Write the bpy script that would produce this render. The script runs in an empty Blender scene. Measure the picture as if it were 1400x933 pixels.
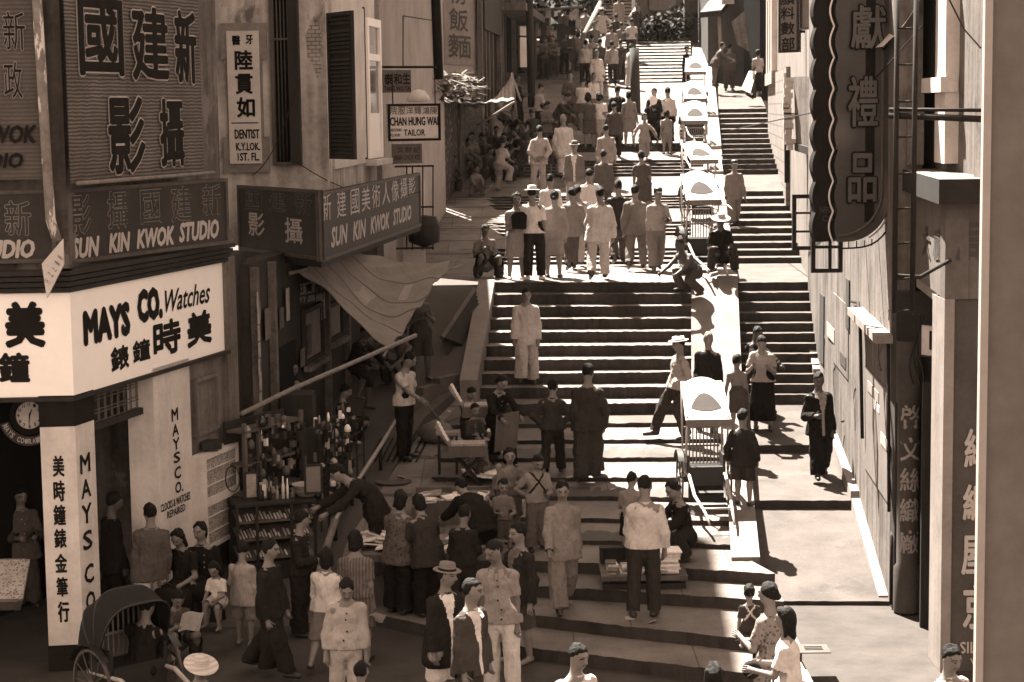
import bpy, math, random
import numpy as np
from mathutils import Vector, Matrix
random.seed(7)
rng = np.random.default_rng(11)
SC = bpy.context.scene
COL = SC.collection
R = math.radians

# ---------------------------------------------------------------- camera
F = 2700.0                                  # focal length in pixels of a 1400 px wide picture
CAM = Vector((0.0, 0.0, 6.3))
PITCH = math.atan(316.5 / F)
SR, CR = math.sin(0.013), math.cos(0.013)
_f = Vector((0, math.cos(PITCH), -math.sin(PITCH)))
_u = Vector((0, math.sin(PITCH), math.cos(PITCH)))
_r = Vector((1, 0, 0))
cam_d = bpy.data.cameras.new('camera')
cam_d.sensor_width = 36.0
cam_d.lens = 36.0 * F / 1400.0
cam_d.clip_start = 0.1
cam_d.clip_end = 2000.0
cam = bpy.data.objects.new('camera', cam_d)
COL.objects.link(cam)
_cx = _r * CR - _u * SR
_cy = _r * SR + _u * CR
_m = Matrix((_cx, _cy, -_f)).transposed().to_4x4()
_m.translation = CAM
cam.matrix_world = _m
SC.camera = cam

# ---------------------------------------------------------------- sun, sky, exposure
SUN_EL = 57.0
SUN_DX, SUN_DY = -0.40, 0.92                # horizontal direction towards the sun
sun_d = bpy.data.lights.new('sun', 'SUN')
sun_d.energy = 5.0
sun_d.angle = R(0.5)
sun_d.color = (1.0, 0.94, 0.83)
sun = bpy.data.objects.new('sun', sun_d)
COL.objects.link(sun)
_h = Vector((SUN_DX, SUN_DY, 0)).normalized() * math.cos(R(SUN_EL))
SUN_DIR = Vector((_h.x, _h.y, math.sin(R(SUN_EL))))
sun.rotation_euler = SUN_DIR.to_track_quat('Z', 'Y').to_euler()
W = bpy.data.worlds.new('World')
SC.world = W
W.use_nodes = True
wn = W.node_tree.nodes; wl = W.node_tree.links
wn.clear()
sky = wn.new('ShaderNodeTexSky'); sky.sky_type = 'NISHITA'; sky.sun_disc = False
sky.sun_elevation = R(SUN_EL); sky.sun_rotation = math.atan2(SUN_DX, SUN_DY)
hs = wn.new('ShaderNodeHueSaturation'); hs.inputs['Saturation'].default_value = 0.0
mx = wn.new('ShaderNodeMixRGB'); mx.blend_type = 'MULTIPLY'; mx.inputs[0].default_value = 1.0
mx.inputs[2].default_value = (1.0, 0.79, 0.62, 1)
bg = wn.new('ShaderNodeBackground'); bg.inputs[1].default_value = 0.05
wo = wn.new('ShaderNodeOutputWorld')
wl.new(sky.outputs[0], hs.inputs['Color']); wl.new(hs.outputs[0], mx.inputs[1])
wl.new(mx.outputs[0], bg.inputs[0]); wl.new(bg.outputs[0], wo.inputs[0])
vs = SC.view_settings
vs.view_transform = 'Standard'; vs.look = 'None'; vs.gamma = 1.0
vs.exposure = 3.15
vs.use_curve_mapping = False
SC.display_settings.display_device = 'sRGB'
SC.render.engine = 'CYCLES'
SC.cycles.max_bounces = 6
SC.cycles.diffuse_bounces = 2

# ---------------------------------------------------------------- picture-to-place helpers
def ray(px, py):
    dx, dy = px - 700.0, py - 466.5
    x = CR * dx - SR * dy
    y = SR * dx + CR * dy
    return _r * (x / F) + _f - _u * (y / F)
def P(px, py, D):
    "the point seen at (px, py) at the distance D down the street"
    d = ray(px, py)
    return CAM + d * (D / d.y)
def PZ(px, py, z):
    "the point seen at (px, py) at the height z"
    d = ray(px, py)
    return CAM + d * ((z - CAM.z) / d.z)
def XY(px, D, py=300):
    p = P(px, py, D)
    return (p.x, p.y)
def ZAT(px, py, D):
    return P(px, py, D).z

# ---------------------------------------------------------------- tagging
def tag(o, label=None, cat=None, group=None, kind=None):
    if label: o['label'] = label
    if cat: o['category'] = cat
    if group: o['group'] = group
    if kind: o['kind'] = kind
    return o
def thing(name, label, cat, loc=(0, 0, 0), rz=0.0, group=None):
    o = bpy.data.objects.new(name, None)
    o.empty_display_size = 0.2
    COL.objects.link(o)
    o.location = loc; o.rotation_euler = (0, 0, rz)
    return tag(o, label, cat, group)
def root_loc(o):
    v = Vector((0, 0, 0))
    while o is not None:
        v += Vector(o.location); o = o.parent
    return v
def link_mesh(name, me, parent=None):
    o = bpy.data.objects.new(name, me)
    COL.objects.link(o)
    if parent is not None: o.parent = parent
    return o
def copy_tree(o, parent=None):
    c = o.copy(); COL.objects.link(c)
    if parent is not None: c.parent = parent
    for ch in list(o.children): copy_tree(ch, c)
    return c

# ---------------------------------------------------------------- mesh builder
class MB:
    def __init__(s):
        s.v = []; s.f = []; s.mi = []; s.cur = 0; s.sm = []; s.smooth = False
    def add(s, vs, fs):
        b = len(s.v)
        s.v += [tuple(v) for v in vs]
        for f in fs:
            s.f.append([b + i for i in f]); s.mi.append(s.cur); s.sm.append(s.smooth)
        return s
    def quad(s, a, b, c, d): return s.add([a, b, c, d], [(0, 1, 2, 3)])
    def obox(s, o, U, V, N):
        "box from corner o with edge vectors U, V, N"
        o, U, V, N = Vector(o), Vector(U), Vector(V), Vector(N)
        p = [o, o + U, o + U + V, o + V, o + N, o + U + N, o + U + V + N, o + V + N]
        fs = [(0, 1, 2, 3), (7, 6, 5, 4), (0, 4, 5, 1), (1, 5, 6, 2), (2, 6, 7, 3), (3, 7, 4, 0)]
        if U.cross(V).dot(N) > 0: fs = [f[::-1] for f in fs]
        return s.add(p, fs)
    def box(s, cx, cy, cz, sx, sy, sz, rz=0.0, bev=0.0):
        c, n = math.cos(rz), math.sin(rz)
        U = Vector((c * sx, n * sx, 0)); V = Vector((-n * sy, c * sy, 0)); N = Vector((0, 0, sz))
        o = Vector((cx, cy, cz)) - U / 2 - V / 2 - N / 2
        return s.obox(o, U, V, N)
    def wall(s, a, b, z0, z1, t):
        "upright slab between plan points a and b; t = thickness to the left of a->b"
        a = Vector((a[0], a[1], 0)); b = Vector((b[0], b[1], 0))
        U = b - a
        n = Vector((-U.y, U.x, 0)).normalized() * t
        return s.obox(a + Vector((0, 0, z0)), U, Vector((0, 0, z1 - z0)), n)
    def tube(s, pts, r, n=8, cap=True):
        pts = [Vector(p) for p in pts]
        k = len(pts)
        rs = r if isinstance(r, (list, tuple)) else [r] * k
        vs = []; prev = None
        for i, p in enumerate(pts):
            d = (pts[min(i + 1, k - 1)] - pts[max(i - 1, 0)])
            if d.length < 1e-9: d = Vector((0, 0, 1))
            d.normalize()
            if prev is None:
                a = Vector((0, 0, 1)) if abs(d.z) < .9 else Vector((1, 0, 0))
                x = d.cross(a).normalized()
            else:
                x = (prev - d * prev.dot(d))
                x = x.normalized() if x.length > 1e-6 else d.orthogonal().normalized()
            prev = x
            y = d.cross(x)
            for j in range(n):
                t = 2 * math.pi * j / n
                vs.append(p + (x * math.cos(t) + y * math.sin(t)) * rs[i])
        fs = []
        for i in range(k - 1):
            for j in range(n):
                a = i * n + j; b = i * n + (j + 1) % n
                fs.append((a, b, b + n, a + n))
        if cap:
            fs.append(tuple(range(n))[::-1]); fs.append(tuple((k - 1) * n + j for j in range(n)))
        sm = s.smooth; s.smooth = n > 5
        s.add(vs, fs); s.smooth = sm
        return s
    def lathe(s, prof, c=(0, 0, 0), n=16, axis='z', sx=1.0, sy=1.0):
        vs = []; c = Vector(c)
        for (r, z) in prof:
            for j in range(n):
                t = 2 * math.pi * j / n
                a, b = r * math.cos(t) * sx, r * math.sin(t) * sy
                vs.append(c + (Vector((a, b, z)) if axis == 'z' else Vector((z, a, b)) if axis == 'x' else Vector((a, z, b))))
        fs = []
        for i in range(len(prof) - 1):
            for j in range(n):
                a = i * n + j; b = i * n + (j + 1) % n
                fs.append((a, b, b + n, a + n))
        sm = s.smooth; s.smooth = True
        s.add(vs, fs); s.smooth = sm
        return s
    def prism(s, poly, o, U, V, N):
        "extrude the 2-D outline poly (in U, V) by the vector N"
        o, U, V, N = Vector(o), Vector(U), Vector(V), Vector(N)
        a = [o + U * p[0] + V * p[1] for p in poly]; k = len(a)
        b = [p + N for p in a]
        fs = [tuple(range(k)), tuple(range(2 * k - 1, k - 1, -1))]
        fs += [(i, i + k, (i + 1) % k + k, (i + 1) % k) for i in range(k)]
        return s.add(a + b, fs)
    def grid(s, fn, nu, nv, closed=False):
        vs = [fn(i / nu, j / nv) for i in range(nu + 1) for j in range(nv + 1)]
        fs = [(i * (nv + 1) + j, (i + 1) * (nv + 1) + j, (i + 1) * (nv + 1) + j + 1, i * (nv + 1) + j + 1)
              for i in range(nu) for j in range(nv)]
        sm = s.smooth; s.smooth = True
        s.add(vs, fs); s.smooth = sm
        return s
    def build(s, name, mats, parent=None, local=False, recalc=True):
        me = bpy.data.meshes.new(name)
        off = Vector((0, 0, 0)) if (local or parent is None) else root_loc(parent)
        me.from_pydata([(v[0] - off.x, v[1] - off.y, v[2] - off.z) for v in s.v], [], s.f)
        if not isinstance(mats, (list, tuple)): mats = [mats]
        for m in mats: me.materials.append(m)
        me.polygons.foreach_set('material_index', s.mi)
        me.polygons.foreach_set('use_smooth', s.sm)
        me.update()
        if recalc:
            import bmesh
            bm = bmesh.new(); bm.from_mesh(me)
            bmesh.ops.recalc_face_normals(bm, faces=bm.faces)
            bm.to_mesh(me); bm.free()
        return link_mesh(name, me, parent)

# ---------------------------------------------------------------- materials (warm monochrome, as in the toned photograph)
def tone(v):
    "warm tint for a reflectance v"
    k = min(1.0, max(0.0, v) ** 0.5)
    return (min(v * 1.04, .95), v * (0.83 + .12 * k), v * (0.74 + .17 * k), 1.0)
_mats = {}
def M(name, v, var=0.3, scale=4.0, rough=0.85, bump=0.25, fine=40.0, streak=0.0, spec=0.2, extra=None, metallic=0.0, stretch=(1, 1, 1)):
    key = name
    if key in _mats: return _mats[key]
    m = bpy.data.materials.new(name); m.use_nodes = True
    nt = m.node_tree; N = nt.nodes; L = nt.links
    b = N['Principled BSDF']
    b.inputs['Roughness'].default_value = rough
    b.inputs['Specular IOR Level'].default_value = spec
    b.inputs['Metallic'].default_value = metallic
    tc = N.new('ShaderNodeTexCoord')
    mp = N.new('ShaderNodeMapping'); mp.inputs['Scale'].default_value = stretch
    L.new(tc.outputs['Object'], mp.inputs[0])
    n1 = N.new('ShaderNodeTexNoise'); n1.inputs['Scale'].default_value = scale; n1.inputs['Detail'].default_value = 6
    n1.inputs['Roughness'].default_value = .62
    n2 = N.new('ShaderNodeTexNoise'); n2.inputs['Scale'].default_value = fine; n2.inputs['Detail'].default_value = 3
    L.new(mp.outputs[0], n1.inputs['Vector']); L.new(mp.outputs[0], n2.inputs['Vector'])
    ad = N.new('ShaderNodeMath'); ad.operation = 'MULTIPLY_ADD'
    L.new(n2.outputs[0], ad.inputs[0]); ad.inputs[1].default_value = .35
    L.new(n1.outputs[0], ad.inputs[2])
    fac = ad.outputs[0]
    if streak > 0:
        ms = N.new('ShaderNodeMapping'); ms.inputs['Scale'].default_value = (7, 7, .5)
        L.new(tc.outputs['Object'], ms.inputs[0])
        n3 = N.new('ShaderNodeTexNoise'); n3.inputs['Scale'].default_value = 1.0; n3.inputs['Detail'].default_value = 5
        L.new(ms.outputs[0], n3.inputs['Vector'])
        a2 = N.new('ShaderNodeMath'); a2.operation = 'MULTIPLY_ADD'
        L.new(n3.outputs[0], a2.inputs[0]); a2.inputs[1].default_value = streak
        L.new(fac, a2.inputs[2]); 
        a3 = N.new('ShaderNodeMath'); a3.operation = 'SUBTRACT'; L.new(a2.outputs[0], a3.inputs[0]); a3.inputs[1].default_value = streak * .5
        fac = a3.outputs[0]
    cr = N.new('ShaderNodeValToRGB')
    cr.color_ramp.elements[0].position = .42; cr.color_ramp.elements[1].position = .92
    cr.color_ramp.elements[0].color = tone(v * (1 - var)); cr.color_ramp.elements[1].color = tone(min(.92, v * (1 + var)))
    L.new(fac, cr.inputs[0])
    col = cr.outputs[0]
    if extra: col = extra(nt, tc, col) or col
    L.new(col, b.inputs['Base Color'])
    if bump > 0:
        bp = N.new('ShaderNodeBump'); bp.inputs['Strength'].default_value = bump; bp.inputs['Distance'].default_value = .02
        L.new(fac, bp.inputs['Height']); L.new(bp.outputs[0], b.inputs['Normal'])
    _mats[key] = m
    return m
def ex_wave(scale, v, amount=.5, direction='Z', distort=1.0, typ='BANDS', profile='SIN', lo=.3, hi=.7):
    def fn(nt, tc, col):
        N, L = nt.nodes, nt.links
        w = N.new('ShaderNodeTexWave'); w.wave_type = typ; w.bands_direction = direction; w.wave_profile = profile
        w.inputs['Scale'].default_value = scale; w.inputs['Distortion'].default_value = distort; w.inputs['Detail'].default_value = 2
        L.new(tc.outputs['Object'], w.inputs['Vector'])
        rp = N.new('ShaderNodeValToRGB'); rp.color_ramp.elements[0].position = lo; rp.color_ramp.elements[1].position = hi
        L.new(w.outputs[0], rp.inputs[0])
        mm = N.new('ShaderNodeMixRGB'); mm.inputs[2].default_value = tone(v)
        mu = N.new('ShaderNodeMath'); mu.operation = 'MULTIPLY'; mu.inputs[1].default_value = amount
        L.new(rp.outputs[0], mu.inputs[0]); L.new(mu.outputs[0], mm.inputs[0]); L.new(col, mm.inputs[1])
        return mm.outputs[0]
    return fn
def ex_brick(scale, v, w=.5, h=.25, mortar=.02, axis='x'):
    def fn(nt, tc, col):
        N, L = nt.nodes, nt.links
        sp = N.new('ShaderNodeSeparateXYZ'); cb = N.new('ShaderNodeCombineXYZ')
        L.new(tc.outputs['Object'], sp.inputs[0])
        L.new(sp.outputs[0 if axis == 'x' else 1], cb.inputs[0]); L.new(sp.outputs[2], cb.inputs[1])
        t = N.new('ShaderNodeTexBrick'); t.inputs['Scale'].default_value = scale
        t.inputs['Brick Width'].default_value = w; t.inputs['Row Height'].default_value = h; t.inputs['Mortar Size'].default_value = mortar
        t.inputs['Color1'].default_value = (1, 1, 1, 1); t.inputs['Color2'].default_value = (.75, .75, .75, 1); t.inputs['Mortar'].default_value = (v, v, v, 1)
        L.new(cb.outputs[0], t.inputs['Vector'])
        mm = N.new('ShaderNodeMixRGB'); mm.blend_type = 'MULTIPLY'; mm.inputs[0].default_value = 1
        L.new(col, mm.inputs[1]); L.new(t.outputs[0], mm.inputs[2])
        return mm.outputs[0]
    return fn
def ex_voronoi(scale, v, lo=.25, hi=.35):
    def fn(nt, tc, col):
        N, L = nt.nodes, nt.links
        t = N.new('ShaderNodeTexVoronoi'); t.inputs['Scale'].default_value = scale
        L.new(tc.outputs['Object'], t.inputs['Vector'])
        rp = N.new('ShaderNodeValToRGB'); rp.color_ramp.elements[0].position = lo; rp.color_ramp.elements[1].position = hi
        rp.color_ramp.elements[0].color = (1, 1, 1, 1); rp.color_ramp.elements[1].color = (0, 0, 0, 1)
        L.new(t.outputs[0], rp.inputs[0])
        mm = N.new('ShaderNodeMixRGB'); mm.inputs[2].default_value = tone(v)
        L.new(rp.outputs[0], mm.inputs[0]); L.new(col, mm.inputs[1])
        return mm.outputs[0]
    return fn
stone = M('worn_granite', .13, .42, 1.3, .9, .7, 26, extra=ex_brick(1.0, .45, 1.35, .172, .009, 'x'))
def ex_patch(scale, v, lo=.52, hi=.56, stretch=(1, 1, 1)):
    def fn(nt, tc, col):
        N, L = nt.nodes, nt.links
        mp = N.new('ShaderNodeMapping'); mp.inputs['Scale'].default_value = stretch
        L.new(tc.outputs['Object'], mp.inputs[0])
        t = N.new('ShaderNodeTexNoise'); t.inputs['Scale'].default_value = scale; t.inputs['Detail'].default_value = 7; t.inputs['Roughness'].default_value = .65
        L.new(mp.outputs[0], t.inputs['Vector'])
        rp = N.new('ShaderNodeValToRGB'); rp.color_ramp.elements[0].position = lo; rp.color_ramp.elements[1].position = hi
        L.new(t.outputs[0], rp.inputs[0])
        mm = N.new('ShaderNodeMixRGB'); mm.inputs[2].default_value = tone(v)
        L.new(rp.outputs[0], mm.inputs[0]); L.new(col, mm.inputs[1])
        return mm.outputs[0]
    return fn
paving = M('pavement_concrete', .058, .34, 1.6, .9, .5, 40, extra=ex_patch(.9, .036, .56, .66))
stone_dk = M('dirty_granite', .07, .35, 1.8, .9, .5, 30)
stone_riser = M('shaded_granite', .036, .45, 1.8, .9, .6, 26, streak=.6)  # riser granite darker than the treads: their shade is put into the colour
stone_slab = M('granite_coping', .14, .25, 2.5, .85, .4, 35, streak=.2)
asphalt = M('dusty_asphalt', .04, .35, 2.0, .92, .5, 60)
dirt = M('packed_paving', .055, .25, 1.2, .9, .4, 40)
plaster = M('stained_plaster', .085, .5, 1.3, .9, .45, 14, streak=.9, extra=ex_patch(1.6, .15, .56, .60, (1, 1, .6)))
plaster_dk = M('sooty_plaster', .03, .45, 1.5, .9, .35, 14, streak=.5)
plaster_lt = M('pale_plaster', .2, .25, 1.3, .88, .3, 16, streak=.5)
plaster_md = M('weathered_plaster', .105, .45, 1.2, .9, .45, 14, streak=.9, extra=ex_patch(1.4, .05, .60, .66, (1, 1, .5)))
white_paint = M('white_enamel', .88, .06, 1.2, .45, .04, 12, spec=.35)
white_worn = M('worn_white_paint', 0.5, .2, 2.0, .7, .15, 18, streak=.4)
black_paint = M('black_lettering', .012, .3, 6, .85, .05, spec=.08)
dark_metal = M('dark_iron', .018, .4, 8, .8, .1, spec=.12)
dark_wood = M('dark_timber', .022, .45, 5, .75, .3, 30, stretch=(1, 1, .15))
mid_wood = M('weathered_timber', 0.08, .4, 5, .8, .3, 30, stretch=(1, 1, .2))
pale_wood = M('bare_wood', 0.16, .3, 6, .75, .25, 30, stretch=(.3, 1, 1))
bamboo = M('bamboo_pole', 0.14, .35, 9, .6, .15, 30)
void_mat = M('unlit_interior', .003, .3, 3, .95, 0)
glass_dk = M('dark_glass', .02, .2, 3, .12, 0, spec=.5)
sign_brown = M('brown_signboard', 0.03, .3, 2.5, .6, .12, 25, streak=.3)
sign_frame = M('sign_frame_wood', 0.065, .35, 6, .65, .2, 25)
letter_gold = M('cream_lettering', 0.36, .12, 5, .6, .05)
letter_grey = M('outlined_lettering', .19, .2, 5, .6, .05)
letter_dim = M('dim_lettering', 0.05, .2, 5, .6, .05)
paper = M('paper', .70, .15, 9, .9, .1, 30)
paper_dk = M('aged_paper', 0.26, .35, 9, .9, .15, 30)
# ================================================================ GROUND: road, stepped street, side stairs, walkway
# step edges of the wide street, from the road upwards: picture points along the nosing, height of the nosing, riser height
EDG = [
    ([(440, 822), (505, 838), (585, 855), (720, 885), (1025, 921), (1090, 930)], .15, .15),
    ([(440, 790), (505, 803), (711, 839), (845, 855), (1015, 873), (1060, 880)], .30, .15),
    ([(440, 770), (505, 778), (711, 800), (830, 807), (1010, 818), (1060, 822)], .45, .15),
    ([(480, 753), (700, 766), (830, 771), (1000, 781), (1030, 783)], .60, .15),
    ([(480, 735), (620, 738), (830, 739), (1000, 745)], .69, .065),
    ([(480, 706), (620, 707), (830, 709), (1000, 713)], .77, .065),
    ([(490, 677), (620, 678), (830, 679), (1000, 681)], .86, .065),
    ([(500, 652), (620, 653), (1000, 653)], .94, .065),
    ([(510, 627), (620, 627), (1000, 625)], 1.03, .065),
    ([(520, 604), (620, 603), (1000, 600)], 1.11, .065),
    ([(530, 582), (620, 581), (1000, 577)], 1.20, .07),
]
for i, (yl, yr) in enumerate([(554, 550), (531, 528.5), (512, 508), (493, 490), (473.5, 471.5), (455, 452.5), (437, 435), (420, 418), (403.5, 401), (386, 386)]):
    EDG.append(([(620, yl), (1000, yr)], 1.20 + .191 * (i + 1), .191))
UP = [(386, 36.5), (358, 40.6), (340, 42.2), (319, 44.2), (304, 45.6), (283, 47.8), (268, 49.3), (238, 53.0), (220, 55.0), (206, 56.5), (197, 57.5), (115, 72.0), (56, 80.0)]
def y_to_D(y):
    for (a, da), (b, db) in zip(UP, UP[1:]):
        if a >= y >= b: return da + (db - da) * (a - y) / (a - b)
    return UP[-1][1]
class Edge:
    def __init__(s, pts, z, r):
        s.p = pts; s.z = z; s.r = r
    def Y(s, X):
        p = s.p
        if X <= p[0][0]: i = 0
        elif X >= p[-1][0]: i = len(p) - 2
        else:
            i = 0
            while X > p[i + 1][0]: i += 1
        (x0, y0), (x1, y1) = p[i], p[i + 1]
        return y0 + (y1 - y0) * (X - x0) / (x1 - x0)
edges = []
for pts, z, r in EDG:
    w = [PZ(px, py, z) for px, py in pts]
    edges.append(Edge([(p.x, p.y) for p in w], z, r))
TILT = -.085                                # the upper steps run square to the street
def upper_edges(y0, y1, n, rf=.9):
    "n steps between the picture rows y0 (lowest nosing) and y1"
    D0, D1 = y_to_D(y0), y_to_D(y1)
    za, zb = ZAT(800, y0, D0), ZAT(800, y1, D1)
    out = []
    for k in range(n):
        t = k / max(1, n - 1)
        D = D0 + (D1 - D0) * t; z = za + (zb - za) * t
        r = (zb - za) / (n - 1) * rf + .012
        xc = XY(800, D)[0]
        out.append(Edge([(xc - 5, D - TILT * 5), (xc + 5, D + TILT * 5)], z, r))
    return out
for g in [(358, 340, 4), (319, 304, 4), (283, 268, 5), (238, 220, 5), (206, 197, 5), (113, 56, 14, .30)]:
    edges += upper_edges(*g)
def X_stepL(Y):                             # where the steps begin at the left (smooth slope beyond)
    pts = [(21, -3.0), (24.6, -2.6), (25.6, -1.25), (29, -1.15), (32.2, -1.0), (33.2, -.82), (36.5, -.47), (40, -.3), (44, -.25), (50, -.5), (57, .0), (66, 2.0), (72, 2.6), (80, 4.3), (200, 10)]
    for (a, xa), (b, xb) in zip(pts, pts[1:]):
        if Y <= b: return xa + (xb - xa) * (Y - a) / (b - a)
    return pts[-1][1]
def X_slabL(Y): return 2.83 + .0915 * (Y - 25.5)       # coping between the wide steps and the side stairs
def X_slabR(Y): return X_slabL(Y) + .36
def X_wallR(Y):
    pts = [(15, 4.35), (24.5, 4.74), (36.5, 5.50), (65, 8.35), (110, 12.0)]
    for (a, xa), (b, xb) in zip(pts, pts[1:]):
        if Y <= b: return xa + (xb - xa) * (Y - a) / (b - a)
    return pts[-1][1]
def X_facL(Y): return -3.6 + .11 * (Y - 26.2)          # house fronts on the left
WALK = [(15, 0), (23.8, 0), (26, .30), (28, .86), (31, 1.25), (33.3, 1.65), (36.5, 3.0), (38, 3.11), (40.6, ZAT(800, 358, 40.6))]
WALK += [(D, ZAT(800, y, D)) for y, D in UP[2:]] + [(95, 12.6), (130, 18)]
def z_walk(Y):
    for (a, za), (b, zb) in zip(WALK, WALK[1:]):
        if Y <= b: return za + (zb - za) * (Y - a) / (b - a)
    return WALK[-1][1]
X_walkR_pts = [(23.8, -2.42), (30.5, -1.62), (31.6, -1.45), (33.2, -.90)]
def X_walkR(Y):
    p = X_walkR_pts
    if Y <= p[0][0]: return p[0][1]
    for (a, xa), (b, xb) in zip(p, p[1:]):
        if Y <= b: return xa + (xb - xa) * (Y - a) / (b - a)
    return p[-1][1]
def main_profile(X):
    "the wide street along Y at this X: list of (Y, z_below, z_above)"
    out = []
    zp = 0.0
    for i, e in enumerate(edges):
        Y = e.Y(X)
        left = X < X_stepL(Y)
        zb = e.z - e.r
        if left and i >= 3: zb = e.z - .002
        out.append((Y, zb, e.z))
    return out
def h_main(X, Y):
    pr = main_profile(X)
    if Y < pr[0][0]: return 0.0
    for k in range(len(pr)):
        if k + 1 == len(pr) or Y < pr[k + 1][0]:
            Ya, _, za = pr[k]
            if k + 1 == len(pr): return za + (Y - Ya) * .02
            Yb, zb, _ = pr[k + 1]
            return za + (zb - za) * (Y - Ya) / max(1e-6, Yb - Ya)
# side stairs at the right: (row of the nosing at px 1090, height, riser)
SIDE = []
def side_add(y, D, r): SIDE.append((D, ZAT(1090, y, D), r))
side_add(823, 24.5, .13)
side_add(685, 27.9, .12); side_add(609, 31.0, .13)
for k in range(12):
    t = k / 11; D = 33.3 + (36.5 - 33.3) * t
    side_add(540 + (386 - 540) * t, D, .152)
for k in range(10):
    t = k / 9; D = 40.3 + (47.6 - 40.3) * t
    side_add(352 + (261 - 352) * t, D, .118)
for k in range(13):
    t = k / 12; D = 51.0 + (65 - 51.0) * t
    side_add(231 + (148 - 231) * t, D, .13)
SIDE.append((74, ZAT(1000, 112, 74), .02))
STILT = -.07
def h_side(X, Y):
    xc = 4.4 + .09 * (Y - 27)
    Yq = Y - STILT * (X - xc)
    if Yq < SIDE[0][0]: return 0.0
    for k in range(len(SIDE)):
        if k + 1 == len(SIDE): return SIDE[k][1] + (Yq - SIDE[k][0]) * .1
        if Yq < SIDE[k + 1][0]:
            (Ya, za, _), (Yb, zb, rb) = SIDE[k], SIDE[k + 1]
            return za + (zb - rb - za) * (Yq - Ya) / (Yb - Ya)
def z_slab(Y):
    return max(.60, z_walk_s(Y))
SLABZ = [(24.4, .66), (25.5, .78), (33.0, 1.52), (36.6, 3.24), (40.4, 3.31), (48, 4.10), (53, 4.70), (57.5, 5.42), (66, 6.52), (72, 7.33), (82, 9.3), (95, 12.2)]
def z_walk_s(Y):
    if Y <= SLABZ[0][0]: return SLABZ[0][1]
    for (a, za), (b, zb) in zip(SLABZ, SLABZ[1:]):
        if Y <= b: return za + (zb - za) * (Y - a) / (b - a)
    return SLABZ[-1][1]
def X_chan(Y): return X_slabL(Y) - (.50 if Y > 33.0 else 0)
def hgt(X, Y):
    if Y > 24.3 and X > X_slabR(Y): return h_side(X, Y)
    if 24.5 < Y and X_slabL(Y) < X <= X_slabR(Y): return z_slab(Y) 
    if 33.0 < Y < 80 and X > X_chan(Y): return z_slab(Y) - .10
    if Y < 33.4 and X < X_walkR(Y): return z_walk(Y)
    if 33.4 <= Y < 36.6 and X < X_stepL(Y): return z_walk(Y)
    return h_main(X, Y)
def G(px, py):
    "the ground point seen at (px, py)"
    d = ray(px, py); d = d / d.y
    Y = 17.0; p0 = CAM + d * Y
    while Y < 120:
        Yn = Y + .05
        p = CAM + d * Yn
        if p.z <= hgt(p.x, p.y):
            for _ in range(14):
                m = (Y + Yn) / 2; p = CAM + d * m
                if p.z <= hgt(p.x, p.y): Yn = m
                else: Y = m
            p = CAM + d * Yn
            return Vector((p.x, p.y, hgt(p.x, p.y)))
        Y = Yn
    return CAM + d * 120

# --- road: one sheet to the horizon
mb = MB()
mb.quad((-190, -60, -.004), (190, -60, -.004), (190, 330, -.004), (-190, 330, -.004))
tag(mb.build('road', asphalt), kind='structure')
# --- wide stepped street
def jit(a): return float(rng.uniform(-a, a))
mb = MB()
colsX = []
NC = 64
last = len(edges) - 1
def colx(c, Y):
    a = -3.2 if Y < 26 else (X_walkR(Y) + .0 if Y < 33.3 else (X_stepL(Y) if Y < 36.7 else X_facL(Y) - 3.0))
    if Y < 26: a = max(-3.2, X_walkR(Y) + .0)
    b = X_chan(Y) if Y > 33.0 else X_slabL(Y)
    if Y < 24.4: b = 3.19
    return a + (b - a) * c / NC
zone_of = lambda i: stone
def strip(pa, pb):
    for c in range(NC):
        mb.quad(pa[c], pa[c + 1], pb[c + 1], pb[c])
prev_top = None
for i, e in enumerate(edges):
    rowb, rowt = [], []
    ymid = e.Y(0.8)
    for c in range(NC + 1):
        X = colx(c, ymid)
        for _ in range(3):
            Yq = e.Y(X); X = colx(c, Yq)
        jy, jz = jit(.012), jit(.006)
        Yq = e.Y(X) + jy
        zb = e.z - e.r
        if X < X_stepL(Yq) and i >= 3: zb = e.z - .003
        if i == 0: zb = -.01
        rowb.append((X, Yq + .012, zb)); rowt.append((X, Yq, e.z + jz))
    if prev_top is not None: strip(prev_top, rowb)
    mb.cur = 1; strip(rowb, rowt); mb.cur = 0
    prev_top = rowt
endrow = []
for c in range(NC + 1):
    x = prev_top[c][0] + .5; endrow.append((x, prev_top[c][1] + 25, prev_top[c][2] + 2.0))
strip(prev_top, endrow)
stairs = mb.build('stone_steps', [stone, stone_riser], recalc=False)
tag(stairs, kind='structure')
# --- rickshaw channel beside the steps
mb = MB()
Ys = [33.0 + k * .25 for k in range(int((84 - 33) / .25))]
def chan(u, v):
    Y = 33.0 + u * 50.0
    a, b = X_chan(Y), X_slabL(Y)
    w = math.sin(v * math.pi)
    return (a + (b - a) * v, Y, z_slab(Y) - .06 - .04 * w)
mb.grid(chan, 140, 6)
for k in range(140):
    Y0, Y1 = 33 + 50 * k / 140, 33 + 50 * (k + 1) / 140
    mb.quad((X_chan(Y0), Y0, z_slab(Y0) - .06), (X_chan(Y1), Y1, z_slab(Y1) - .06), (X_chan(Y1), Y1, z_slab(Y1) - 1.2), (X_chan(Y0), Y0, z_slab(Y0) - 1.2))
mb.quad((X_chan(33), 33, z_slab(33) - .06), (X_slabL(33), 33, z_slab(33) - .06), (X_slabL(33), 33, .6), (X_chan(33), 33, .6))
tag(mb.build('rickshaw_channel', stone_slab), kind='structure')
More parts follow.
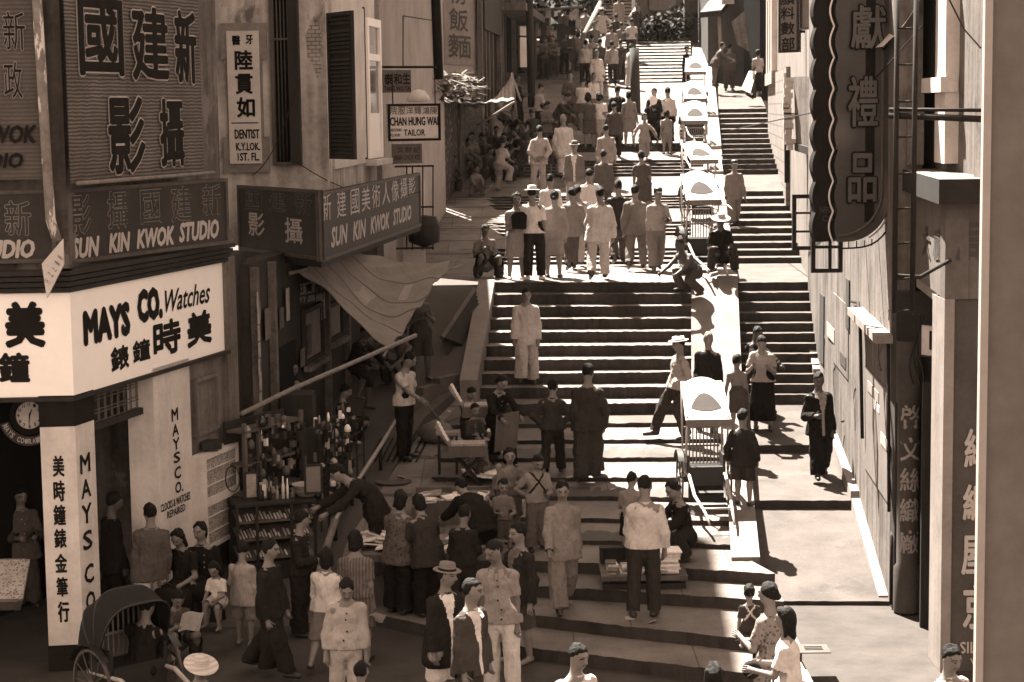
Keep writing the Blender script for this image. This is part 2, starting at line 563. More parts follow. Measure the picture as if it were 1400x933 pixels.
# --- coping wall between the wide steps and the side stairs
mb = MB()
ys = [24.4] + [24.4 + 1.0 * k for k in range(1, 60)]
for a, b in zip(ys, ys[1:]):
    p = [(X_slabL(a), a, -.2), (X_slabR(a), a, -.2), (X_slabR(b), b, -.2), (X_slabL(b), b, -.2)]
    q = [(X_slabL(a), a, z_slab(a)), (X_slabR(a), a, z_slab(a)), (X_slabR(b), b, z_slab(b)), (X_slabL(b), b, z_slab(b))]
    mb.add(p + q, [(4, 5, 6, 7), (1, 2, 6, 5), (3, 0, 4, 7)])
a = ys[0]
mb.quad((X_slabL(a), a, -.2), (X_slabR(a), a, -.2), (X_slabR(a), a, z_slab(a)), (X_slabL(a), a, z_slab(a)))
cop = mb.build('coping_wall', stone_slab)
tag(cop, 'long pale granite coping wall sloping up between the wide and the side stairs', 'wall')
# --- side stairs and pavement
mb = MB()
NS = 16
prev = None
def srow(D, z):
    row = []
    for c in range(NS + 1):
        xl, xr = X_slabR(D) - .02, X_wallR(D) + .05
        X = xl + (xr - xl) * c / NS
        xc = 4.4 + .09 * (D - 27)
        row.append((X, D + STILT * (X - xc) + jit(.008), z + jit(.004)))
    return row
for k, (D, z, r) in enumerate(SIDE):
    top = srow(D, z); bot = [(x, y + .006, (z - r if k else -.01)) for x, y, _ in top]
    if prev is not None:
        for c in range(NS): mb.quad(prev[c], prev[c + 1], bot[c + 1], bot[c])
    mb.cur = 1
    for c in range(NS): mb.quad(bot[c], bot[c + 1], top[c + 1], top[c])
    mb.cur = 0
    prev = top
far = [(x + 1, y + 20, z + 2.0) for x, y, z in prev]
for c in range(NS): mb.quad(prev[c], prev[c + 1], far[c + 1], far[c])
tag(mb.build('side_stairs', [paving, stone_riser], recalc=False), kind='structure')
# --- sloping walkway along the left houses
mb = MB()
def walk(u, v):
    Y = 23.8 + u * 13.2
    a = X_facL(Y) - 1.6; b = X_walkR(Y) if Y < 33.3 else X_stepL(Y) - .02
    return (a + (b - a) * v, Y, z_walk(Y))
mb.grid(walk, 60, 10)
for k in range(44):
    Y0, Y1 = 23.8 + 9.5 * k / 44, 23.8 + 9.5 * (k + 1) / 44
    mb.quad((X_walkR(Y0), Y0, z_walk(Y0)), (X_walkR(Y1), Y1, z_walk(Y1)), (X_walkR(Y1), Y1, -.1), (X_walkR(Y0), Y0, -.1))
tag(mb.build('walkway', dirt), kind='structure')
# low kerb where the walkway ends above the platform
kb = MB()
pl = [(557, 566), (583, 548), (606, 534), (632, 521)]
pw = [G(px - 4, py + 6) for px, py in pl]
for a, b in zip(pw, pw[1:]):
    U = (b - a); U.z = 0
    kb.obox(Vector((a.x, a.y, min(a.z, b.z) - .3)), U, Vector((0, 0, .58)), Vector((-U.y, U.x, 0)).normalized() * .14)
tag(kb.build('stone_kerb', stone_dk), kind='structure')
# distant ground behind the upper steps
mb = MB()
mb.grid(lambda u, v: (-60 + 140 * v, 120 + 180 * u, 14 + 30 * u), 10, 4)
tag(mb.build('hillside', stone_dk), kind='structure')

r0_ = random.Random(77); lt = MB()
for k in range(70):
    px, py = r0_.uniform(520, 960), r0_.uniform(400, 860)
    q = G(px, py)
    if abs(hgt(q.x, q.y - .25) - q.z) > .08 or abs(hgt(q.x, q.y + .25) - q.z) > .08: continue
    s_ = r0_.uniform(.02, .07); an_ = r0_.uniform(0, 6.3); u_ = Vector((math.cos(an_), math.sin(an_), .15)) * s_; w_ = Vector((-math.sin(an_), math.cos(an_), .3)) * s_ * r0_.uniform(.5, 1.2)
    q.z += .012; lt.quad(q - u_ - w_, q + u_ - w_, q + u_ + w_, q - u_ + w_)
tag(lt.build('paper_litter', paper_dk, recalc=False), 'scraps of paper scattered over the wide stone steps', 'litter', kind='stuff')

# --- the dusty air of the street
mb = MB(); mb.box(0, 135, 24, 420, 410, 50.02)
hz = bpy.data.materials.new('dusty_air'); hz.use_nodes = True
hn = hz.node_tree.nodes; hn.remove(hn['Principled BSDF'])
pv = hn.new('ShaderNodeVolumePrincipled'); pv.inputs['Color'].default_value = (.95, .86, .74, 1); pv.inputs['Density'].default_value = .00005; pv.inputs['Anisotropy'].default_value = .3
hz.node_tree.links.new(pv.outputs[0], hn['Material Output'].inputs['Volume'])
tag(mb.build('haze', hz), kind='stuff')
# ================================================================ lettering
_tc = bpy.data.curves.new('lettering_source', 'FONT'); _to = bpy.data.objects.new('lettering_source', _tc); COL.objects.link(_to)
_tc.align_x = 'LEFT'; _tc.resolution_u = 2
_tcache = {}
def glyphs(s, bold=0.0, shear=0.0):
    k = (s, bold, shear)
    if k not in _tcache:
        _tc.body = s; _tc.offset = bold; _tc.shear = shear
        dg = bpy.context.evaluated_depsgraph_get(); dg.update()
        me = bpy.data.meshes.new_from_object(_to.evaluated_get(dg))
        v = np.array([x.co[:2] for x in me.vertices]) if len(me.vertices) else np.zeros((1, 2))
        f = [tuple(p.vertices) for p in me.polygons]
        bpy.data.meshes.remove(me)
        lo, hi = v.min(0), v.max(0)
        _tcache[k] = ((v - (lo + hi) / 2) / np.maximum(hi - lo, 1e-6), f)
    return _tcache[k]
class Panel:
    "an upright board between plan points a and b (left and right as seen from the street), heights z0..z1"
    def __init__(s, a, b, z0, z1, tilt=None):
        s.a = Vector((a[0], a[1], z0)); s.b = Vector((b[0], b[1], z0))
        s.w = (s.b - s.a).length; s.U = (s.b - s.a).normalized(); s.V = Vector((0, 0, 1))
        s.z0, s.z1 = z0, z1; s.N = s.U.cross(s.V); s.h = z1 - z0
    def uv(s, px, py):
        d = ray(px, py)
        t = (s.a - CAM).dot(s.N) / d.dot(s.N)
        p = CAM + d * t - s.a
        return p.dot(s.U), p.dot(s.V)
    def at(s, u, v, n=0.0): return s.a + s.U * u + s.V * v + s.N * n
    def board(s, mb, t=.05, inset=0.0, n=0.0, u0=None, u1=None, v0=None, v1=None):
        u0 = inset if u0 is None else u0; u1 = s.w - inset if u1 is None else u1
        v0 = inset if v0 is None else v0; v1 = s.h - inset if v1 is None else v1
        mb.obox(s.at(u0, v0, n), s.U * (u1 - u0), s.V * (v1 - v0), s.N * -t)
        return mb
    def frame(s, mb, w=.06, t=.04, n=.02, v0=0, v1=None, u0=0, u1=None):
        v1 = s.h if v1 is None else v1; u1 = s.w if u1 is None else u1
        mb.obox(s.at(u0, v0, n), s.U * (u1 - u0), s.V * w, s.N * -t)
        mb.obox(s.at(u0, v1 - w, n), s.U * (u1 - u0), s.V * w, s.N * -t)
        mb.obox(s.at(u0, v0 + w, n), s.U * w, s.V * (v1 - v0 - 2 * w), s.N * -t)
        mb.obox(s.at(u1 - w, v0 + w, n), s.U * w, s.V * (v1 - v0 - 2 * w), s.N * -t)
        return mb
def letters(panel, items, mat, parent, name='lettering', n=.004, bold=.0, shear=0.0, fit=None):
    "items: (text, x0, y0, x1, y1) picture box of each piece of writing on the panel"
    mb = MB()
    for it in items:
        s, x0, y0, x1, y1 = it[:5]
        bd = it[5] if len(it) > 5 else bold
        sh = it[6] if len(it) > 6 else shear
        yc, xc = (y0 + y1) / 2, (x0 + x1) / 2
        ua, ub = panel.uv(x0, yc)[0], panel.uv(x1, yc)[0]
        va, vb = panel.uv(xc, y1)[1], panel.uv(xc, y0)[1]
        v, f = glyphs(s, 0.0, sh)
        b_ = bd * abs(vb - va) * .75; bf = b_ if fit is None else fit * abs(vb - va) * .75; W_, H_ = (ub - ua) - 2 * bf, (vb - va) - 2 * bf
        sh_ = [(0, 0)] if bd <= 0 else [(0, 0)] + [(b_ * math.cos(k * math.pi / 4), b_ * math.sin(k * math.pi / 4)) for k in range(8)]
        for k, (du, dv) in enumerate(sh_):      # thick brush strokes: the glyph stamped in a small ring
            mb.add([panel.at((ua + ub) / 2 + q[0] * W_ + du, (va + vb) / 2 + q[1] * H_ + dv, n + k * .0003) for q in v], f)
    return mb.build(name, mat, parent, recalc=False)
def sign(name, label, panel, board, frame=None, fw=.05, t=.05, group=None):
    o = thing(name, label, 'sign', panel.at(panel.w / 2, 0), group=group)
    mb = MB(); panel.board(mb, t); mb.build('board', board, o)
    if frame: mb = MB(); panel.frame(mb, fw, t + .03, .02); mb.build('frame', frame, o)
    return o

# ================================================================ LEFT: corner watch shop
c0 = XY(98.6, 22.0, 480)                       # the corner of the shop front
def on_front(px, py=480):                      # plan point on the shop's street front, which runs up the street
    d = ray(px, py); k = d.x / d.y
    L = (k * c0[1] - c0[0]) / (.263 - k)
    return (c0[0] + .263 * L, c0[1] + L)
fL = (c0[0] - 3.0, c0[1] - .12)
zs0, zs1 = 3.16, 4.33
e_end = on_front(311)
shop = thing('corner_shop_building', 'corner watch shop building with white sign band and white clad corner pillar', 'building', (c0[0] - 2, c0[1] + 2, 0))
mb = MB()                                      # upper storeys
fU = on_front(297, 150)
mb.wall((fL[0], fL[1] + .25), (c0[0] - .05, c0[1] + .25), 4.4, 20, .35)
mb.wall((c0[0] - .1, c0[1] + .3), (fU[0] - .1, fU[1] + .1), 4.4, 20, .35)
mb.wall((fU[0] - .1, fU[1] + .1), (fU[0] - 6, fU[1] + 1.2), 4.4, 20, -.3); mb.wall((e_end[0] - .1, e_end[1] + .1), (e_end[0] - 6, e_end[1] + 1.2), 0, 4.4, .3)
mb.build('wall', plaster, shop)
mb = MB()                                      # floor above, beam behind the sign band
mb.add([(fL[0], fL[1] + .3, 3.3), (c0[0], c0[1] + .3, 3.3), (e_end[0] - .1, e_end[1], 3.3), (e_end[0] - 5, e_end[1] + 1, 3.3), (fL[0] - 2, fL[1] + 5, 3.3)], [(0, 1, 2, 3, 4)])
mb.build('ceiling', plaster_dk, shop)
mb = MB()                                      # back wall of the shop, and an added partition to darken the interior
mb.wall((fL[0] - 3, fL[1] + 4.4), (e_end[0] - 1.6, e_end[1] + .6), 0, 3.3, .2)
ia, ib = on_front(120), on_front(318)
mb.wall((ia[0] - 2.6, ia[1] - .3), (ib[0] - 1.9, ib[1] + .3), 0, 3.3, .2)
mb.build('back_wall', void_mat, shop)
# dark ribbed mouldings between the sign band and the upper boards
mb = MB()
for k in range(4):
    z = 4.34 + k * .065; o = .05 + .035 * k
    a = (fL[0], fL[1] - o); b = (c0[0] + o * .3, c0[1] - o); c = (e_end[0] + o, e_end[1] - o * .3)
    mb.wall(a, b, z, z + .05, .3); mb.wall(b, c, z, z + .05, .3)
mb.build('cornice', dark_wood, shop)
# corner pillar
pj = on_front(134, 720)
pillar_l = Panel(XY(60, 21.95, 720), c0, 0.0, 3.05); pillar_r = Panel(c0, pj, 0.0, 3.05)
mb = MB()
A, B, C2 = Vector((*XY(60, 21.95, 720), 0)), Vector((*c0, 0)), Vector((*pj, 0))
D2 = A + (C2 - B)
pl4 = [(p.x, p.y) for p in (A, B, C2, D2)]
mb.prism(pl4, (0, 0, .30), (1, 0, 0), (0, 1, 0), (0, 0, 2.52))
pil = mb.build('corner_pillar', white_worn, shop)
mb = MB()
cx, cy = sum(p[0] for p in pl4) / 4, sum(p[1] for p in pl4) / 4
mb.prism([(cx + (x - cx) * 1.04, cy + (y - cy) * 1.04) for x, y in pl4], (0, 0, 0), (1, 0, 0), (0, 1, 0), (0, 0, .30))
mb.build('pillar_base', black_paint, shop); mb = MB()
mb.prism([(cx + (x - cx) * 1.02, cy + (y - cy) * 1.02) for x, y in pl4], (0, 0, 2.82), (1, 0, 0), (0, 1, 0), (0, 0, .35))
mb.build('pillar_collar', black_paint, shop)
cjk = [('美', 72, 623, 88, 652), ('時', 73, 657, 89, 686), ('鐘', 73, 690, 90, 718), ('錶', 74, 723, 91, 750), ('金', 75, 757, 92, 783), ('筆', 77, 789, 93, 816), ('行', 79, 822, 95, 851)]
letters(pillar_l, cjk, black_paint, pil, bold=.035)
letters(pillar_r, [('M', 109, 620, 123, 647), ('A', 110.5, 655, 124, 681), ('Y', 111.5, 689, 125, 716), ('S', 113, 725, 126, 752), ('C', 115, 771, 128, 798), ('O', 117, 808, 130, 834)], black_paint, pil, bold=.05)
# pier with vertical lettering, beside the shop window
qa, qb, qc = on_front(213, 640), on_front(263, 640), on_front(312, 640)
pier = Panel(qa, qb, .45, 3.2)
mb = MB(); pier.board(mb, .35); pr = mb.build('pier', white_worn, shop)
letters(pier, [('M', 234, 558, 243, 576), ('A', 235, 580, 244, 596), ('Y', 236, 599, 245, 615), ('S', 237, 618, 246, 633), ('C', 238, 638, 247, 655), ('O.', 239, 658, 250, 674)], black_paint, pr, bold=.05)
letters(pier, [('CLOCKS & WATCHES', 219, 681, 260, 692, .03), ('REPAIRED', 228, 694, 253, 704, .03)], black_paint, pr)
mb = MB(); pb = Panel(qa, qb, 0, .45); pb.board(mb, .36, n=.01); mb.build('pier_base', dark_wood, shop)
wl_ = Panel(qb, qc, 0, 3.2)
mb = MB(); wl_.board(mb, .3, n=-.03); mb.build('side_wall', plaster_md, shop)
mb = MB()
u0, u1 = wl_.uv(268, 640)[0], wl_.uv(302, 640)[0]
mb2 = MB()
wl_.frame(mb2, .05, .06, .02, 2.15, 2.9, u0, u1); mb2.build('wall_panel_moulding', plaster_md, shop)
# transom lattice over the doorway
tr = Panel(on_front(134, 560), on_front(213, 560), 2.72, 3.16)
mb = MB()
for k in range(9):
    for d in (0, .035):
        u = .05 + k * tr.w / 9 + d; mb.tube([tr.at(u, 0, -.2), tr.at(u, tr.h, -.2)], .007, 5)
for v in (.0, .1, .14, .26, .30, .42):
    mb.tube([tr.at(0, v, -.2), tr.at(tr.w, v, -.2)], .007, 5)
mb.build('transom_lattice', M('lattice_iron', .10, .3, 8, .5), shop)
mb = MB(); tr.board(mb, .1, n=-.14, v0=-.08, v1=.0); mb.build('transom_beam', dark_wood, shop)
# end pier of rough plaster with old quoins
ep = Panel(qc, on_front(326, 640), 0, 4.4)
mb = MB(); ep.board(mb, .5, n=.04); mb.build('end_pier', plaster_md, shop)
mb = MB()
u = MB()
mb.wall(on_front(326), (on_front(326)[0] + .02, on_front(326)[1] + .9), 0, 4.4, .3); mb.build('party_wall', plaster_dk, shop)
# left pier on the main road front
lp = Panel(XY(6, 26.4, 700), XY(56, 26.4, 700), .35, 3.2)
mb = MB(); lp.board(mb, .3); lpo = mb.build('pier', white_worn, shop)
letters(lp, [('C', 19, 626, 29, 641), ('O.', 21, 645, 31, 660)], black_paint, lpo, bold=.05)
letters(lp, [('& WATCHES', 28, 664, 52, 674, .03), ('REPAIRED', 28, 677, 46, 687, .03)], black_paint, lpo)
# wall showcase of watches
sc_ = thing('wall_showcase', 'white framed wall showcase of watch cards fixed beside the watch shop pier', 'display case', (qb[0], qb[1] - .1, 1.0))
u0, u1 = wl_.uv(263, 680)[0], wl_.uv(310, 680)[0]
vt = wl_.uv(285, 614)[1]; vb = wl_.uv(285, 742)[1]; vm = (vt + vb) / 2
mb = MB(); wl_.board(mb, .16, n=.16, u0=u0, u1=u1, v0=vb, v1=vt); mb.build('case', white_worn, sc_)
for va, vb2 in ((vb, vm), (vm, vt)):
    mb = MB(); wl_.frame(mb, .055, .03, .19, va, vb2, u0, u1); fr = mb.build('frame', white_worn, sc_)
    mb = MB(); wl_.board(mb, .01, n=.168, u0=u0 + .05, u1=u1 - .05, v0=va + .05, v1=vb2 - .05)
    mb.build('watch_card', M('watch_cards', .30, .3, 6, .7, .1, 30, extra=ex_voronoi(34, .06, .3, .4)), fr)
    mb = MB()
    for q in (.34, .67): wl_.board(mb, .04, n=.185, u0=u0 + .05, u1=u1 - .05, v0=va + (vb2 - va) * q - .006, v1=va + (vb2 - va) * q + .006)
    mb.build('shelf', white_worn, fr)
mb = MB(); bx = wl_.at(u0 + .45, vt + .05, .08); mb.box(bx.x, bx.y, bx.z + .03, .26, .30, .09, .25); tag(mb.build('cash_box', dark_wood), 'small black box lying on top of the wall showcase', 'box')
# fascia sign band
fas = thing('fascia_sign', 'large white angled watch company sign band around the shop corner', 'sign', (c0[0], c0[1] - .05, zs0))
pL = Panel(fL, c0, zs0, zs1); pR = Panel(c0, e_end, zs0, zs1)
mb = MB()
def band(mb, z0, z1, o):
    mb.add([(fL[0], fL[1] - o, z0), (c0[0] + o * .2, c0[1] - o, z0), (e_end[0] + o, e_end[1] - o * .3, z0), (e_end[0] - .3, e_end[1] + .1, z0), (c0[0] - .15, c0[1] + .3, z0), (fL[0], fL[1] + .3, z0),
            (fL[0], fL[1] - o, z1), (c0[0] + o * .2, c0[1] - o, z1), (e_end[0] + o, e_end[1] - o * .3, z1), (e_end[0] - .3, e_end[1] + .1, z1), (c0[0] - .15, c0[1] + .3, z1), (fL[0], fL[1] + .3, z1)],
           [(0, 1, 7, 6), (1, 2, 8, 7), (2, 3, 9, 8), (3, 4, 10, 9), (4, 5, 11, 10), (5, 0, 6, 11), (6, 7, 8, 9, 10, 11), (0, 5, 4, 3, 2, 1)])
band(mb, zs0, zs1, 0.0); mb.build('board', white_paint, fas)
mb = MB(); band(mb, zs0 - .05, zs0 - .003, .05); mb.build('lower_moulding', dark_wood, fas)
letters(pR, [('MAYS', 113, 418, 178, 467), ('CO.', 187, 393, 222, 440)], black_paint, fas, bold=.115)
letters(pR, [('Watches', 225, 391, 287, 421, .03, .35)], black_paint, fas)
letters(pR, [('錶', 151, 473, 176, 507), ('鐘', 181, 464, 205, 494), ('時', 209, 437, 247, 486), ('美', 255, 425, 289, 473)], black_paint, fas, bold=.06)
letters(pL, [('美', 6, 412, 62, 476), ('鐘', -2, 482, 41, 523)], black_paint, fas, bold=.06)
# clock sign
ck = P(40, 568, 22.6)
clk = thing('clock_sign', 'round black clock with white dial hanging behind the corner pillar', 'clock', ck)
def clk_p(r, t, n=0.0): return ck + Vector((.92, .25, 0)) * (r * math.cos(t)) + Vector((0, 0, r * math.sin(t))) + Vector((.25, -.92, 0)) * n
mb = MB()
for a, b, n0, n1 in ((0, .23, -.06, .0), (.16, .23, 0.0, .02)):
    ring = 28
    vs_ = [clk_p(r, 2 * math.pi * j / ring, n) for (r, n) in ((a, n0), (b, n0), (b, n1), (a, n1)) for j in range(ring)]
    mb.add(vs_, [(i * ring + j, i * ring + (j + 1) % ring, ((i + 1) % 4) * ring + (j + 1) % ring, ((i + 1) % 4) * ring + j) for i in range(4) for j in range(ring)])
mb.build('case', black_paint, clk)
mb = MB(); mb.add([clk_p(.165, 2 * math.pi * j / 28, .005) for j in range(28)], [tuple(range(28))]); dial = mb.build('dial', white_worn, clk)
mb = MB()
for k in range(12):
    t = math.pi / 2 - k * math.pi / 6; v, f = glyphs(str(k if k else 12), .02)
    c_ = clk_p(.128, t, .009); mb.add([c_ + Vector((.92, .25, 0)) * (q[0] * .03) + Vector((0, 0, q[1] * .04)) for q in v], f)
mb.build('numerals', black_paint, dial, recalc=False)
mb = MB()
for t, l, w in ((1.15, .08, .012), (-1.65, .11, .008)):
    d = clk_p(l, t, .012) - clk_p(0, t, .012); s_ = Vector((0, 0, 1)).cross(d).normalized() if abs(d.z) < .9 * d.length else Vector((.92, .25, 0))
    a = clk_p(0, t, .012); mb.quad(a - s_ * w, a + s_ * w, a + d + s_ * w * .4, a + d - s_ * w * .4)
mb.build('hand', black_paint, dial, recalc=False)
mb = MB()
NB = 18
vs_ = [clk_p(r, math.pi * (1.08 + .74 * j / NB), n) for (r, n) in ((.25, .0), (.36, .0), (.36, -.03), (.25, -.03)) for j in range(NB + 1)]
mb.add(vs_, [(i * (NB + 1) + j, i * (NB + 1) + j + 1, ((i + 1) % 4) * (NB + 1) + j + 1, ((i + 1) % 4) * (NB + 1) + j) for i in range(4) for j in range(NB)])
arc = mb.build('arc_board', sign_brown, clk)
mb = MB()
txt = 'MAYS CO.RAILWAY'
for i, ch in enumerate(txt):
    if ch == ' ': continue
    t = math.pi * (1.12 + .66 * i / (len(txt) - 1)); v, f = glyphs(ch, .03); c_ = clk_p(.305, t, .006)
    ur = Vector((.92, .25, 0)) * -math.sin(t) + Vector((0, 0, math.cos(t))); vr = Vector((.92, .25, 0)) * -math.cos(t) + Vector((0, 0, -math.sin(t)))
    mb.add([c_ + ur * (q[0] * .042) + vr * (q[1] * .065) for q in v], f)
mb.build('lettering', letter_gold, arc, recalc=False)

# ---- studio boards above
def DZ(px, py0, py1, D): return ZAT(px, py1, D), ZAT(px, py0, D)
s1 = Panel(XY(83, 22.3, 310), XY(311, 25.6, 290), 4.62, 5.47)
so = sign('studio_signboard', 'long dark studio signboard above the watch sign band, outlined characters over cream capitals', s1, sign_brown, sign_frame, .045)
def outlined(panel, items, parent, out=letter_grey, fill=sign_brown, bo=.035, n=.004):
    letters(panel, items, out, parent, 'lettering_outline', n, bold=bo)
    letters(panel, items, fill, parent, 'lettering', n + .004, bold=.008, fit=bo)
outlined(s1, [('影', 96, 266, 124, 322), ('攝', 146, 261, 174, 313), ('國', 191, 259, 221, 306), ('建', 233, 255, 261, 304), ('新', 276, 251, 302, 295)], so)
letters(s1, [('SUN', 97, 324, 136, 353, .07, .22), ('KIN', 148, 318, 178, 345, .07, .22), ('KWOK', 186, 311, 238, 338, .07, .22), ('STUDIO', 244, 302, 299, 329, .07, .22)], letter_gold, so, bold=.07)
s0 = Panel(XY(-75, 22.0, 310), XY(76, 22.15, 310), 4.66, 5.48)
so = sign('studio_signboard', 'studio signboard cut off by the left edge, beside the slanted pole', s0, sign_brown, sign_frame, .045)
outlined(s0, [('新', 6, 274, 43, 323)], so)
letters(s0, [('STUDIO', -42, 328, 48, 354, .07, .22)], letter_gold, so, bold=.07)
# cloth blinds with big characters
blind_m = M('woven_blind', .13, .35, 2.0, .9, .3, 30, extra=ex_wave(7.5, .03, .85, 'Z', 2.2))
b1a, b1b = XY(92, 22.0, 150), XY(275, 25.2, 120)
b1 = Panel(b1a, b1b, 5.55, 8.6)
bo_ = thing('painted_blind', 'woven blind painted with five big brush characters above the studio boards', 'blind', b1.at(1.3, 0))
def blind_mesh(p, amp=.02):
    mb = MB()
    mb.grid(lambda u, v: p.at(p.w * u, p.h * v, amp * math.sin(u * 9 + v * 2) * .5), 40, 30)
    mb.grid(lambda u, v: p.at(p.w * u, p.h * v, -.012 + amp * math.sin(u * 9 + v * 2) * .5), 40, 30)
    return mb
blind_mesh(b1).build('cloth', blind_m, bo_)
mb = MB(); mb.tube([b1.at(-.05, 0, .12), b1.at(b1.w + .05, 0, .12)], .025, 8); mb.build('bottom_rod', bamboo, bo_)
big = [('國', 103, -4, 167, 106), ('建', 176, 8, 229, 113), ('新', 235, 12, 267, 117), ('影', 144, 130, 197, 240), ('攝', 215, 133, 250, 230)]
letters(b1, big, M('blind_outline', .34, .2, 5, .8, 0), bo_, 'lettering_outline', .022, bold=.062)
letters(b1, big, black_paint, bo_, 'lettering', .028, bold=.036, fit=.062)
b0 = Panel(XY(-90, 21.9, 150), XY(56, 21.95, 150), 5.6, 8.6)
bo_ = thing('painted_blind', 'woven blind with faint thin characters at the left edge', 'blind', b0.at(.6, 0))
blind_mesh(b0).build('cloth', M('woven_blind_pale', .085, .3, 2.0, .9, .3, 30, extra=ex_wave(7, .05, .7, 'Z', 1.2)), bo_)
small = [('新', 4, 15, 36, 70), ('政', 5, 84, 32, 136)]
letters(b0, small, letter_grey, bo_, 'lettering_outline', .022, bold=.03)
letters(b0, small + [('KWOK', -30, 172, 50, 196, .07, .22), ('STUDIO', -60, 210, 32, 230, .07, .22)], black_paint, bo_, 'lettering', .028, fit=.03)
# slanted pole and drain pipe between the blinds
pp = [P(50, -10, 21.9), P(62, 190, 21.9), P(69, 300, 21.9), P(78, 330, 21.9)]
mb = MB(); mb.tube(pp, .055, 10); tag(mb.build('peeling_pole', M('peeling_pole_paint', .16, .4, 6, .8, .3, 25, extra=ex_patch(3.5, .5, .56, .58, (2, 2, .5)))), 'slanted pole with peeling pale paint between the two blinds', 'pole')
pa, pb = P(70, -10, 22.5), P(80, 250, 22.5)
dp = thing('drain_pipe', 'dark drain pipe with collars left of the big painted blind', 'pipe', (pb.x, pb.y, pb.z))
mb = MB(); mb.tube([pa, pb], .08, 12); mb.build('pipe', M('rusty_pipe', .09, .4, 5, .7, .2), dp)
for y in (90, 118, 205):
    q = P(71 + y * .04, y, 22.5); mb = MB(); mb.lathe([(.085, -.04), (.115, -.04), (.115, .04), (.085, .04)], q, 12); mb.build('collar', M('rusty_pipe', .09), dp)
# small slanted tag sign
tg = Panel(XY(58, 21.6, 370), XY(86, 21.9, 360), 4.42, 4.86)
mb = MB()
tgp = [P(57, 361, 21.6), P(86, 327, 21.6), P(87, 362, 21.6), P(64, 408, 21.6)]
mb.add(tgp + [p + Vector((0, .04, 0)) for p in tgp], [(0, 1, 2, 3), (7, 6, 5, 4), (0, 4, 5, 1), (1, 5, 6, 2), (2, 6, 7, 3), (3, 7, 4, 0)])
tgo = tag(mb.build('tag_sign', white_worn), 'small slanted white tag sign hanging over the corner of the watch sign', 'sign')
class FP(Panel):
    def __init__(s, o, U, V):
        s.a = Vector(o); s.U = Vector(U).normalized(); s.V = Vector(V); s.V = (s.V - s.U * s.V.dot(s.U)).normalized(); s.N = s.U.cross(s.V)
fp = FP(tgp[0], tgp[1] - tgp[0], tgp[0] - tgp[3])
letters(fp, [('行', 62, 378, 68, 392), ('江', 66, 368, 72, 383), ('上', 71, 361, 76, 375), ('南', 76, 353, 81, 367), ('利', 80, 345, 85, 360)], black_paint, tgo)

# ================================================================ LEFT: dentist's house
den = thing('dentist_house', 'old plastered corner house with barred window and open shutters, dentist upstairs', 'building', (-3.5, 31, 0))
dF = 30.75
p2x = XY(326, 30.5, 290)
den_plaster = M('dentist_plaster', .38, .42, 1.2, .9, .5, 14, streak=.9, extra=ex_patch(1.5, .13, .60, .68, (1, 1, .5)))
xs = XY(447, dF, 120)[0]
mb = MB()
mb.wall((-16, dF), (xs, dF), 4.25, 20, .35)  # carried on far left of view to stop sun leaking round
fa = (xs, dF + .02); fb = (X_facL(36.6), 36.6)
mb.wall(fa, fb, 4.25, 20, .3)
mb.wall((fb[0], fb[1]), (fb[0] - 4, fb[1] + .4), 4.25, 20, .3)
mb.build('wall', den_plaster, den)
mb = MB(); mb.add([(q[0], q[1], z) for z in (4.0, 4.08) for q in ((-14, 25.6), (e_end[0] - .05, e_end[1] + .1), (p2x[0], p2x[1]), (xs - .1, dF + .2), (-14, dF + .2))], [(0, 1, 2, 3, 4), (9, 8, 7, 6, 5)] + [(i, (i + 1) % 5, (i + 1) % 5 + 5, i + 5) for i in range(5)]); mb.build('sun_block_slab', plaster_dk, den)  # added slab, stops sun leaking down into the ground floor
brick_m = M('bare_brick', .38, .25, 3, .9, .4, 20, extra=ex_brick(4.2, .35, .5, .25, .03))
mb = MB()
bp_ = [(418, 50), (424, 32), (434, 30), (440, 48), (437, 80), (440, 96), (434, 108), (427, 88), (420, 78)]
w = [P(x, y, dF - .006) for x, y in bp_]
mb.add(w + [p + Vector((0, .005, 0)) for p in w], [tuple(range(9)), tuple(range(17, 8, -1))]); mb.build('bare_brick_patch', brick_m, den)
# lower storey (street wall) with openings in shade
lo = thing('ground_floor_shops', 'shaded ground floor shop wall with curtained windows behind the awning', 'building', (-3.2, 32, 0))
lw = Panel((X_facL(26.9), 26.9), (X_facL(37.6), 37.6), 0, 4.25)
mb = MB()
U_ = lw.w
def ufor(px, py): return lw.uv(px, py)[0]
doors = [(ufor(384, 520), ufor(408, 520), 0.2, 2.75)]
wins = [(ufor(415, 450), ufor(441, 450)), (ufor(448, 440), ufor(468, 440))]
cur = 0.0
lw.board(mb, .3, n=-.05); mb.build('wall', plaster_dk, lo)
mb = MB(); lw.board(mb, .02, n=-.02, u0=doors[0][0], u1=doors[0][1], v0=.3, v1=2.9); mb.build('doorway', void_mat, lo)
for (a, b), y0, y1 in zip(wins, (418, 412), (494, 465)):
    va = lw.uv((415 + 441) / 2 if y0 == 418 else 458, y1)[1]; vb_ = lw.uv(428 if y0 == 418 else 458, y0)[1]
    mb = MB(); lw.frame(mb, .07, .06, .03, va, vb_, a, b); wf = mb.build('window', dark_wood, lo)
    mb = MB(); lw.board(mb, .02, n=-.02, u0=a + .06, u1=b - .06, v0=va + .06, v1=vb_ - .06)
    mb.build('curtain', M('curtain', 0.16, .2, 5, .9, .15, 20), wf)
    mb = MB(); lw.board(mb, .12, n=.12, u0=a - .05, u1=b + .05, v0=va - .08, v1=va); mb.build('sill', plaster_md, wf)
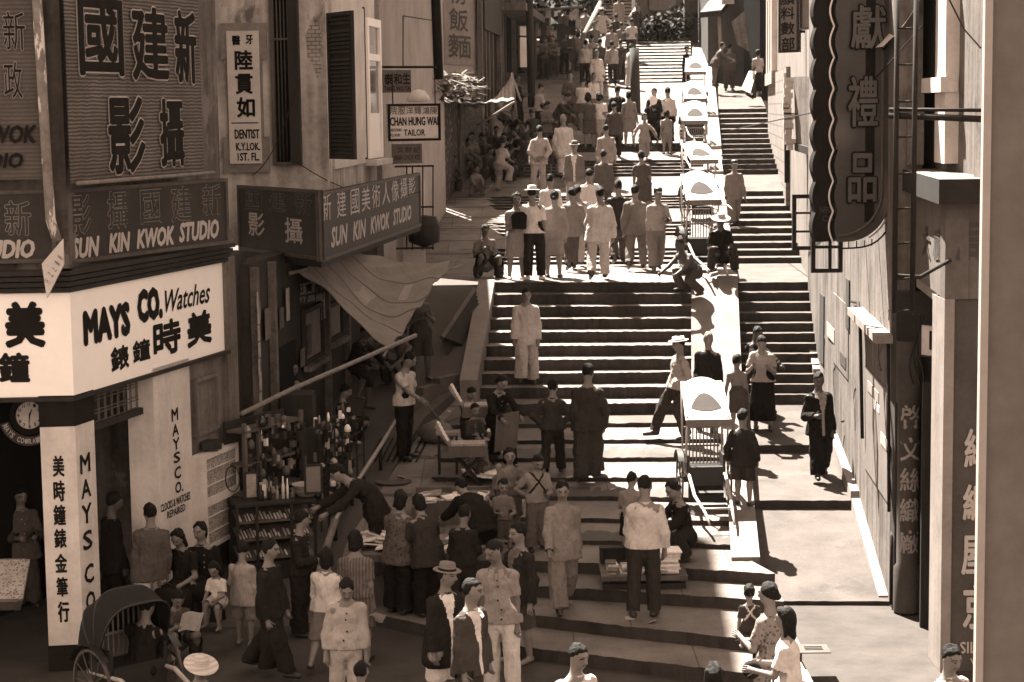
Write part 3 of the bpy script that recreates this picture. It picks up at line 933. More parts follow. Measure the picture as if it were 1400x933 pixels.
for px in (348, 372, 446, 474):
    u = ufor(px, 470); mb = MB(); lw.board(mb, .10, n=.06, u0=u, u1=u + .13, v0=0, v1=4.2); mb.build('post', M('post_paint_%d' % (px % 2), .09, .4, 5, .8, .2, 20, streak=.4), lo)
mb = MB(); u = ufor(345, 470)
for k in range(14):
    y = 398 + k * 23; v = lw.uv(347, min(y, 556))[1]
    if 398 + k * 23 > 556: break
    lw.board(mb, .01, n=.075 + .002 * (k % 2), u0=u + .06 + jit(.02), u1=u + .14 + jit(.03), v0=v - .22, v1=v + jit(.03))
mb.build('torn_poster_strip', paper_dk, lo)
r4 = random.Random(4)
for k in range(7):
    px = 352 + k * 14 + r4.uniform(-4, 4); py = r4.uniform(430, 520); (u_, v_) = lw.uv(px, py); w_, h_ = r4.uniform(.16, .35), r4.uniform(.22, .5)
    mb = MB(); lw.board(mb, .008, n=.012, u0=u_, u1=u_ + w_, v0=v_, v1=v_ + h_); mb.build('posted_bill', [paper_dk, plaster_md, mid_wood][k % 3], lo)
# plaques under the balcony
pq = Panel(XY(401, 29.8, 395), XY(441, 30.9, 395), ZAT(420, 402, 30.3), ZAT(420, 387, 30.3))
so = sign('shop_plaque', 'small white plaque with three dark characters over the shaded shop door', pq, paper_dk)
letters(pq, [('如', 404, 390, 414, 401), ('貫', 417, 389, 427, 400), ('陸', 430, 388, 440, 399)], black_paint, so, bold=.04)
pq = Panel(XY(407, 29.9, 408), XY(443, 30.9, 408), ZAT(425, 414, 30.4), ZAT(425, 403, 30.4))
so = sign('shop_plaque', 'dark plaque with pale characters just below the white plaque', pq, sign_brown)
letters(pq, [('行', 409, 405, 418, 413), ('昌', 421, 404, 430, 412), ('順', 432, 403, 441, 412)], letter_gold, so)
# barred window
bw = Panel(XY(371, dF - .02, 120), XY(411, dF - .02, 120), ZAT(390, 226, dF), ZAT(390, -12, dF))
wb = thing('barred_window', 'tall window with vertical iron bars and dark shutter leaves beside the dentist sign', 'window', bw.at(.2, 0))
mb = MB(); bw.board(mb, .05, n=.01); mb.build('pane', void_mat, wb)
mb = MB(); bw.frame(mb, .05, .1, .06); mb.build('frame', mid_wood, wb)
mb = MB()
for k in range(5): mb.tube([bw.at(.06 + k * .055, .05, .05), bw.at(.06 + k * .055, bw.h - .05, .05)], .011, 6)
bw.board(mb, .03, n=.065, u0=.04, u1=.3, v0=bw.h * .72, v1=bw.h * .72 + .03)
mb.build('bar', M('iron_bars', .07, .3, 8, .5), wb)
mb = MB(); mb.obox(bw.at(.30, .03, .07), bw.U * .14, bw.V * (bw.h - .06), bw.N * .16); mb.build('shutter', dark_wood, wb)
# open shutter leaf
sa = P(450, 15, 30.6); sb = P(484, 17, 29.9)
shp = Panel((P(450, 120, 30.65).x, 30.65), (P(484, 120, 29.9).x, 29.9), ZAT(470, 218, 30.2), ZAT(470, 16, 30.2))
sh = thing('louvred_shutter', 'dark louvred shutter leaf standing open at the house corner', 'shutter', shp.at(.3, 0))
mb = MB(); shp.frame(mb, .06, .05, .025); mb.build('frame', dark_wood, sh)
mb = MB()
for k in range(34):
    v = .07 + k * (shp.h - .14) / 34
    if k in (24, 31): 
        continue
    mb.obox(shp.at(.06, v, .012), shp.U * (shp.w - .12), shp.V * .045 + shp.N * -.03, shp.N * .008 + shp.V * .005)
mb.build('louvres', dark_wood, sh)
mb = MB(); shp.board(mb, .012, n=-.02, inset=.05); mb.build('backing', dark_wood, sh)
# white vertical sign and window beyond, on the street front
hs_ = Panel(XY(483, 33.9, 120), XY(499.5, 35.0, 120), ZAT(491, 219, 34.4), ZAT(491, 8, 34.4))
so = sign('vertical_sign', 'tall white vertical sign with black characters behind the open shutter', hs_, white_paint, black_paint, .03)
letters(hs_, [('專', 484, 24, 488, 38), ('醫', 484, 44, 488, 58), ('陸', 483, 68, 488, 92), ('貫', 483, 104, 488, 130), ('如', 484, 142, 489, 170)], black_paint, so, bold=.05)
letters(hs_, [('月', 486, 184, 489.5, 193), ('九', 490.5, 183, 494, 192), ('日', 495, 182, 498.5, 191)], black_paint, so, bold=.03)
wn_ = Panel(XY(500.5, 35.1, 120), XY(519, 36.5, 120), ZAT(510, 216, 35.8), ZAT(510, 26, 35.8))
wi = thing('white_window', 'tall white framed window next to the vertical sign', 'window', wn_.at(.3, 0))
mb = MB(); wn_.frame(mb, .14, .1, .05); wn_.board(mb, .08, n=.04, v0=wn_.h * .70, v1=wn_.h * .70 + .12, u0=.14, u1=wn_.w - .14); wn_.board(mb, .06, n=.03, v0=.0, v1=.8, u0=.14, u1=wn_.w - .14); mb.build('frame', white_paint, wi)
mb = MB(); wn_.board(mb, .03, n=.0, inset=.1); mb.build('pane', M('dusty_pane', .16, .2, 3, .2, 0, spec=.5), wi)
mb = MB(); mb.obox(wn_.at(-.2, -.12, .2), wn_.U * (wn_.w + .4), wn_.V * .1, wn_.N * -.25); mb.build('sill', white_worn, wi)
mb = MB()
wt = Panel((fa[0] + .05, dF + .5), (fb[0] + .02, 36.4), 5.4, 11); wt.board(mb, .1, n=.01); mb.build('pale_wall_panel', white_worn, den)  # panel paler than the house plaster around it
# dentist sign
dn = Panel(XY(303, dF - .1, 130), XY(366, dF - .1, 130), ZAT(335, 236, dF), ZAT(335, 32, dF))
so = thing('dentist_sign', 'pale upright dentist sign with black characters and English lettering', 'sign', dn.at(.3, 0))
mb = MB(); dn.board(mb, .05, n=-.02, u0=.08, u1=dn.w - .08); 
for v in (.0, dn.h - .55): dn.board(mb, .05, n=-.015, v0=v, v1=v + .55)
mb.build('backboard', M('sign_backboard', 0.2, .3, 3, .8, .2, 20), so)
mb = MB(); u0 = dn.uv(312, 130)[0]; u1 = dn.uv(356, 130)[0]; dn.board(mb, .04, n=.02, u0=u0, u1=u1, v0=.14, v1=dn.h - .12); mb.build('plate', M('aged_white_plate', 0.5, .15, 3, .7, .1, 20), so)
letters(dn, [('醫', 317, 49, 329, 62), ('牙', 336, 48, 346, 61), ('陸', 321, 69, 346, 96), ('貫', 322, 101, 346, 129), ('如', 324, 133, 349, 161)], black_paint, so, n=.024, bold=.045)
letters(dn, [('DENTIST', 321, 177, 355, 190), ('K.Y.LOK.', 323, 195, 356, 206), ('1ST. FL.', 325, 209, 355, 220)], black_paint, so, n=.024, bold=.04)
mb = MB(); dn.board(mb, .004, n=.025, u0=u0 + .04, u1=u1 - .04, v0=dn.uv(338, 169)[1], v1=dn.uv(338, 167.5)[1]); mb.build('rule', black_paint, so)
# balcony with its sign boards
p3a, p3b = XY(438, 28.0, 310), XY(574, 36.5, 270)
p2a = XY(326, 30.5, 290)
bal = thing('balcony', 'wooden balcony over the walkway carrying the studio boards', 'balcony', (p3a[0], p3a[1], 4.1))
mb = MB(); mb.prism([p2a, p3a, p3b, (fb[0] + .05, 36.5), (xs - .2, dF), (p2a[0], dF + .1)], (0, 0, 4.1), (1, 0, 0), (0, 1, 0), (0, 0, .1)); mb.build('floor', dark_wood, bal)
mb = MB()
for k in range(9):
    t = k / 8; a = Vector((*p3a, 5.12)).lerp(Vector((*p3b, 5.12)), t); b = Vector((xs, dF, 5.0)).lerp(Vector((fb[0], fb[1], 5.0)), t)
    mb.tube([a, b], .02, 6)
mb.build('strut', dark_wood, bal)
p2 = Panel(p2a, p3a, 4.2, 5.2); p3 = Panel(p3a, p3b, 4.18, 5.17)
so = sign('studio_signboard', 'dark studio signboard on the balcony end facing the road', p2, sign_brown, sign_frame, .05)
outlined(p2, [('國', 334, 254, 358, 288), ('建', 367, 258, 390, 290), ('新', 403, 262, 427, 294)], so)
letters(p2, [('影', 340, 291, 362, 323), ('攝', 390, 298, 414, 333)], letter_gold, so, bold=.02)
so = sign('studio_signboard', 'long studio signboard along the balcony front, foreshortened up the street', p3, sign_brown, sign_frame, .05)
ch = '新建國美術人像攝影'
xsn = [446, 466.5, 485, 500, 514, 527.5, 540, 552, 563]
letters(p3, [(c, x - 6.5 + i * .25, 283 - i * 3.7 - 19 + i * .75, x + 6.5 - i * .25, 283 - i * 3.7 + 19 - i * .75) for i, (c, x) in enumerate(zip(ch, xsn))], letter_gold, so, bold=.0)
letters(p3, [('SUN', 452, 308, 475, 336, .07, .22), ('KIN', 482, 301, 500, 327, .07, .22), ('KWOK', 506, 293, 532, 317, .07, .22), ('STUDIO', 537, 283, 562, 305, .07, .22)], letter_gold, so, bold=.06)
# cables at the balcony
for i, (a, b, lab) in enumerate([((408, 110, 30.4), (345, 240, 29.0), 'thin wire sagging from the barred window down to the balcony'), ((410, 225, 29.5), (575, 262, 36.0), 'thin wire strung along the balcony top')]):
    A_, B_ = P(*a), P(*b); mb = MB()
    mb.tube([A_.lerp(B_, t) - Vector((0, 0, .25 * 4 * t * (1 - t))) for t in [k / 10 for k in range(11)]], .008, 5); tag(mb.build('wire', dark_metal), lab, 'wire')
# ================================================================ RIGHT: lit side wall, verandah shop, hanging signs
def XR(Y): return X_wallR(Y)
rt = thing('side_wall_building', 'sunlit plastered side wall of the house beside the side stairs', 'building', (XR(30), 30, 0))
lit_wall = M('sunlit_plaster', .105, .5, 1.2, .9, .5, 12, streak=1.1, extra=ex_patch(1.1, .035, .56, .68, (1, 1, .35)))
mb = MB()
ysr = [24.5, 28, 32, 36.5]
for a, b in zip(ysr, ysr[1:]): mb.wall((XR(b), b), (XR(a), a), 0, 20, .35)
mb.build('wall', lit_wall, rt)
mb = MB()
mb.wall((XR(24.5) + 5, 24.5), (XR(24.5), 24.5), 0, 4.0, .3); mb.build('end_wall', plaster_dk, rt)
rw = Panel((XR(36.5), 36.5), (XR(24.5), 24.5), 0, 12)
for (pa, pb) in (((1120, 478, 35.2), (1136, 520, 34.0)), ((1148, 552, 32.6), (1172, 622, 30.8)), ((1170, 610, 31.0), (1181, 690, 27.9)), ((1181, 700, 27.8), (1222, 835, 24.6))):
    a, b = P(*pa), P(*pb); a.x, b.x = XR(a.y) - .12, XR(b.y) - .12
    U = b - a; mb = MB()
    mb.obox(a + Vector((0, 0, -.35)), U, Vector((0, 0, .55)), Vector((.14, 0, 0))); mb.build('plinth', plaster_lt, rt)
# hood and pipes on the wall
def wallbox(mb, x0, y0, x1, y1, n, t):
    (ua, va), (ub, vb) = rw.uv(x0, y0), rw.uv(x1, y1)
    mb.obox(rw.at(ua, min(va, vb), n), rw.U * (ub - ua), rw.V * abs(vb - va), rw.N * -t)
mb = MB()
a, b = rw.uv(1180, 430), rw.uv(1221, 470)
hood = [rw.at(a[0], a[1], .0), rw.at(b[0], b[1], .0), rw.at(b[0], b[1], .22), rw.at(a[0], a[1], .22)]
mb.add(hood + [p + Vector((0, 0, .1)) for p in hood], [(3, 2, 1, 0), (4, 5, 6, 7), (0, 1, 5, 4), (1, 2, 6, 5), (2, 3, 7, 6), (3, 0, 4, 7)])
mb.build('hood', plaster_lt, rt)
mb = MB()
mb.tube([rw.at(*rw.uv(1168, 412), .04), rw.at(*rw.uv(1179, 414), .06), rw.at(*rw.uv(1182, 440), .06), rw.at(*rw.uv(1184, 600), .05)], .025, 7); mb.build('pipe', dark_metal, rt)
mb = MB(); mb.tube([rw.at(*rw.uv(1213, 460), .05), rw.at(*rw.uv(1220, 468), .05), rw.at(*rw.uv(1221, 700), .05)], .022, 7); mb.build('pipe', dark_metal, rt)
mb = MB(); wallbox(mb, 1140, 400, 1160, 520, .012, .012); mb.build('repaired_panel', plaster_md, rt); mb = MB(); wallbox(mb, 1184, 500, 1216, 690, .014, .014); mb.build('repaired_panel', M('fresh_plaster', .125, .2, 2, .9, .2, 14, streak=.4), rt)
mb = MB()
wallbox(mb, 1122, 400, 1127, 500, .02, .03); wallbox(mb, 1158, 380, 1162, 452, .02, .03); mb.build('wall_recess', plaster_dk, rt)
mb = MB(); wallbox(mb, 1196, 545, 1199, 562, .02, .02); wallbox(mb, 1201, 552, 1204, 566, .02, .02); mb.build('small_plate', white_worn, rt)
# ---- verandah shop (nearest on the right)
vs_ = thing('verandah_shop', 'verandah corner shop with faded fascia, dark recess and painted pillars', 'building', (5.2, 23, 0))
pf = Panel(XY(1289, 21.5, 650), XY(1400, 21.5, 650), 0, 4.2)
px0, px1 = pf.a.x, pf.b.x
mb = MB(); mb.obox((px0, 21.5, 0), (.75, 0, 0), (0, 0, 4.18), (0, .55, 0))
ppil = mb.build('pillar', M('brown_pillar_paint', 0.06, .3, 3, .8, .2, 20, streak=.3), vs_)
mb = MB(); mb.obox((px0 - .012, 21.46, 0), (.11, 0, 0), (0, 0, 4.18), (0, .62, 0)); mb.build('pillar_lit_edge', plaster_lt, ppil)  # pale strip paints in the sunlit left face of the pillar
letters(pf, [('絲', 1318, 586, 1352, 640), ('綢', 1316, 662, 1352, 712), ('屋', 1314, 732, 1350, 786), ('京', 1316, 798, 1352, 860)], letter_gold, ppil, n=.012, bold=.03)
letters(pf, [('SILK-V', 1312, 877, 1366, 893), ('VI', 1326, 900, 1342, 914)], letter_gold, ppil, n=.012, bold=.03)
sf_a, sf_b = XY(1222, 27, 300), XY(1293, 21.48, 300)
zf0, zf1 = 4.18, 5.22
mb = MB()
mb.wall((sf_b[0] + 3.5, sf_b[1]), sf_b, zf0, zf1, -.25)
mb.wall(sf_b, sf_a, zf0, zf1, -.25)
fasR = mb.build('fascia', M('faded_fascia', .1, .25, 2, .85, .2, 16, streak=.4), vs_)
mb = MB()
mb.obox((sf_b[0] + .02, sf_b[1] + .05, zf0 - .12), (sf_a[0] - sf_b[0], sf_a[1] - sf_b[1], 0), (0, 0, .118), (.12, 0, 0)); mb.build('fascia_edge', plaster_lt, vs_)
pfs = Panel(sf_a, sf_b, zf0, zf1); pff = Panel(sf_b, (sf_b[0] + 3.5, sf_b[1]), zf0, zf1)
letters(pfs, [('大', 1262, 310, 1273, 352), ('廈', 1277, 314, 1290, 356)], letter_dim, fasR, n=.012, bold=.02)
letters(pff, [('局', 1306, 304, 1352, 358)], letter_dim, fasR, n=.012, bold=.04)
# balcony slab over the fascia
mb = MB()
l0, l1 = XY(1206, 27, 230), XY(1284, 21.0, 250)
mb.add([(l0[0], l0[1], 5.24), (l1[0], l1[1], 5.24), (l1[0] + 3.5, l1[1], 5.24), (l0[0] + 3.5, l0[1], 5.24), (l0[0], l0[1], 5.5), (l1[0], l1[1], 5.5), (l1[0] + 3.5, l1[1], 5.5), (l0[0] + 3.5, l0[1], 5.5)],
       [(3, 2, 1, 0), (4, 5, 6, 7), (0, 1, 5, 4), (1, 2, 6, 5), (2, 3, 7, 6), (3, 0, 4, 7)])
mb.build('balcony_slab', M('dark_slab', .016, .4, 4, .8, .2, 20), vs_)  # slab body near black, under a paler top sheet
mb = MB(); mb.add([(l0[0], l0[1], 5.505), (l1[0], l1[1], 5.505), (l1[0] + 3.5, l1[1], 5.505), (l0[0] + 3.5, l0[1], 5.505)], [(0, 1, 2, 3)]); mb.build('balcony_top', plaster_md, vs_)
# upper storey wall with window and pilaster
ua, ub = (5.30, 27.0), (5.06, 21.3)
uw = Panel(ua, ub, 5.5, 12)
def uwbox(mb, x0, y0, x1, y1, n, t):
    (a, va), (b, vb) = uw.uv(x0, y0), uw.uv(x1, y1)
    mb.obox(uw.at(a, min(va, vb), n), uw.U * (b - a), uw.V * abs(vb - va), uw.N * -t)
mb = MB(); uw.board(mb, .3, n=-.1); 
mb.wall((5.06 + 3, 21.3), (5.06 + .0, 21.3), 5.5, 20, -.3)
mb.build('upper_wall', plaster_md, vs_)
mb = MB(); uwbox(mb, 1287, -20, 1298, 224, .06, .2); uwbox(mb, 1222, 112, 1300, 126, .12, .2); mb.build('pilaster', white_worn, vs_)
mb = MB(); uwbox(mb, 1240, -20, 1280, 112, .0, .05); win = mb.build('window', void_mat, vs_)
mb = MB()
(a0, v0) = uw.uv(1238, -25); (a1, v1) = uw.uv(1278, 62)
mb.grid(lambda u, v: uw.at(a0 + (a1 - a0) * u, v0 + (v1 - v0) * v, .10 + .5 * v * v + .02 * math.sin(u * 20) * v), 16, 10)
bl = mb.build('window_blind', M('canvas_blind', .4, .12, 3, .9, .2, 25), win)
mb = MB(); (a0, v0) = uw.uv(1243, 220); (a1, v1) = uw.uv(1275, 128)
mb.add([uw.at(a0, v0, .1), uw.at(a1, v0, .1), uw.at(a1, v1, .1), uw.at(a0 + (a1 - a0) * .6, v1, .1), uw.at(a0, v0, .3), uw.at(a1, v0, .3), uw.at(a1, v1, .3), uw.at(a0 + (a1 - a0) * .6, v1, .3)],
       [(0, 1, 2, 3), (7, 6, 5, 4), (0, 4, 5, 1), (1, 5, 6, 2), (2, 6, 7, 3), (3, 7, 4, 0)]); mb.build('balcony_buttress', plaster_md, vs_)
# recess, inner column with vertical characters, lamp box sign
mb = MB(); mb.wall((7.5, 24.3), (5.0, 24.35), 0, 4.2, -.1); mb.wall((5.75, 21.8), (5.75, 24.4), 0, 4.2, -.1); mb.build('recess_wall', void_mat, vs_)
mb = MB()
for x in (1262, 1268, 1275): q = P(x, 700, 23.4); mb.box(q.x, q.y, 1.5, .05, .05, 3.0)
mb.build('door_frame', dark_wood, vs_)
ic = P(1241, 700, 24.1)
mb = MB(); mb.lathe([(.17, 0), (.17, .55), (.135, .6), (.135, 2.6), (.16, 2.65), (.16, 3.4)], (ic.x, ic.y, .02), 18); icol = mb.build('inner_column', M('brown_column', 0.045, .3, 3, .7, .15, 20, streak=.3), vs_)
mb = MB()
for c, y0, y1 in (('啓', 553, 587), ('文', 597, 631), ('絲', 639, 673), ('織', 681, 714), ('廠', 724, 757)):
    v, f = glyphs(c); zc = ZAT(1241, (y0 + y1) / 2, 24.0)
    for k, (du, dv) in enumerate([(0, 0), (.006, 0), (-.006, 0), (0, .006), (0, -.006)]):
        pts = []
        for q in v:
            t = q[0] * 1.9 + du * 7
            pts.append((ic.x + (.138 + k * .0004) * math.sin(t), ic.y - (.138 + k * .0004) * math.cos(t), zc + q[1] * .29 + dv))
        mb.add(pts, f)
mb.build('lettering', M('column_lettering', 0.22, .2, 5, .7, .05), icol, recalc=False)
eb = Panel(XY(1258, 23.2, 466), XY(1292, 22.9, 466), ZAT(1275, 490, 23), ZAT(1275, 444, 23))
so = sign('box_sign', 'white box sign with a dark capital letter hanging in the dark shop recess', eb, white_worn, dark_wood, .02, .12)
letters(eb, [('E', 1272, 453, 1286, 479)], black_paint, so, n=.02, bold=.06)
mb = MB()
for k in range(3):
    pts = [P(1248 + k * 5 + 5 * math.sin(j * .8 + k), 430 + j * 12, 22.9) for j in range(9)]
    mb.tube(pts, .012, 5)
tag(mb.build('cable_bundle', dark_metal), 'bundle of dark cables sagging beside the white box sign', 'cable')
# low rail post at the wall corner
mb = MB(); a = P(1220, 733, 24.3); mb.tube([(a.x, a.y, .05), (a.x, a.y, a.z), (a.x + .02, a.y + .1, a.z + .02)], .03, 8); tag(mb.build('corner_post', dark_metal), 'short dark iron post at the foot of the sunlit wall corner', 'post')
# ---- iron ladder
la, lb = P(1227, -20, 21.2), P(1223, 428, 21.2)
ra, rb_ = P(1253, -20, 21.0), P(1247, 425, 21.0)
lad = thing('iron_ladder', 'dark iron ladder hanging in front of the verandah', 'ladder', (lb.x, lb.y, lb.z))
for a, b in ((la, lb), (ra, rb_)):
    mb = MB(); mb.tube([a, b], .028, 8); mb.build('rail', dark_metal, lad)
for y in (38, 87, 137, 185, 235, 283, 331, 380, 425):
    t = (y + 20) / 446; mb = MB(); mb.tube([la.lerp(lb, t), ra.lerp(rb_, t)], .012, 6); mb.build('rung', dark_metal, lad)
br = thing('sign_bracket', 'pair of horizontal dark iron bars crossing the ladder', 'bracket', P(1230, 160, 21.3))
for y0, y1, r in ((150, 151, .02), (158, 163, .035)):
    mb = MB(); mb.tube([P(1216, y0, 21.3), P(1342, y1, 20.8)], r, 8); mb.build('bar', dark_metal, br)
mb = MB(); mb.tube([P(1222, 377, 21.2), P(1258, 379, 21.2), P(1299, 356, 21.45)], .022, 8); tag(mb.build('stay_rod', dark_metal), 'bent stay rod from the ladder foot to the fascia', 'rod')
# ---- big scalloped hanging sign
Ds = 25.0
z0 = ZAT(1160, 331, Ds); z1 = ZAT(1160, -40, Ds)
xa, xb = P(1146, 200, Ds).x, P(1217, 200, Ds).x
big_s = thing('hanging_sign', 'big dark gift shop sign with scalloped edge and raised outlined characters', 'sign', ((xa + xb) / 2, Ds, z0))
wS = xb - xa; hS = z1 - z0; pitch_ = ZAT(1160, 0, Ds) - ZAT(1160, 45, Ds)
def scal(z): return .045 * abs(math.sin(math.pi * (z - z0) / (pitch_ * .95)))
zz = [z0 + hS * k / 120 for k in range(121)]
rad = .55
right = []
for k in range(13):
    t = -math.pi / 2 + (math.pi / 2) * k / 12
    right.append((xb - rad + rad * math.cos(t), z0 + rad + rad * math.sin(t)))
poly = [(xa - scal(z), z) for z in zz[::-1]] + right + [(xb, z1)]
sign_face = M('sign_face_brown', 0.032, .3, 2.0, .5, .05, 20, streak=.2, extra=ex_voronoi(1.6, .085, .2, .5), spec=.4)
mb = MB(); mb.prism(poly, (0, Ds, 0), (1, 0, 0), (0, 0, 1), (0, .34, 0)); mb.build('board', sign_face, big_s)
# thick scalloped flank set back to the left
mb = MB(); fl = [(xa - .27 - scal(z) * 1.1, z) for z in zz[::-1]] + [(xa - .03, z0 + .01), (xa - .03, z1)]
mb.prism(fl, (0, Ds + .03, 0), (1, 0, 0), (0, 0, 1), (0, .28, 0)); flank = mb.build('flank', black_paint, big_s)
mb = MB(); mb.tube([(xa - .06 - scal(z) * 1.2, Ds - .01, z) for z in zz], .013, 6); mb.build('neon_tube', M('glass_tubing', .55, .1, 6, .2, 0, spec=.5), big_s)
mb = MB(); mb.tube([(xb - .10, Ds - .012, z1)] + [(x - .10, Ds - .012, z + .08) for x, z in right[::-1]], .02, 6); mb.build('border_moulding', sign_frame, big_s)
mb = MB(); mb.tube([(xb + .035, Ds + .1, z1)] + [(x + .035, Ds + .1, z - .03) for x, z in right[::-1][:9]], .012, 6); mb.build('edge_tube', M('glass_tubing', .55), big_s)
mb = MB(); mb.box((xa + xb) / 2 + .07, Ds - .006, z0 + hS / 2 + .1, .12, .012, hS - .3); mb.build('centre_band', black_paint, big_s)
bp = Panel((xa, Ds), (xb, Ds), z0, z1)
bc = [('獻', 1160, 5, 1213, 70), ('禮', 1156, 102, 1202, 176), ('品', 1156, 207, 1200, 279)]
raised = M('raised_characters', .05, .25, 5, .45, .1, spec=.4)
for c in bc:
    o1 = letters(bp, [c], black_paint, big_s, 'character', n=.035, bold=.05)
    o2 = letters(bp, [(c[0], c[1] + 2.5, c[2] + 2.5, c[3] - 2.5, c[4] - 2.5)], raised, o1, 'character_face', n=.06, bold=.018)
    o2.location = (0, 0, 0)
    sd = MB()
fpn = Panel((xa - .27, Ds + .028), (xa - .03, Ds + .028), z0, z1)
letters(fpn, [('NEON', 1121, 283, 1143, 291), ('CO.', 1124, 295, 1141, 303)], letter_dim, flank, n=.006, bold=.01)
mb = MB(); mb.tube([(xa - .2, Ds + .25, z0 + .3), (XR(Ds) + .1, Ds + .3, z0 + .3)], .025, 6); mb.tube([(xb, Ds + .2, z0 + 1.8), (XR(Ds) + .3, Ds + .2, z0 + 1.8)], .025, 6); mb.build('bracket', dark_metal, big_s)
mb = MB()
for k in range(5):
    t = k / 4; a_ = P(1150 + 42 * t, 331 - 4 * t * t, Ds + .1); mb.tube([a_, a_ + Vector((0, 0, -.09))], .008, 5)
mb.tube([P(1150 + 62 * t, 340 - 2 * t - 22 * t ** 4, Ds + .1) for t in [k / 10 for k in range(11)]], .012, 6)
mb.build('lower_rod', dark_metal, big_s)
# ---- two dark empty sign frames
for lab, x0, x1, y0, y1, D, nv in (('dark metal sign frame with three panes beside the right stairs', 1083, 1113, 266, 342, 27.6, 3), ('dark iron double frame under the big hanging sign', 1109, 1152, 282, 373, 26.0, 2)):
    fpn2 = Panel(XY(x0, D, 320), XY(x1, D, 320), ZAT((x0 + x1) / 2, y1, D), ZAT((x0 + x1) / 2, y0, D))
    o = thing('sign_skeleton', lab, 'frame', fpn2.at(fpn2.w / 2, 0))
    mb = MB(); fpn2.frame(mb, .055, .07, .03); mb.build('frame', dark_metal, o)
    mb = MB()
    if nv == 3:
        for k in (1, 2): fpn2.board(mb, .04, n=.02, u0=.05, u1=fpn2.w - .05, v0=fpn2.h * k / 3 - .015, v1=fpn2.h * k / 3 + .015)
    else:
        fpn2.board(mb, .05, n=.025, u0=fpn2.w * .55, u1=fpn2.w * .55 + .04, v0=.05, v1=fpn2.h - .05)
        fpn2.board(mb, .04, n=.02, u0=.05, u1=fpn2.w - .05, v0=.32, v1=.36)
    mb.build('divider', dark_metal, o)
    mb = MB(); mb.tube([fpn2.at(fpn2.w, fpn2.h * .8, 0), (XR(D) + .1, D + .1, fpn2.z0 + fpn2.h * .8)], .025, 6); mb.build('bracket', dark_metal, o)
# ---- side stairs: the houses further up on the right
hb = thing('upper_right_house', 'weathered house with brick base and white pilasters beyond the lit side wall', 'building', (XR(45), 45, 3))
mb = MB()
ys2 = [36.55, 41, 47, 53, 60]
for a, b in zip(ys2, ys2[1:]): mb.wall((XR(b) + .06, b), (XR(a) + .06, a), 2, 22, .4)
mb.wall((XR(60) + 6, 60.4), (XR(60) + .06, 60), 4, 22, .4)
mb.build('wall', M('patched_plaster', .13, .4, .9, .9, .4, 10, streak=.8), hb)
mb = MB()
def hbx(mb, D0, D1, z0_, z1_, n, t=.3): mb.wall((XR(D1) + .06 - n, D1), (XR(D0) + .06 - n, D0), z0_, z1_, t)
hbx(mb, 46, 59.8, 3.8, 7.2, .10); mb.build('brick_base', M('pale_brick', .17, .25, 2, .9, .4, 20, extra=ex_brick(1.0, .5, .6, .28, .02, 'y')), hb)
for D in (55.0, 57.0, 59.3):
    mb = MB(); hbx(mb, D, D + .5, 7.2, 16, .16, .4); mb.build('pilaster', white_worn, hb)
mb = MB(); hbx(mb, 53.5, 59.8, 6.9, 7.25, .2, .35); mb.build('ledge', plaster_lt, hb)
# parapet box and broken wall piece right of the steps (about px 1070-1115, row 100-240)
mb = MB()
p0, p1 = P(1084, 107, 38), P(1116, 107, 36.8)
mb.add([P(1085, 105, 38.5), P(1115, 105, 36.8), P(1115, 205, 36.8), P(1088, 196, 38.5)] + [q + Vector((.35, .3, 0)) for q in (P(1085, 105, 38.5), P(1115, 105, 36.8), P(1115, 205, 36.8), P(1088, 196, 38.5))],
       [(0, 1, 2, 3), (7, 6, 5, 4), (0, 4, 5, 1), (1, 5, 6, 2), (2, 6, 7, 3), (3, 7, 4, 0)]); mb.build('parapet', plaster_md, hb)
mb = MB()
q = [P(1086, 196, 38.4), P(1117, 205, 36.6), P(1117, 216, 36.6), P(1086, 206, 38.4)]
mb.add(q + [p + Vector((.5, .2, 0)) for p in q], [(0, 1, 2, 3), (7, 6, 5, 4), (0, 4, 5, 1), (1, 5, 6, 2), (2, 6, 7, 3), (3, 7, 4, 0)]); mb.build('parapet_sill', dark_wood, hb)
mb = MB()
pk = Panel((XR(37.5) - .05, 38.6), (XR(36.6) + .0, 36.9), 6.0, 7.0)
for k in range(14):
    q = P(1078 + jit(4), 110 + k * 7, 38.6); mb.box(q.x, q.y, q.z, .12 + abs(jit(.1)), .05, .1 + abs(jit(.06)))
mb.build('flaking_plaster', white_worn, hb)
wdw = Panel(XY(1096, 37.4, 20), XY(1114, 36.9, 20), ZAT(1105, 40, 37), ZAT(1105, -20, 37))
wo_ = thing('small_window', 'small dark framed window right of the hanging upright sign', 'window', wdw.at(.1, 0))
mb = MB(); wdw.frame(mb, .04, .08, .05); mb.build('frame', dark_wood, wo_)
mb = MB(); wdw.board(mb, .05, n=.02, inset=.03); mb.build('pane', M('dusty_pane', .16), wo_)
mb = MB()
for D, x in ((41, 1070),):
    mb.tube([P(1075, 100, 38.8), P(1076, 250, 38.8)], .05, 8)
tag(mb.build('drain_pipe', dark_metal), 'dark drain pipe on the patched wall beside the side stairs', 'pipe')
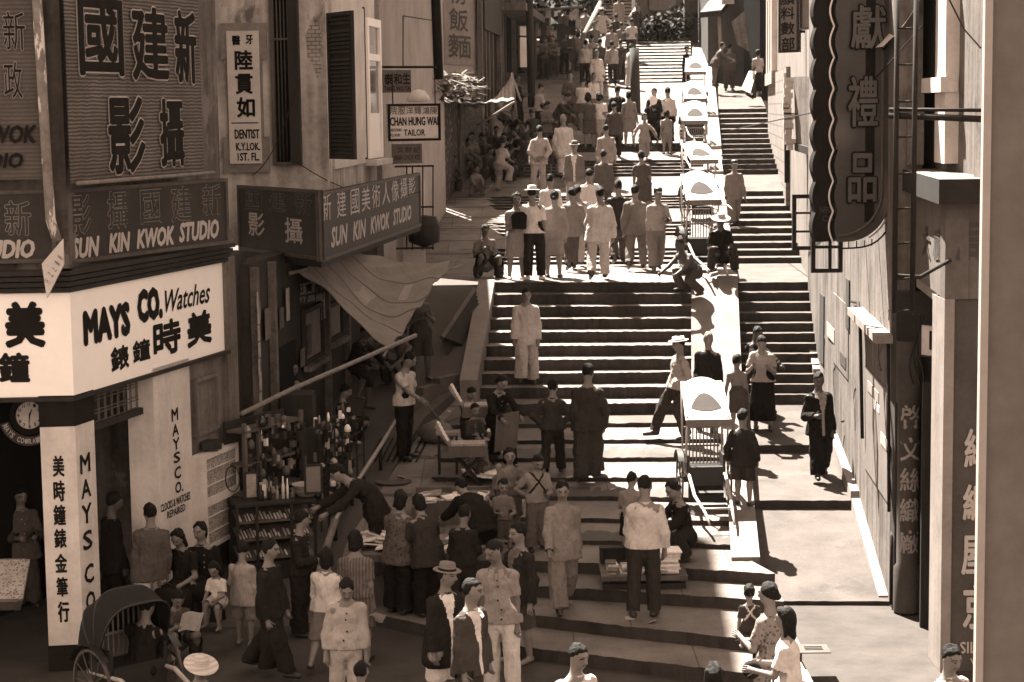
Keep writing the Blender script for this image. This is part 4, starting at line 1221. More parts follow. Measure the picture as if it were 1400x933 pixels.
# upright sign 料數部
us = Panel(XY(1065, 39.5, 30), XY(1092, 39.0, 30), ZAT(1078, 72, 39.2), ZAT(1078, -22, 39.2))
so = sign('upright_sign', 'upright pale sign with black characters hanging by the right wall', us, M('sign_ochre', 0.16, .2, 3, .8, .15, 20), dark_wood, .045)
letters(us, [('顏', 1068, -12, 1087, 7), ('料', 1068, 10, 1087, 27), ('數', 1068, 30, 1087, 48), ('部', 1069, 51, 1087, 70)], black_paint, so, n=.01, bold=.03)
mb = MB(); a = us.at(us.w, us.h * .3, -.02); mb.tube([a, (XR(39.2) + .2, 39.3, a.z)], .03, 6); mb.build('bracket', dark_metal, so)
# shopfront at the top right, in the shade
tf = thing('top_right_shop', 'shaded shop with sloping canopy and hanging cloth banner at the top right', 'building', (7.5, 72, 7.2))
D = 72.0
def pz(px, D, py=100): return XY(px, D, py)
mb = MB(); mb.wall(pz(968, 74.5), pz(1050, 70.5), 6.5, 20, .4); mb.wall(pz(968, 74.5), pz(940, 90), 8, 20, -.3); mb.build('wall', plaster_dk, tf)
mb = MB()
a0, a1, a2, a3 = P(957, 17, 72.0), P(985, -20, 73.5), P(1012, -20, 73), P(986, 14, 71.4)
mb.add([a0, a1, a2, a3] + [p + Vector((0, .1, -.2)) for p in (a0, a1, a2, a3)], [(0, 1, 2, 3), (7, 6, 5, 4), (0, 4, 5, 1), (1, 5, 6, 2), (2, 6, 7, 3), (3, 7, 4, 0)]); mb.build('canopy', dark_wood, tf)
mb = MB(); mb.tube([P(983, 22, 71.8), P(986, 78, 71.8)], .07, 8); mb.build('post', plaster_lt, tf)
mb = MB(); q = [P(1000, 30, 71.0), P(1018, 15, 70.8), P(1024, 70, 70.8), P(1008, 62, 71.0)]
mb.grid(lambda u, v: (Vector(q[0]).lerp(q[1], u)).lerp(Vector(q[3]).lerp(q[2], u), v) + Vector((0, -.1 * math.sin(u * 6), 0)), 10, 8); mb.build('cloth_banner', M('mottled_cloth', 0.13, .5, 3, .9, .2, 12), tf)
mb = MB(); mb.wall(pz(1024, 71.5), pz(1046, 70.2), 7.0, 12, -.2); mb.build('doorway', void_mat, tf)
pls = Panel(XY(987, 71.3, 3), XY(1003, 71.0, 3), ZAT(995, 6, 71.2), ZAT(995, -20, 71.2))
so = sign('shop_plaque', 'small pale plaque over the shaded shop canopy', pls, paper_dk)
# ---- near wall at the right edge
nx = P(1340, 466, 6.0).x
nw = thing('near_wall', 'blurred pale near wall corner along the right edge', 'wall', (nx, 6.0, 2))
mb = MB(); mb.prism([(nx, 6.0), (nx + 1.2, 6.0), (nx + 1.2, 6.6), (nx + .17, 6.6)], (0, 0, 1.0), (1, 0, 0), (0, 1, 0), (0, 0, 9)); mb.build('wall', M('near_wall_plaster', .13, .2, 4, .9, .2, 20), nw)
mb = MB(); mb.obox((nx - .003, 5.985, 1.0), (.024, 0, 0), (0, 0, 9), (0, .03, 0)); mb.build('corner_bead', M('corner_bead', .30, .1, 6, .8, .1), nw)
# drain grating in the sunlit pavement
dg_ = G(1112, 893); mb = MB()
mb.box(dg_.x, dg_.y, dg_.z + .006, .34, .34, .012); 
do = mb.build('drain_cover', stone_dk); tag(do, 'small square drain cover in the sunlit pavement', 'drain')
mb = MB()
for k in range(3): mb.box(dg_.x, dg_.y - .06 + k * .06, dg_.z + .014, .2, .022, .006)
mb.build('slot', void_mat, do)

wa_ = [P(1262, 34, 22.5), P(1222, 80, 24), P(1181, 124, 25.5), P(1130, 150, 29), P(1060, 165, 36), P(1000, 178, 45)]
mb = MB(); mb.tube(wa_, .011, 5); tag(mb.build('wire', dark_metal), 'thin black wire slung from the ladder across the big hanging sign', 'wire')
mb = MB(); mb.tube([P(1298, 0, 21.6), P(1318, 40, 21.4), P(1341, 66, 21.2)], .01, 5); tag(mb.build('wire', dark_metal), 'thin wire sloping down to the right edge by the pilaster', 'wire')

r5 = random.Random(8)
for k, (x0, y0, x1, y1, m_) in enumerate(((1132, 440, 1142, 470, 'a'), (1188, 520, 1203, 552, 'b'), (1206, 590, 1218, 622, 'a'), (1150, 480, 1158, 506, 'c'))):
    mb = MB(); wallbox(mb, x0, y0, x1, y1, .022, .01); mb.build('posted_bill', {'a': paper_dk, 'b': plaster_lt, 'c': plaster_dk}[m_], rt)
for k in range(9):                               # cracks and old cable runs on the sunlit wall
    x, y = r5.uniform(1120, 1215), r5.uniform(390, 640); pts = []
    for j in range(6): pts.append(rw.at(*rw.uv(x + r5.uniform(-3, 3), y + j * r5.uniform(6, 16)), .002))
    mb = MB(); mb.tube(pts, .006, 4); mb.build('wall_crack', plaster_dk, rt)
# ================================================================ LEFT, further up: tailor's wall, timber shops, market lean-to
tw = thing('tailor_house', 'bare plaster house with black drain pipe and painted noodle shop panel', 'building', (-2, 45, 3))
ta, tb = XY(519, 36.7, 60), XY(606, 47.6, 60)
tm_ = (ta[0] + (tb[0] - ta[0]) * .25, ta[1] + (tb[1] - ta[1]) * .25)
na, nb = XY(598, 55, 60), XY(651, 58.4, 60)
mb = MB(); mb.wall(tb, tm_, 2.5, 9.6, -.4); mb.wall(tm_, ta, 2.5, 14.5, -.4); mb.wall(nb, na, 2.5, 12, -.4); mb.wall(tb, (tb[0] - 4, tb[1] + .4), 2.5, 9.6, .4);  mb.build('wall', M('bare_plaster', .25, .25, 1.0, .9, .3, 18, streak=.4), tw)
tp = Panel(ta, tb, 3, 9.6)
mb = MB(); mb.tube([tp.at(*tp.uv(589, -20), .1), tp.at(*tp.uv(594, 108), .1)], .11, 10); mb.build('drain_pipe', black_paint, tw)
mb = MB(); np_ = Panel(na, nb, 3, 12); (u0, v0), (u1, v1) = np_.uv(607, 88), np_.uv(648, -15); np_.board(mb, .03, n=.03, u0=u0, u1=u1, v0=v0, v1=np_.h - .02); pn = mb.build('painted_panel', M('painted_panel', .17, .2, 2, .9, .2, 18, streak=.3), tw)
letters(np_, [('粉', 611, -22, 637, 6), ('飯', 612, 12, 638, 43), ('麵', 611, 47, 642, 80)], M('faded_black', .045, .3, 5, .9, .1), pn, n=.04, bold=.03)
def up_(px, D): return XY(px, D, 100)
ts = thing('timber_shopfronts', 'row of timber shopfronts with tall posts beyond the noodle panel', 'building', (-.5, 58, 4.5))
sa_, sb_ = up_(652, 58.5), up_(726, 82)
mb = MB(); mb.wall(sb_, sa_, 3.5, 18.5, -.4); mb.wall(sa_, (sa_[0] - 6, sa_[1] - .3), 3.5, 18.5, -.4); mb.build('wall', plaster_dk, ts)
sp = Panel(sa_, sb_, 3.5, 18.5)
mb = MB()
for x0, x1, y0, y1 in ((653, 673, 18, 125), (678, 690, 25, 110), (693, 704, 20, 100)):
    (u0, v0), (u1, _) = sp.uv(x0, (y0 + y1) / 2), sp.uv(x1, (y0 + y1) / 2); va = sp.uv((x0 + x1) / 2, y1)[1]; vb = sp.uv((x0 + x1) / 2, y0)[1]
    sp.board(mb, .02, n=.02, u0=u0, u1=u1, v0=max(0, va), v1=vb)
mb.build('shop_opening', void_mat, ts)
for x in (650, 655, 660, 665, 676, 680, 697):
    u = sp.uv(x, 60)[0]; mb = MB(); sp.board(mb, .14, n=.2, u0=u, u1=u + .28, v0=0, v1=9); mb.build('post', plaster_md if x in (676, 680, 697) else mid_wood, ts)
mb = MB(); (u0, v0) = sp.uv(651, 12); (u1, _) = sp.uv(676, 12); sp.board(mb, .15, n=.25, u0=u0, u1=u1, v0=v0 - .6, v1=v0 + .6); mb.build('name_board', dark_wood, ts)
mb = MB(); (u0, _) = sp.uv(677, 20); (u1, _) = sp.uv(712, 20); v0 = sp.uv(690, 22)[1]; mb.obox(sp.at(u0, v0, .0), sp.U * (u1 - u0), sp.V * .25 , sp.N * 1.0); mb.build('canopy', plaster_md, ts)
# hanging name plates by the tailor
t1 = Panel(XY(524, 36.6, 112), XY(562, 36.9, 112), ZAT(543, 127, 36.8), ZAT(543, 96, 36.8))
so = sign('hanging_sign', 'grey hanging plate with three characters above the tailor sign', t1, M('grey_plate', 0.12, .2, 3, .8, .1, 20), None, .03)
letters(t1, [('泰', 525, 101, 537, 116), ('和', 538, 101, 549, 116), ('生', 550, 100, 561, 115)], black_paint, so, bold=.03)
letters(t1, [('TANG WO TAI', 525, 118, 561, 125)], black_paint, so, bold=.02)
t2 = Panel(XY(530, 36.2, 165), XY(602, 36.6, 165), ZAT(566, 193, 36.4), ZAT(566, 142, 36.4))
so = sign('tailor_sign', 'white tailor sign in a dark frame hanging from a bracket', t2, M('tailor_white', 0.5, .1, 4, .7, .08, 15), black_paint, .045)
letters(t2, [(c, 533 + i * 11, 146, 543 + i * 11, 157) for i, c in enumerate('院服洋輝鴻陳')], M('brown_lettering', .10, .2, 5, .7, 0), so, n=.006, bold=.02)
letters(t2, [('CHAN HUNG WAI', 533, 160, 599, 172)], black_paint, so, n=.006, bold=.04)
letters(t2, [('SECOND', 534, 176, 549, 180), ('FLOOR', 534, 183, 547, 187), ('TAILOR', 552, 177, 581, 186)], black_paint, so, n=.006, bold=.03)
mb = MB()
for x in (537, 595): mb.tube([t2.at(t2.uv(x, 142)[0], t2.h, 0), t2.at(t2.uv(x, 142)[0], t2.h + .55, 0)], .012, 5)
mb.tube([P(519, 92, 36.9), P(596, 92, 36.4)], .025, 6); mb.tube([P(551, 92, 36.6), P(551, 22, 36.8)], .012, 5); mb.tube([P(551, 22, 36.8), P(590, 28, 42.5)], .012, 5); mb.build('hanger', dark_metal, so)
t3 = Panel(XY(537, 36.6, 210), XY(577, 36.9, 210), ZAT(557, 224, 36.8), ZAT(557, 197, 36.8))
so = sign('hanging_sign', 'faded grey plate with small lettering under the tailor sign', t3, M('grey_plate', 0.12), None, .03)
letters(t3, [('文', 543, 201, 552, 209), ('財', 554, 201, 563, 209), ('記', 565, 201, 574, 209)], M('faded_black', .045), so, bold=.02)
letters(t3, [('MAN CHOY KEE', 539, 212, 575, 219)], M('faded_black', .045), so, bold=.02)
# iron cage railing under it
cg = thing('iron_cage_rail', 'dark iron railing cage on the slope under the hanging plates', 'railing', P(575, 335, 38.6))
mb = MB()
for x in (556, 564, 578, 592): mb.tube([P(x, 228, 38.6 + (x - 540) * .01), P(x, 342, 38.6 + (x - 540) * .01)], .014, 5)
for y in (228, 284, 340): mb.tube([P(540, y, 38.4), P(593, y - 1, 38.8)], .02, 5)
mb.build('bar', dark_metal, cg)
mb = MB(); mb.lathe([(.05, 0), (.3, .1), (.33, .4), (.25, .6), (.1, .62)], P(580, 338, 38.9), 12); tag(mb.build('wicker_basket', dark_wood), 'dark wicker basket standing inside the railing cage', 'basket')
mb = MB(); q = P(560, 300, 39.5); mb.box(q.x, q.y, q.z - .2, .6, .1, 2.0); tag(mb.build('white_board', white_worn), 'pale upright board behind the railing cage', 'board')
# market lean-to: patterned back screens, posts, sagging awning, thatch heap
ml = thing('market_shelter', 'dark market shelter with woven back screens on the left slope', 'shelter', P(630, 250, 50))
ma, mbx = XY(605, 48.4, 200), XY(668, 57.2, 170)
mp_ = Panel(ma, mbx, ZAT(602, 275, 48.4) - .3, ZAT(610, 136, 48.6))
screen = M('mottled_screen', 0.045, .6, 5, .9, .4, 14, extra=ex_voronoi(5, .16, .2, .38))
mb = MB(); mp_.board(mb, .05, u1=mp_.w * .5); mb.build('back_screen', screen, ml)
mb = MB(); mp_.board(mb, .05, u0=mp_.w * .5 + .1, n=-.1); mb.build('back_screen', M('mottled_screen_b', 0.035, .6, 6, .9, .4, 10, extra=ex_voronoi(7, .13, .2, .36)), ml)
for x, y0, y1, D in ((604, 132, 275, 48.1), (629, 136, 252, 51), (660, 140, 215, 55), (672, 140, 210, 56.6)):
    mb = MB(); mb.tube([P(x, y0, D), P(x, y1, D)], .05, 7); mb.build('post', mid_wood, ml)
aw = thing('sagging_awning', 'pale sagging canvas awning over the market shelter', 'awning', P(655, 130, 49))
A0, A1, A2, A3 = P(600, 139, 47.0), P(703, 137, 51), P(700, 103, 56), P(612, 128, 52)
def sag(u, v):
    p = A0.lerp(A1, u).lerp(A3.lerp(A2, u), v)
    return p + Vector((0, 0, -.55 * math.sin(math.pi * u) * (v ** 1.2) - .05 * math.sin(math.pi * u) + .02 * math.sin(u * 40)))
canvas = M('old_canvas', .085, .25, 2.5, .92, .3, 25, extra=ex_wave(3, .20, .6, 'X', 3))
mb = MB(); mb.grid(sag, 30, 12); mb.grid(lambda u, v: sag(u, v) - Vector((0, 0, .02)), 30, 12); mb.build('canvas', canvas, aw)
mb = MB(); mb.tube([A2, P(712, 138, 52)], .03, 6); mb.tube([P(700, 100, 53), P(706, 160, 52.5)], .04, 6); mb.tube([P(652, 172, 50), P(703, 140, 48.8)], .03, 6); mb.build('pole', bamboo, aw)
th = MB()
r2 = random.Random(5)
for k in range(420):
    x = r2.uniform(580, 652); y = r2.uniform(98, 136) + abs(x - 615) * .1; q = P(x, y, 44.7 + (x - 580) * .085 + r2.uniform(0, 1.2))
    a = r2.uniform(0, 6.28); l = r2.uniform(.2, .6); d = Vector((math.cos(a) * l, math.sin(a) * l * .6, r2.uniform(-.18, .14)))
    s_ = Vector((-d.y, d.x, .02)).normalized() * r2.uniform(.03, .09)
    th.quad(q - s_, q + s_, q + d + s_ * .4, q + d - s_ * .4)
tag(th.build('thatch_heap', M('dry_thatch', 0.09, .5, 3, .95, .2), recalc=False), 'untidy heap of dry thatch and matting on the shelter roof', 'thatch')
mb = MB()
for k, (x, y, r_) in enumerate(((563, 127, .33),)):
    mb.lathe([(0.0, .2), (.12, .17), (.2, .06), (.22, 0), (.18, -.04)], P(572, 137, 36.8), 14)
tag(mb.build('round_lamp_hood', white_worn), 'round pale hood above the tailor sign', 'lamp')
# tall street poles
for lab, x0, y0, x1, y1, D, r_ in (('tall dark street pole behind the market awning', 723, -30, 727, 150, 66, .13), ('dark wooden post standing among the upper crowd', 867, 66, 870, 172, 64, .16)):
    mb = MB(); mb.tube([P(x0, y0, D), P(x1, y1, D)], r_, 10); tag(mb.build('street_pole', dark_wood), lab, 'pole')
# slanted handrail at the upper stairs, left; and at the planter
mb = MB(); mb.tube([P(828, -10, 92), P(788, 70, 73)], .11, 8); tag(mb.build('stair_handrail', mid_wood), 'slanting timber handrail of the upper left stairs', 'handrail')
# upper left stairs
st_ = MB()
for k in range(26):
    y = 112 - k * 4.6; D = 73.2 + k * .9; dz = ZAT(830, y - 4.6, D + .9) - ZAT(830, y, D)
    a, b = P(795 + k * .9, y, D), P(864, y, D); x0, x1, z = a.x - 3, b.x, a.z
    st_.cur = 0; st_.quad((x0, D, z), (x1, D, z), (x1, D + .9, z + dz * .72), (x0, D + .9, z + dz * .72))
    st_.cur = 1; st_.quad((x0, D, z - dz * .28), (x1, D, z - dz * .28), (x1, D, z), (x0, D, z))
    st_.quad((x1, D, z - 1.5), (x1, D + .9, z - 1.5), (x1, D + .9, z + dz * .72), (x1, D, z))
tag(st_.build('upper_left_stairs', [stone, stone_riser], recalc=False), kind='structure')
# planter wall between upper flights
pw_ = thing('planter_wall', 'shaded retaining wall with planted bed between the upper flights', 'wall', P(905, 55, 81))
mb = MB()
q0, q1 = XY(862, 80.5, 40), XY(940, 81, 40)
mb.wall(q0, q1, 7.5, ZAT(900, 26, 81), .5); mb.build('lower_wall', stone_dk, pw_)
mb = MB(); mb.wall((q0[0] + .3, q0[1] + 1.6), (q1[0], q1[1] + 1.6), 9, 11.4, .5); mb.build('upper_wall', plaster_md, pw_)
mb = MB(); pp_ = Panel((q0[0] + .3, q0[1] + 1.58), (q1[0], q1[1] + 1.58), 9, 11.4); (u0, v0), (u1, v1) = pp_.uv(888, 14), pp_.uv(924, 0); pp_.board(mb, .02, n=.01, u0=u0, u1=u1, v0=v0, v1=2.35); mb.build('plaster_patch', plaster_lt, pw_)
mb = MB(); mb.tube([P(862, 26, 79.8), P(886, -8, 86)], .14, 6); mb.build('sloping_coping', plaster_lt, pw_)
mb = MB(); a_ = P(941, 60, 80.5); mb.box(a_.x + .1, a_.y, a_.z + .8, .55, .5, 3.6); mb.build('gate_pier', stone_dk, pw_)
mb = MB(); a_ = P(942, 20, 81.5); mb.tube([P(938, 26, 81), P(948, -20, 86)], .1, 6); mb.tube([P(946, 20, 81.5), P(956, -16, 86)], .16, 6); mb.build('sloping_coping', white_worn, pw_)
pl_ = MB(); r2 = random.Random(3)
def leaves(mb, c, rx, ry, rz, n, s0, s1, r2):
    for k in range(n):
        d = Vector((r2.gauss(0, 1), r2.gauss(0, 1), r2.gauss(0, 1))).normalized() * (r2.random() ** .4)
        q = Vector(c) + Vector((d.x * rx, d.y * ry, d.z * rz)); s_ = r2.uniform(s0, s1)
        a = Vector((r2.uniform(-1, 1), r2.uniform(-1, 1), r2.uniform(-1, 1))).normalized(); b = a.orthogonal().normalized()
        mb.quad(q, q + (a * .5 + b * .35) * s_, q + a * s_, q + (a * .5 - b * .35) * s_)
foliage = M('dark_foliage', .012, .5, 3, .8, .1)
for i, (x, y, D, rx, rz) in enumerate(((880, 44, 80, .9, .5), (897, 40, 80, .8, .7), (915, 42, 80, .9, .6), (930, 36, 80.2, .8, .9))):
    mb = MB(); leaves(mb, P(x, y, D), rx, .4, rz, 240, .12, .3, r2); o = mb.build('shrub', foliage, recalc=False)
    tag(o, ['low dark shrub at the left end of the planted bed', 'rounded dark shrub second from the left in the planted bed', 'spreading dark shrub right of the middle of the planted bed', 'tall speckled shrub beside the dark gate pier'][i], 'shrub', 'shrubs in the upper planted bed')
# background mass upper left: trees, stalls
for i, (x, y, D, r_) in enumerate(((745, 30, 90, 2.6), (775, 10, 95, 2.4), (752, 75, 84, 1.6))):
    tr_ = thing('street_tree', ['dense dark tree left of the upper left stairs', 'dark tree crown high behind the upper left stairs', 'low bushy tree behind the upper market stalls'][i], 'tree', P(x, y + 40, D), group='trees behind the upper market')
    mb = MB(); leaves(mb, P(x, y, D), r_ * 1.1, r_, r_, 1300, .2, .5, r2); leaves(mb, P(x - 8, y - 12, D), r_ * .7, r_, r_ * .6, 500, .2, .5, r2); mb.build('crown', foliage, tr_, recalc=False)
    mb = MB(); b_ = P(x, y + 45, D); mb.tube([(b_.x, b_.y, b_.z - 1), (b_.x + .1, b_.y, b_.z + 1.5), P(x + 3, y, D)], [.22, .17, .08], 8); mb.tube([(b_.x + .1, b_.y, b_.z + 1.4), P(x - 12, y - 10, D)], [.12, .05], 6); mb.build('trunk', dark_wood, tr_)
mb = MB(); a_, b_ = XY(690, 98, 60), XY(870, 104, 60); mb.wall(a_, b_, 3, 30, .5); tag(mb.build('terrace_house', plaster_dk), 'dark house front closing the view at the top left', 'building')
mb = MB(); a_, b_ = XY(850, 112, 60), XY(1100, 118, 60); mb.wall(a_, b_, 3, 30, .5); tag(mb.build('terrace_house', plaster_md), 'pale house front closing the view above the planter wall', 'building')
# stalls with hanging goods on the upper left
stl = thing('goods_stall', 'cluttered stall of hanging goods beneath the dark trees', 'stall', P(760, 110, 74))
mb = MB()
for x, D in ((732, 73), (790, 75)): mb.tube([P(x, 20, D), P(x, 112, D)], .06, 6)
for y in (10, 60): mb.tube([P(728, y + 4, 73), P(796, y, 75)], .05, 6)
mb.build('frame', mid_wood, stl)
mb = MB(); mb.obox(P(730, 103, 73), P(795, 101, 75) - P(730, 103, 73), (0, 0, .12), (0, 1.0, 0)); mb.build('counter', mid_wood, stl)
r2 = random.Random(9)
for k in range(26):
    x, y = r2.uniform(733, 790), r2.uniform(12, 92); q = P(x, y, 73.5 + r2.random()); w_, h_ = r2.uniform(.12, .4), r2.uniform(.25, .8)
    mb = MB(); a_ = r2.uniform(-.5, .5)
    mb.grid(lambda u, v: q + Vector((w_ * (u - .5) * math.cos(a_), w_ * (u - .5) * math.sin(a_) + .05 * math.sin(v * 5), -h_ * v)), 3, 4)
    mb.build('hanging_cloth', [paper_dk, plaster_dk, mid_wood, dark_wood][r2.randrange(4)], stl)
mb = MB(); mb.obox(P(712, 92, 69), P(714, 40, 69) - P(712, 92, 69), Vector((.05, .02, 0)), Vector((.55, .05, 0)))
wp = Panel(XY(711, 70, 60), XY(722, 70.2, 60), ZAT(716, 92, 70), ZAT(716, 30, 70)); mb = MB(); wp.board(mb, .1, v1=wp.h * .66); wp.board(mb, .08, v0=wp.h * .70, v1=wp.h * .9); tag(mb.build('white_board', white_worn), 'narrow white board stack beside the tall street pole', 'board')
wp = Panel(XY(655, 55, 80), XY(0 + 668, 56, 80), 0, 1)
# leaning planks by the flight kerb
pk_ = thing('leaning_planks', 'dark stack of planks leaning on the kerb wall by the awning', 'planks', P(625, 460, 34.6))
for k in range(6):
    a_ = P(604 + k * 5, 462 + k * 2, 34.3 + k * .05); b_ = P(648 + k, 396 + k * 5, 35.6); mb = MB(); mb.tube([a_, b_], [.05, .05], 4); mb.build('plank', dark_wood if k else mid_wood, pk_)
mb = MB(); q = [P(604, 466, 34.3), P(650, 394, 35.6), P(652, 440, 35.5), P(614, 492, 34.2)]; mb.add(q + [p + Vector((.0, .05, 0)) for p in q], [(0, 1, 2, 3), (7, 6, 5, 4), (0, 4, 5, 1), (1, 5, 6, 2), (2, 6, 7, 3), (3, 7, 4, 0)]); mb.build('board', dark_wood, pk_)
# flight kerb slab (pale coping down the left edge of the steep flight)
kc = MB()
k0, k1 = P(639, 524, 33.0), P(664, 386, 36.5)
U = k1 - k0
kc.obox(k0 + Vector((-.13, 0, -.9)), U, Vector((.30, -.0, 0)), Vector((0, 0, .95)))
tag(kc.build('kerb_coping', stone_slab), 'sloping granite coping at the left edge of the steep flight', 'kerb')
# handrail of the walkway
hr = thing('pipe_handrail', 'round pale handrail sloping up along the walkway edge', 'handrail', G(425, 866))
h_pts = [P(420, 868, 23.7), P(440, 775, 25.3), P(458, 712, 26.6), P(481, 670, 27.6), P(520, 610, 29.0), P(561, 543, 30.8)]
mb = MB(); mb.tube(h_pts, .032, 10); mb.build('rail', M('worn_handrail', 0.22, .3, 5, .5, .1, spec=.4), hr)
for q in h_pts[1:-1:1] + [h_pts[-1]]:
    mb = MB(); mb.tube([q, (q.x, q.y, z_walk(q.y) - .05)], .03, 6); mb.build('post', dark_metal, hr)
# canvas awning on poles over the walkway
ca = thing('canvas_awning', 'large brown canvas sheet stretched over the walkway on a bamboo pole', 'awning', P(530, 470, 31))
B0, B1, B2, B3 = P(408, 372, 29.3), P(490, 345, 31.6), P(616, 364, 33.6), P(532, 473, 29.9)
def awn(u, v):
    p = B0.lerp(B1, v).lerp(B3.lerp(B2, v), u)
    return p + Vector((0, 0, -.32 * math.sin(math.pi * u) * math.sin(math.pi * v) + .030 * math.sin(v * 19 + u * 7) * (.3 + u) + .018 * math.sin(v * 43 - u * 16) + .05 * math.sin(u * 5 + v * 3)))
cm = M('brown_canvas', 0.15, .22, 2.0, .9, .3, 40, extra=ex_wave(2.2, .16, .5, 'DIAGONAL', 2.5))
mb = MB(); mb.grid(awn, 48, 48); mb.grid(lambda u, v: awn(u, v) - Vector((0, 0, .012)), 26, 26); mb.build('canvas', cm, ca)
for k in range(1, 5):
    mb = MB(); mb.tube([awn(j / 24, k / 5) + Vector((0, 0, .006)) for j in range(25)], .007, 4); mb.build('seam', M('canvas_seam', .095, .2, 5, .9, .1), ca)
for (u0, v0, w_) in ((.3, .42, .13), (.62, .66, .10)):
    mb = MB(); mb.grid(lambda u, v: awn(u0 + w_ * u, v0 + w_ * 1.3 * v) + Vector((0, 0, .008)), 6, 6); mb.build('patch', M('canvas_patch', .21, .2, 5, .9, .2), ca)
mb = MB(); mb.tube([P(330, 566, 25.8), P(400, 532, 26.8), P(568, 459, 30.0)], .035, 8); mb.build('pole', bamboo, ca)
mb = MB(); mb.tube([P(396, 374, 29), P(420, 368, 29.5)], .03, 6); mb.tube([P(600, 372, 33.4), P(634, 362, 34)], .02, 5); mb.tube([P(606, 376, 33.4), P(622, 356, 33.9)], .02, 5); mb.tube([P(533, 473, 29.9), P(524, 488, 29.7)], .02, 5); mb.build('tie', bamboo, ca)
# grating and round cover on the platform
gq = G(525, 628)
mb = MB()
for k in range(9):
    a_ = G(503 + k * 8, 633); b_ = G(520 + k * 8, 600); a_.z += .012; b_.z += .012; s_ = Vector((.035, 0, 0)); mb.quad(a_, a_ + s_, b_ + s_, b_)
tag(mb.build('drain_grating', void_mat), 'long slotted drain grating in the platform under the handrail', 'grating')
mq = G(538, 659); mb = MB(); mb.lathe([(.27, .010), (.24, .013), (.235, .008), (0, .010)], (mq.x, mq.y, mq.z), 28)
mo = tag(mb.build('manhole_cover', stone_dk), 'round worn cover set in the platform', 'manhole')
mo.rotation_euler = (0, 0, 0)
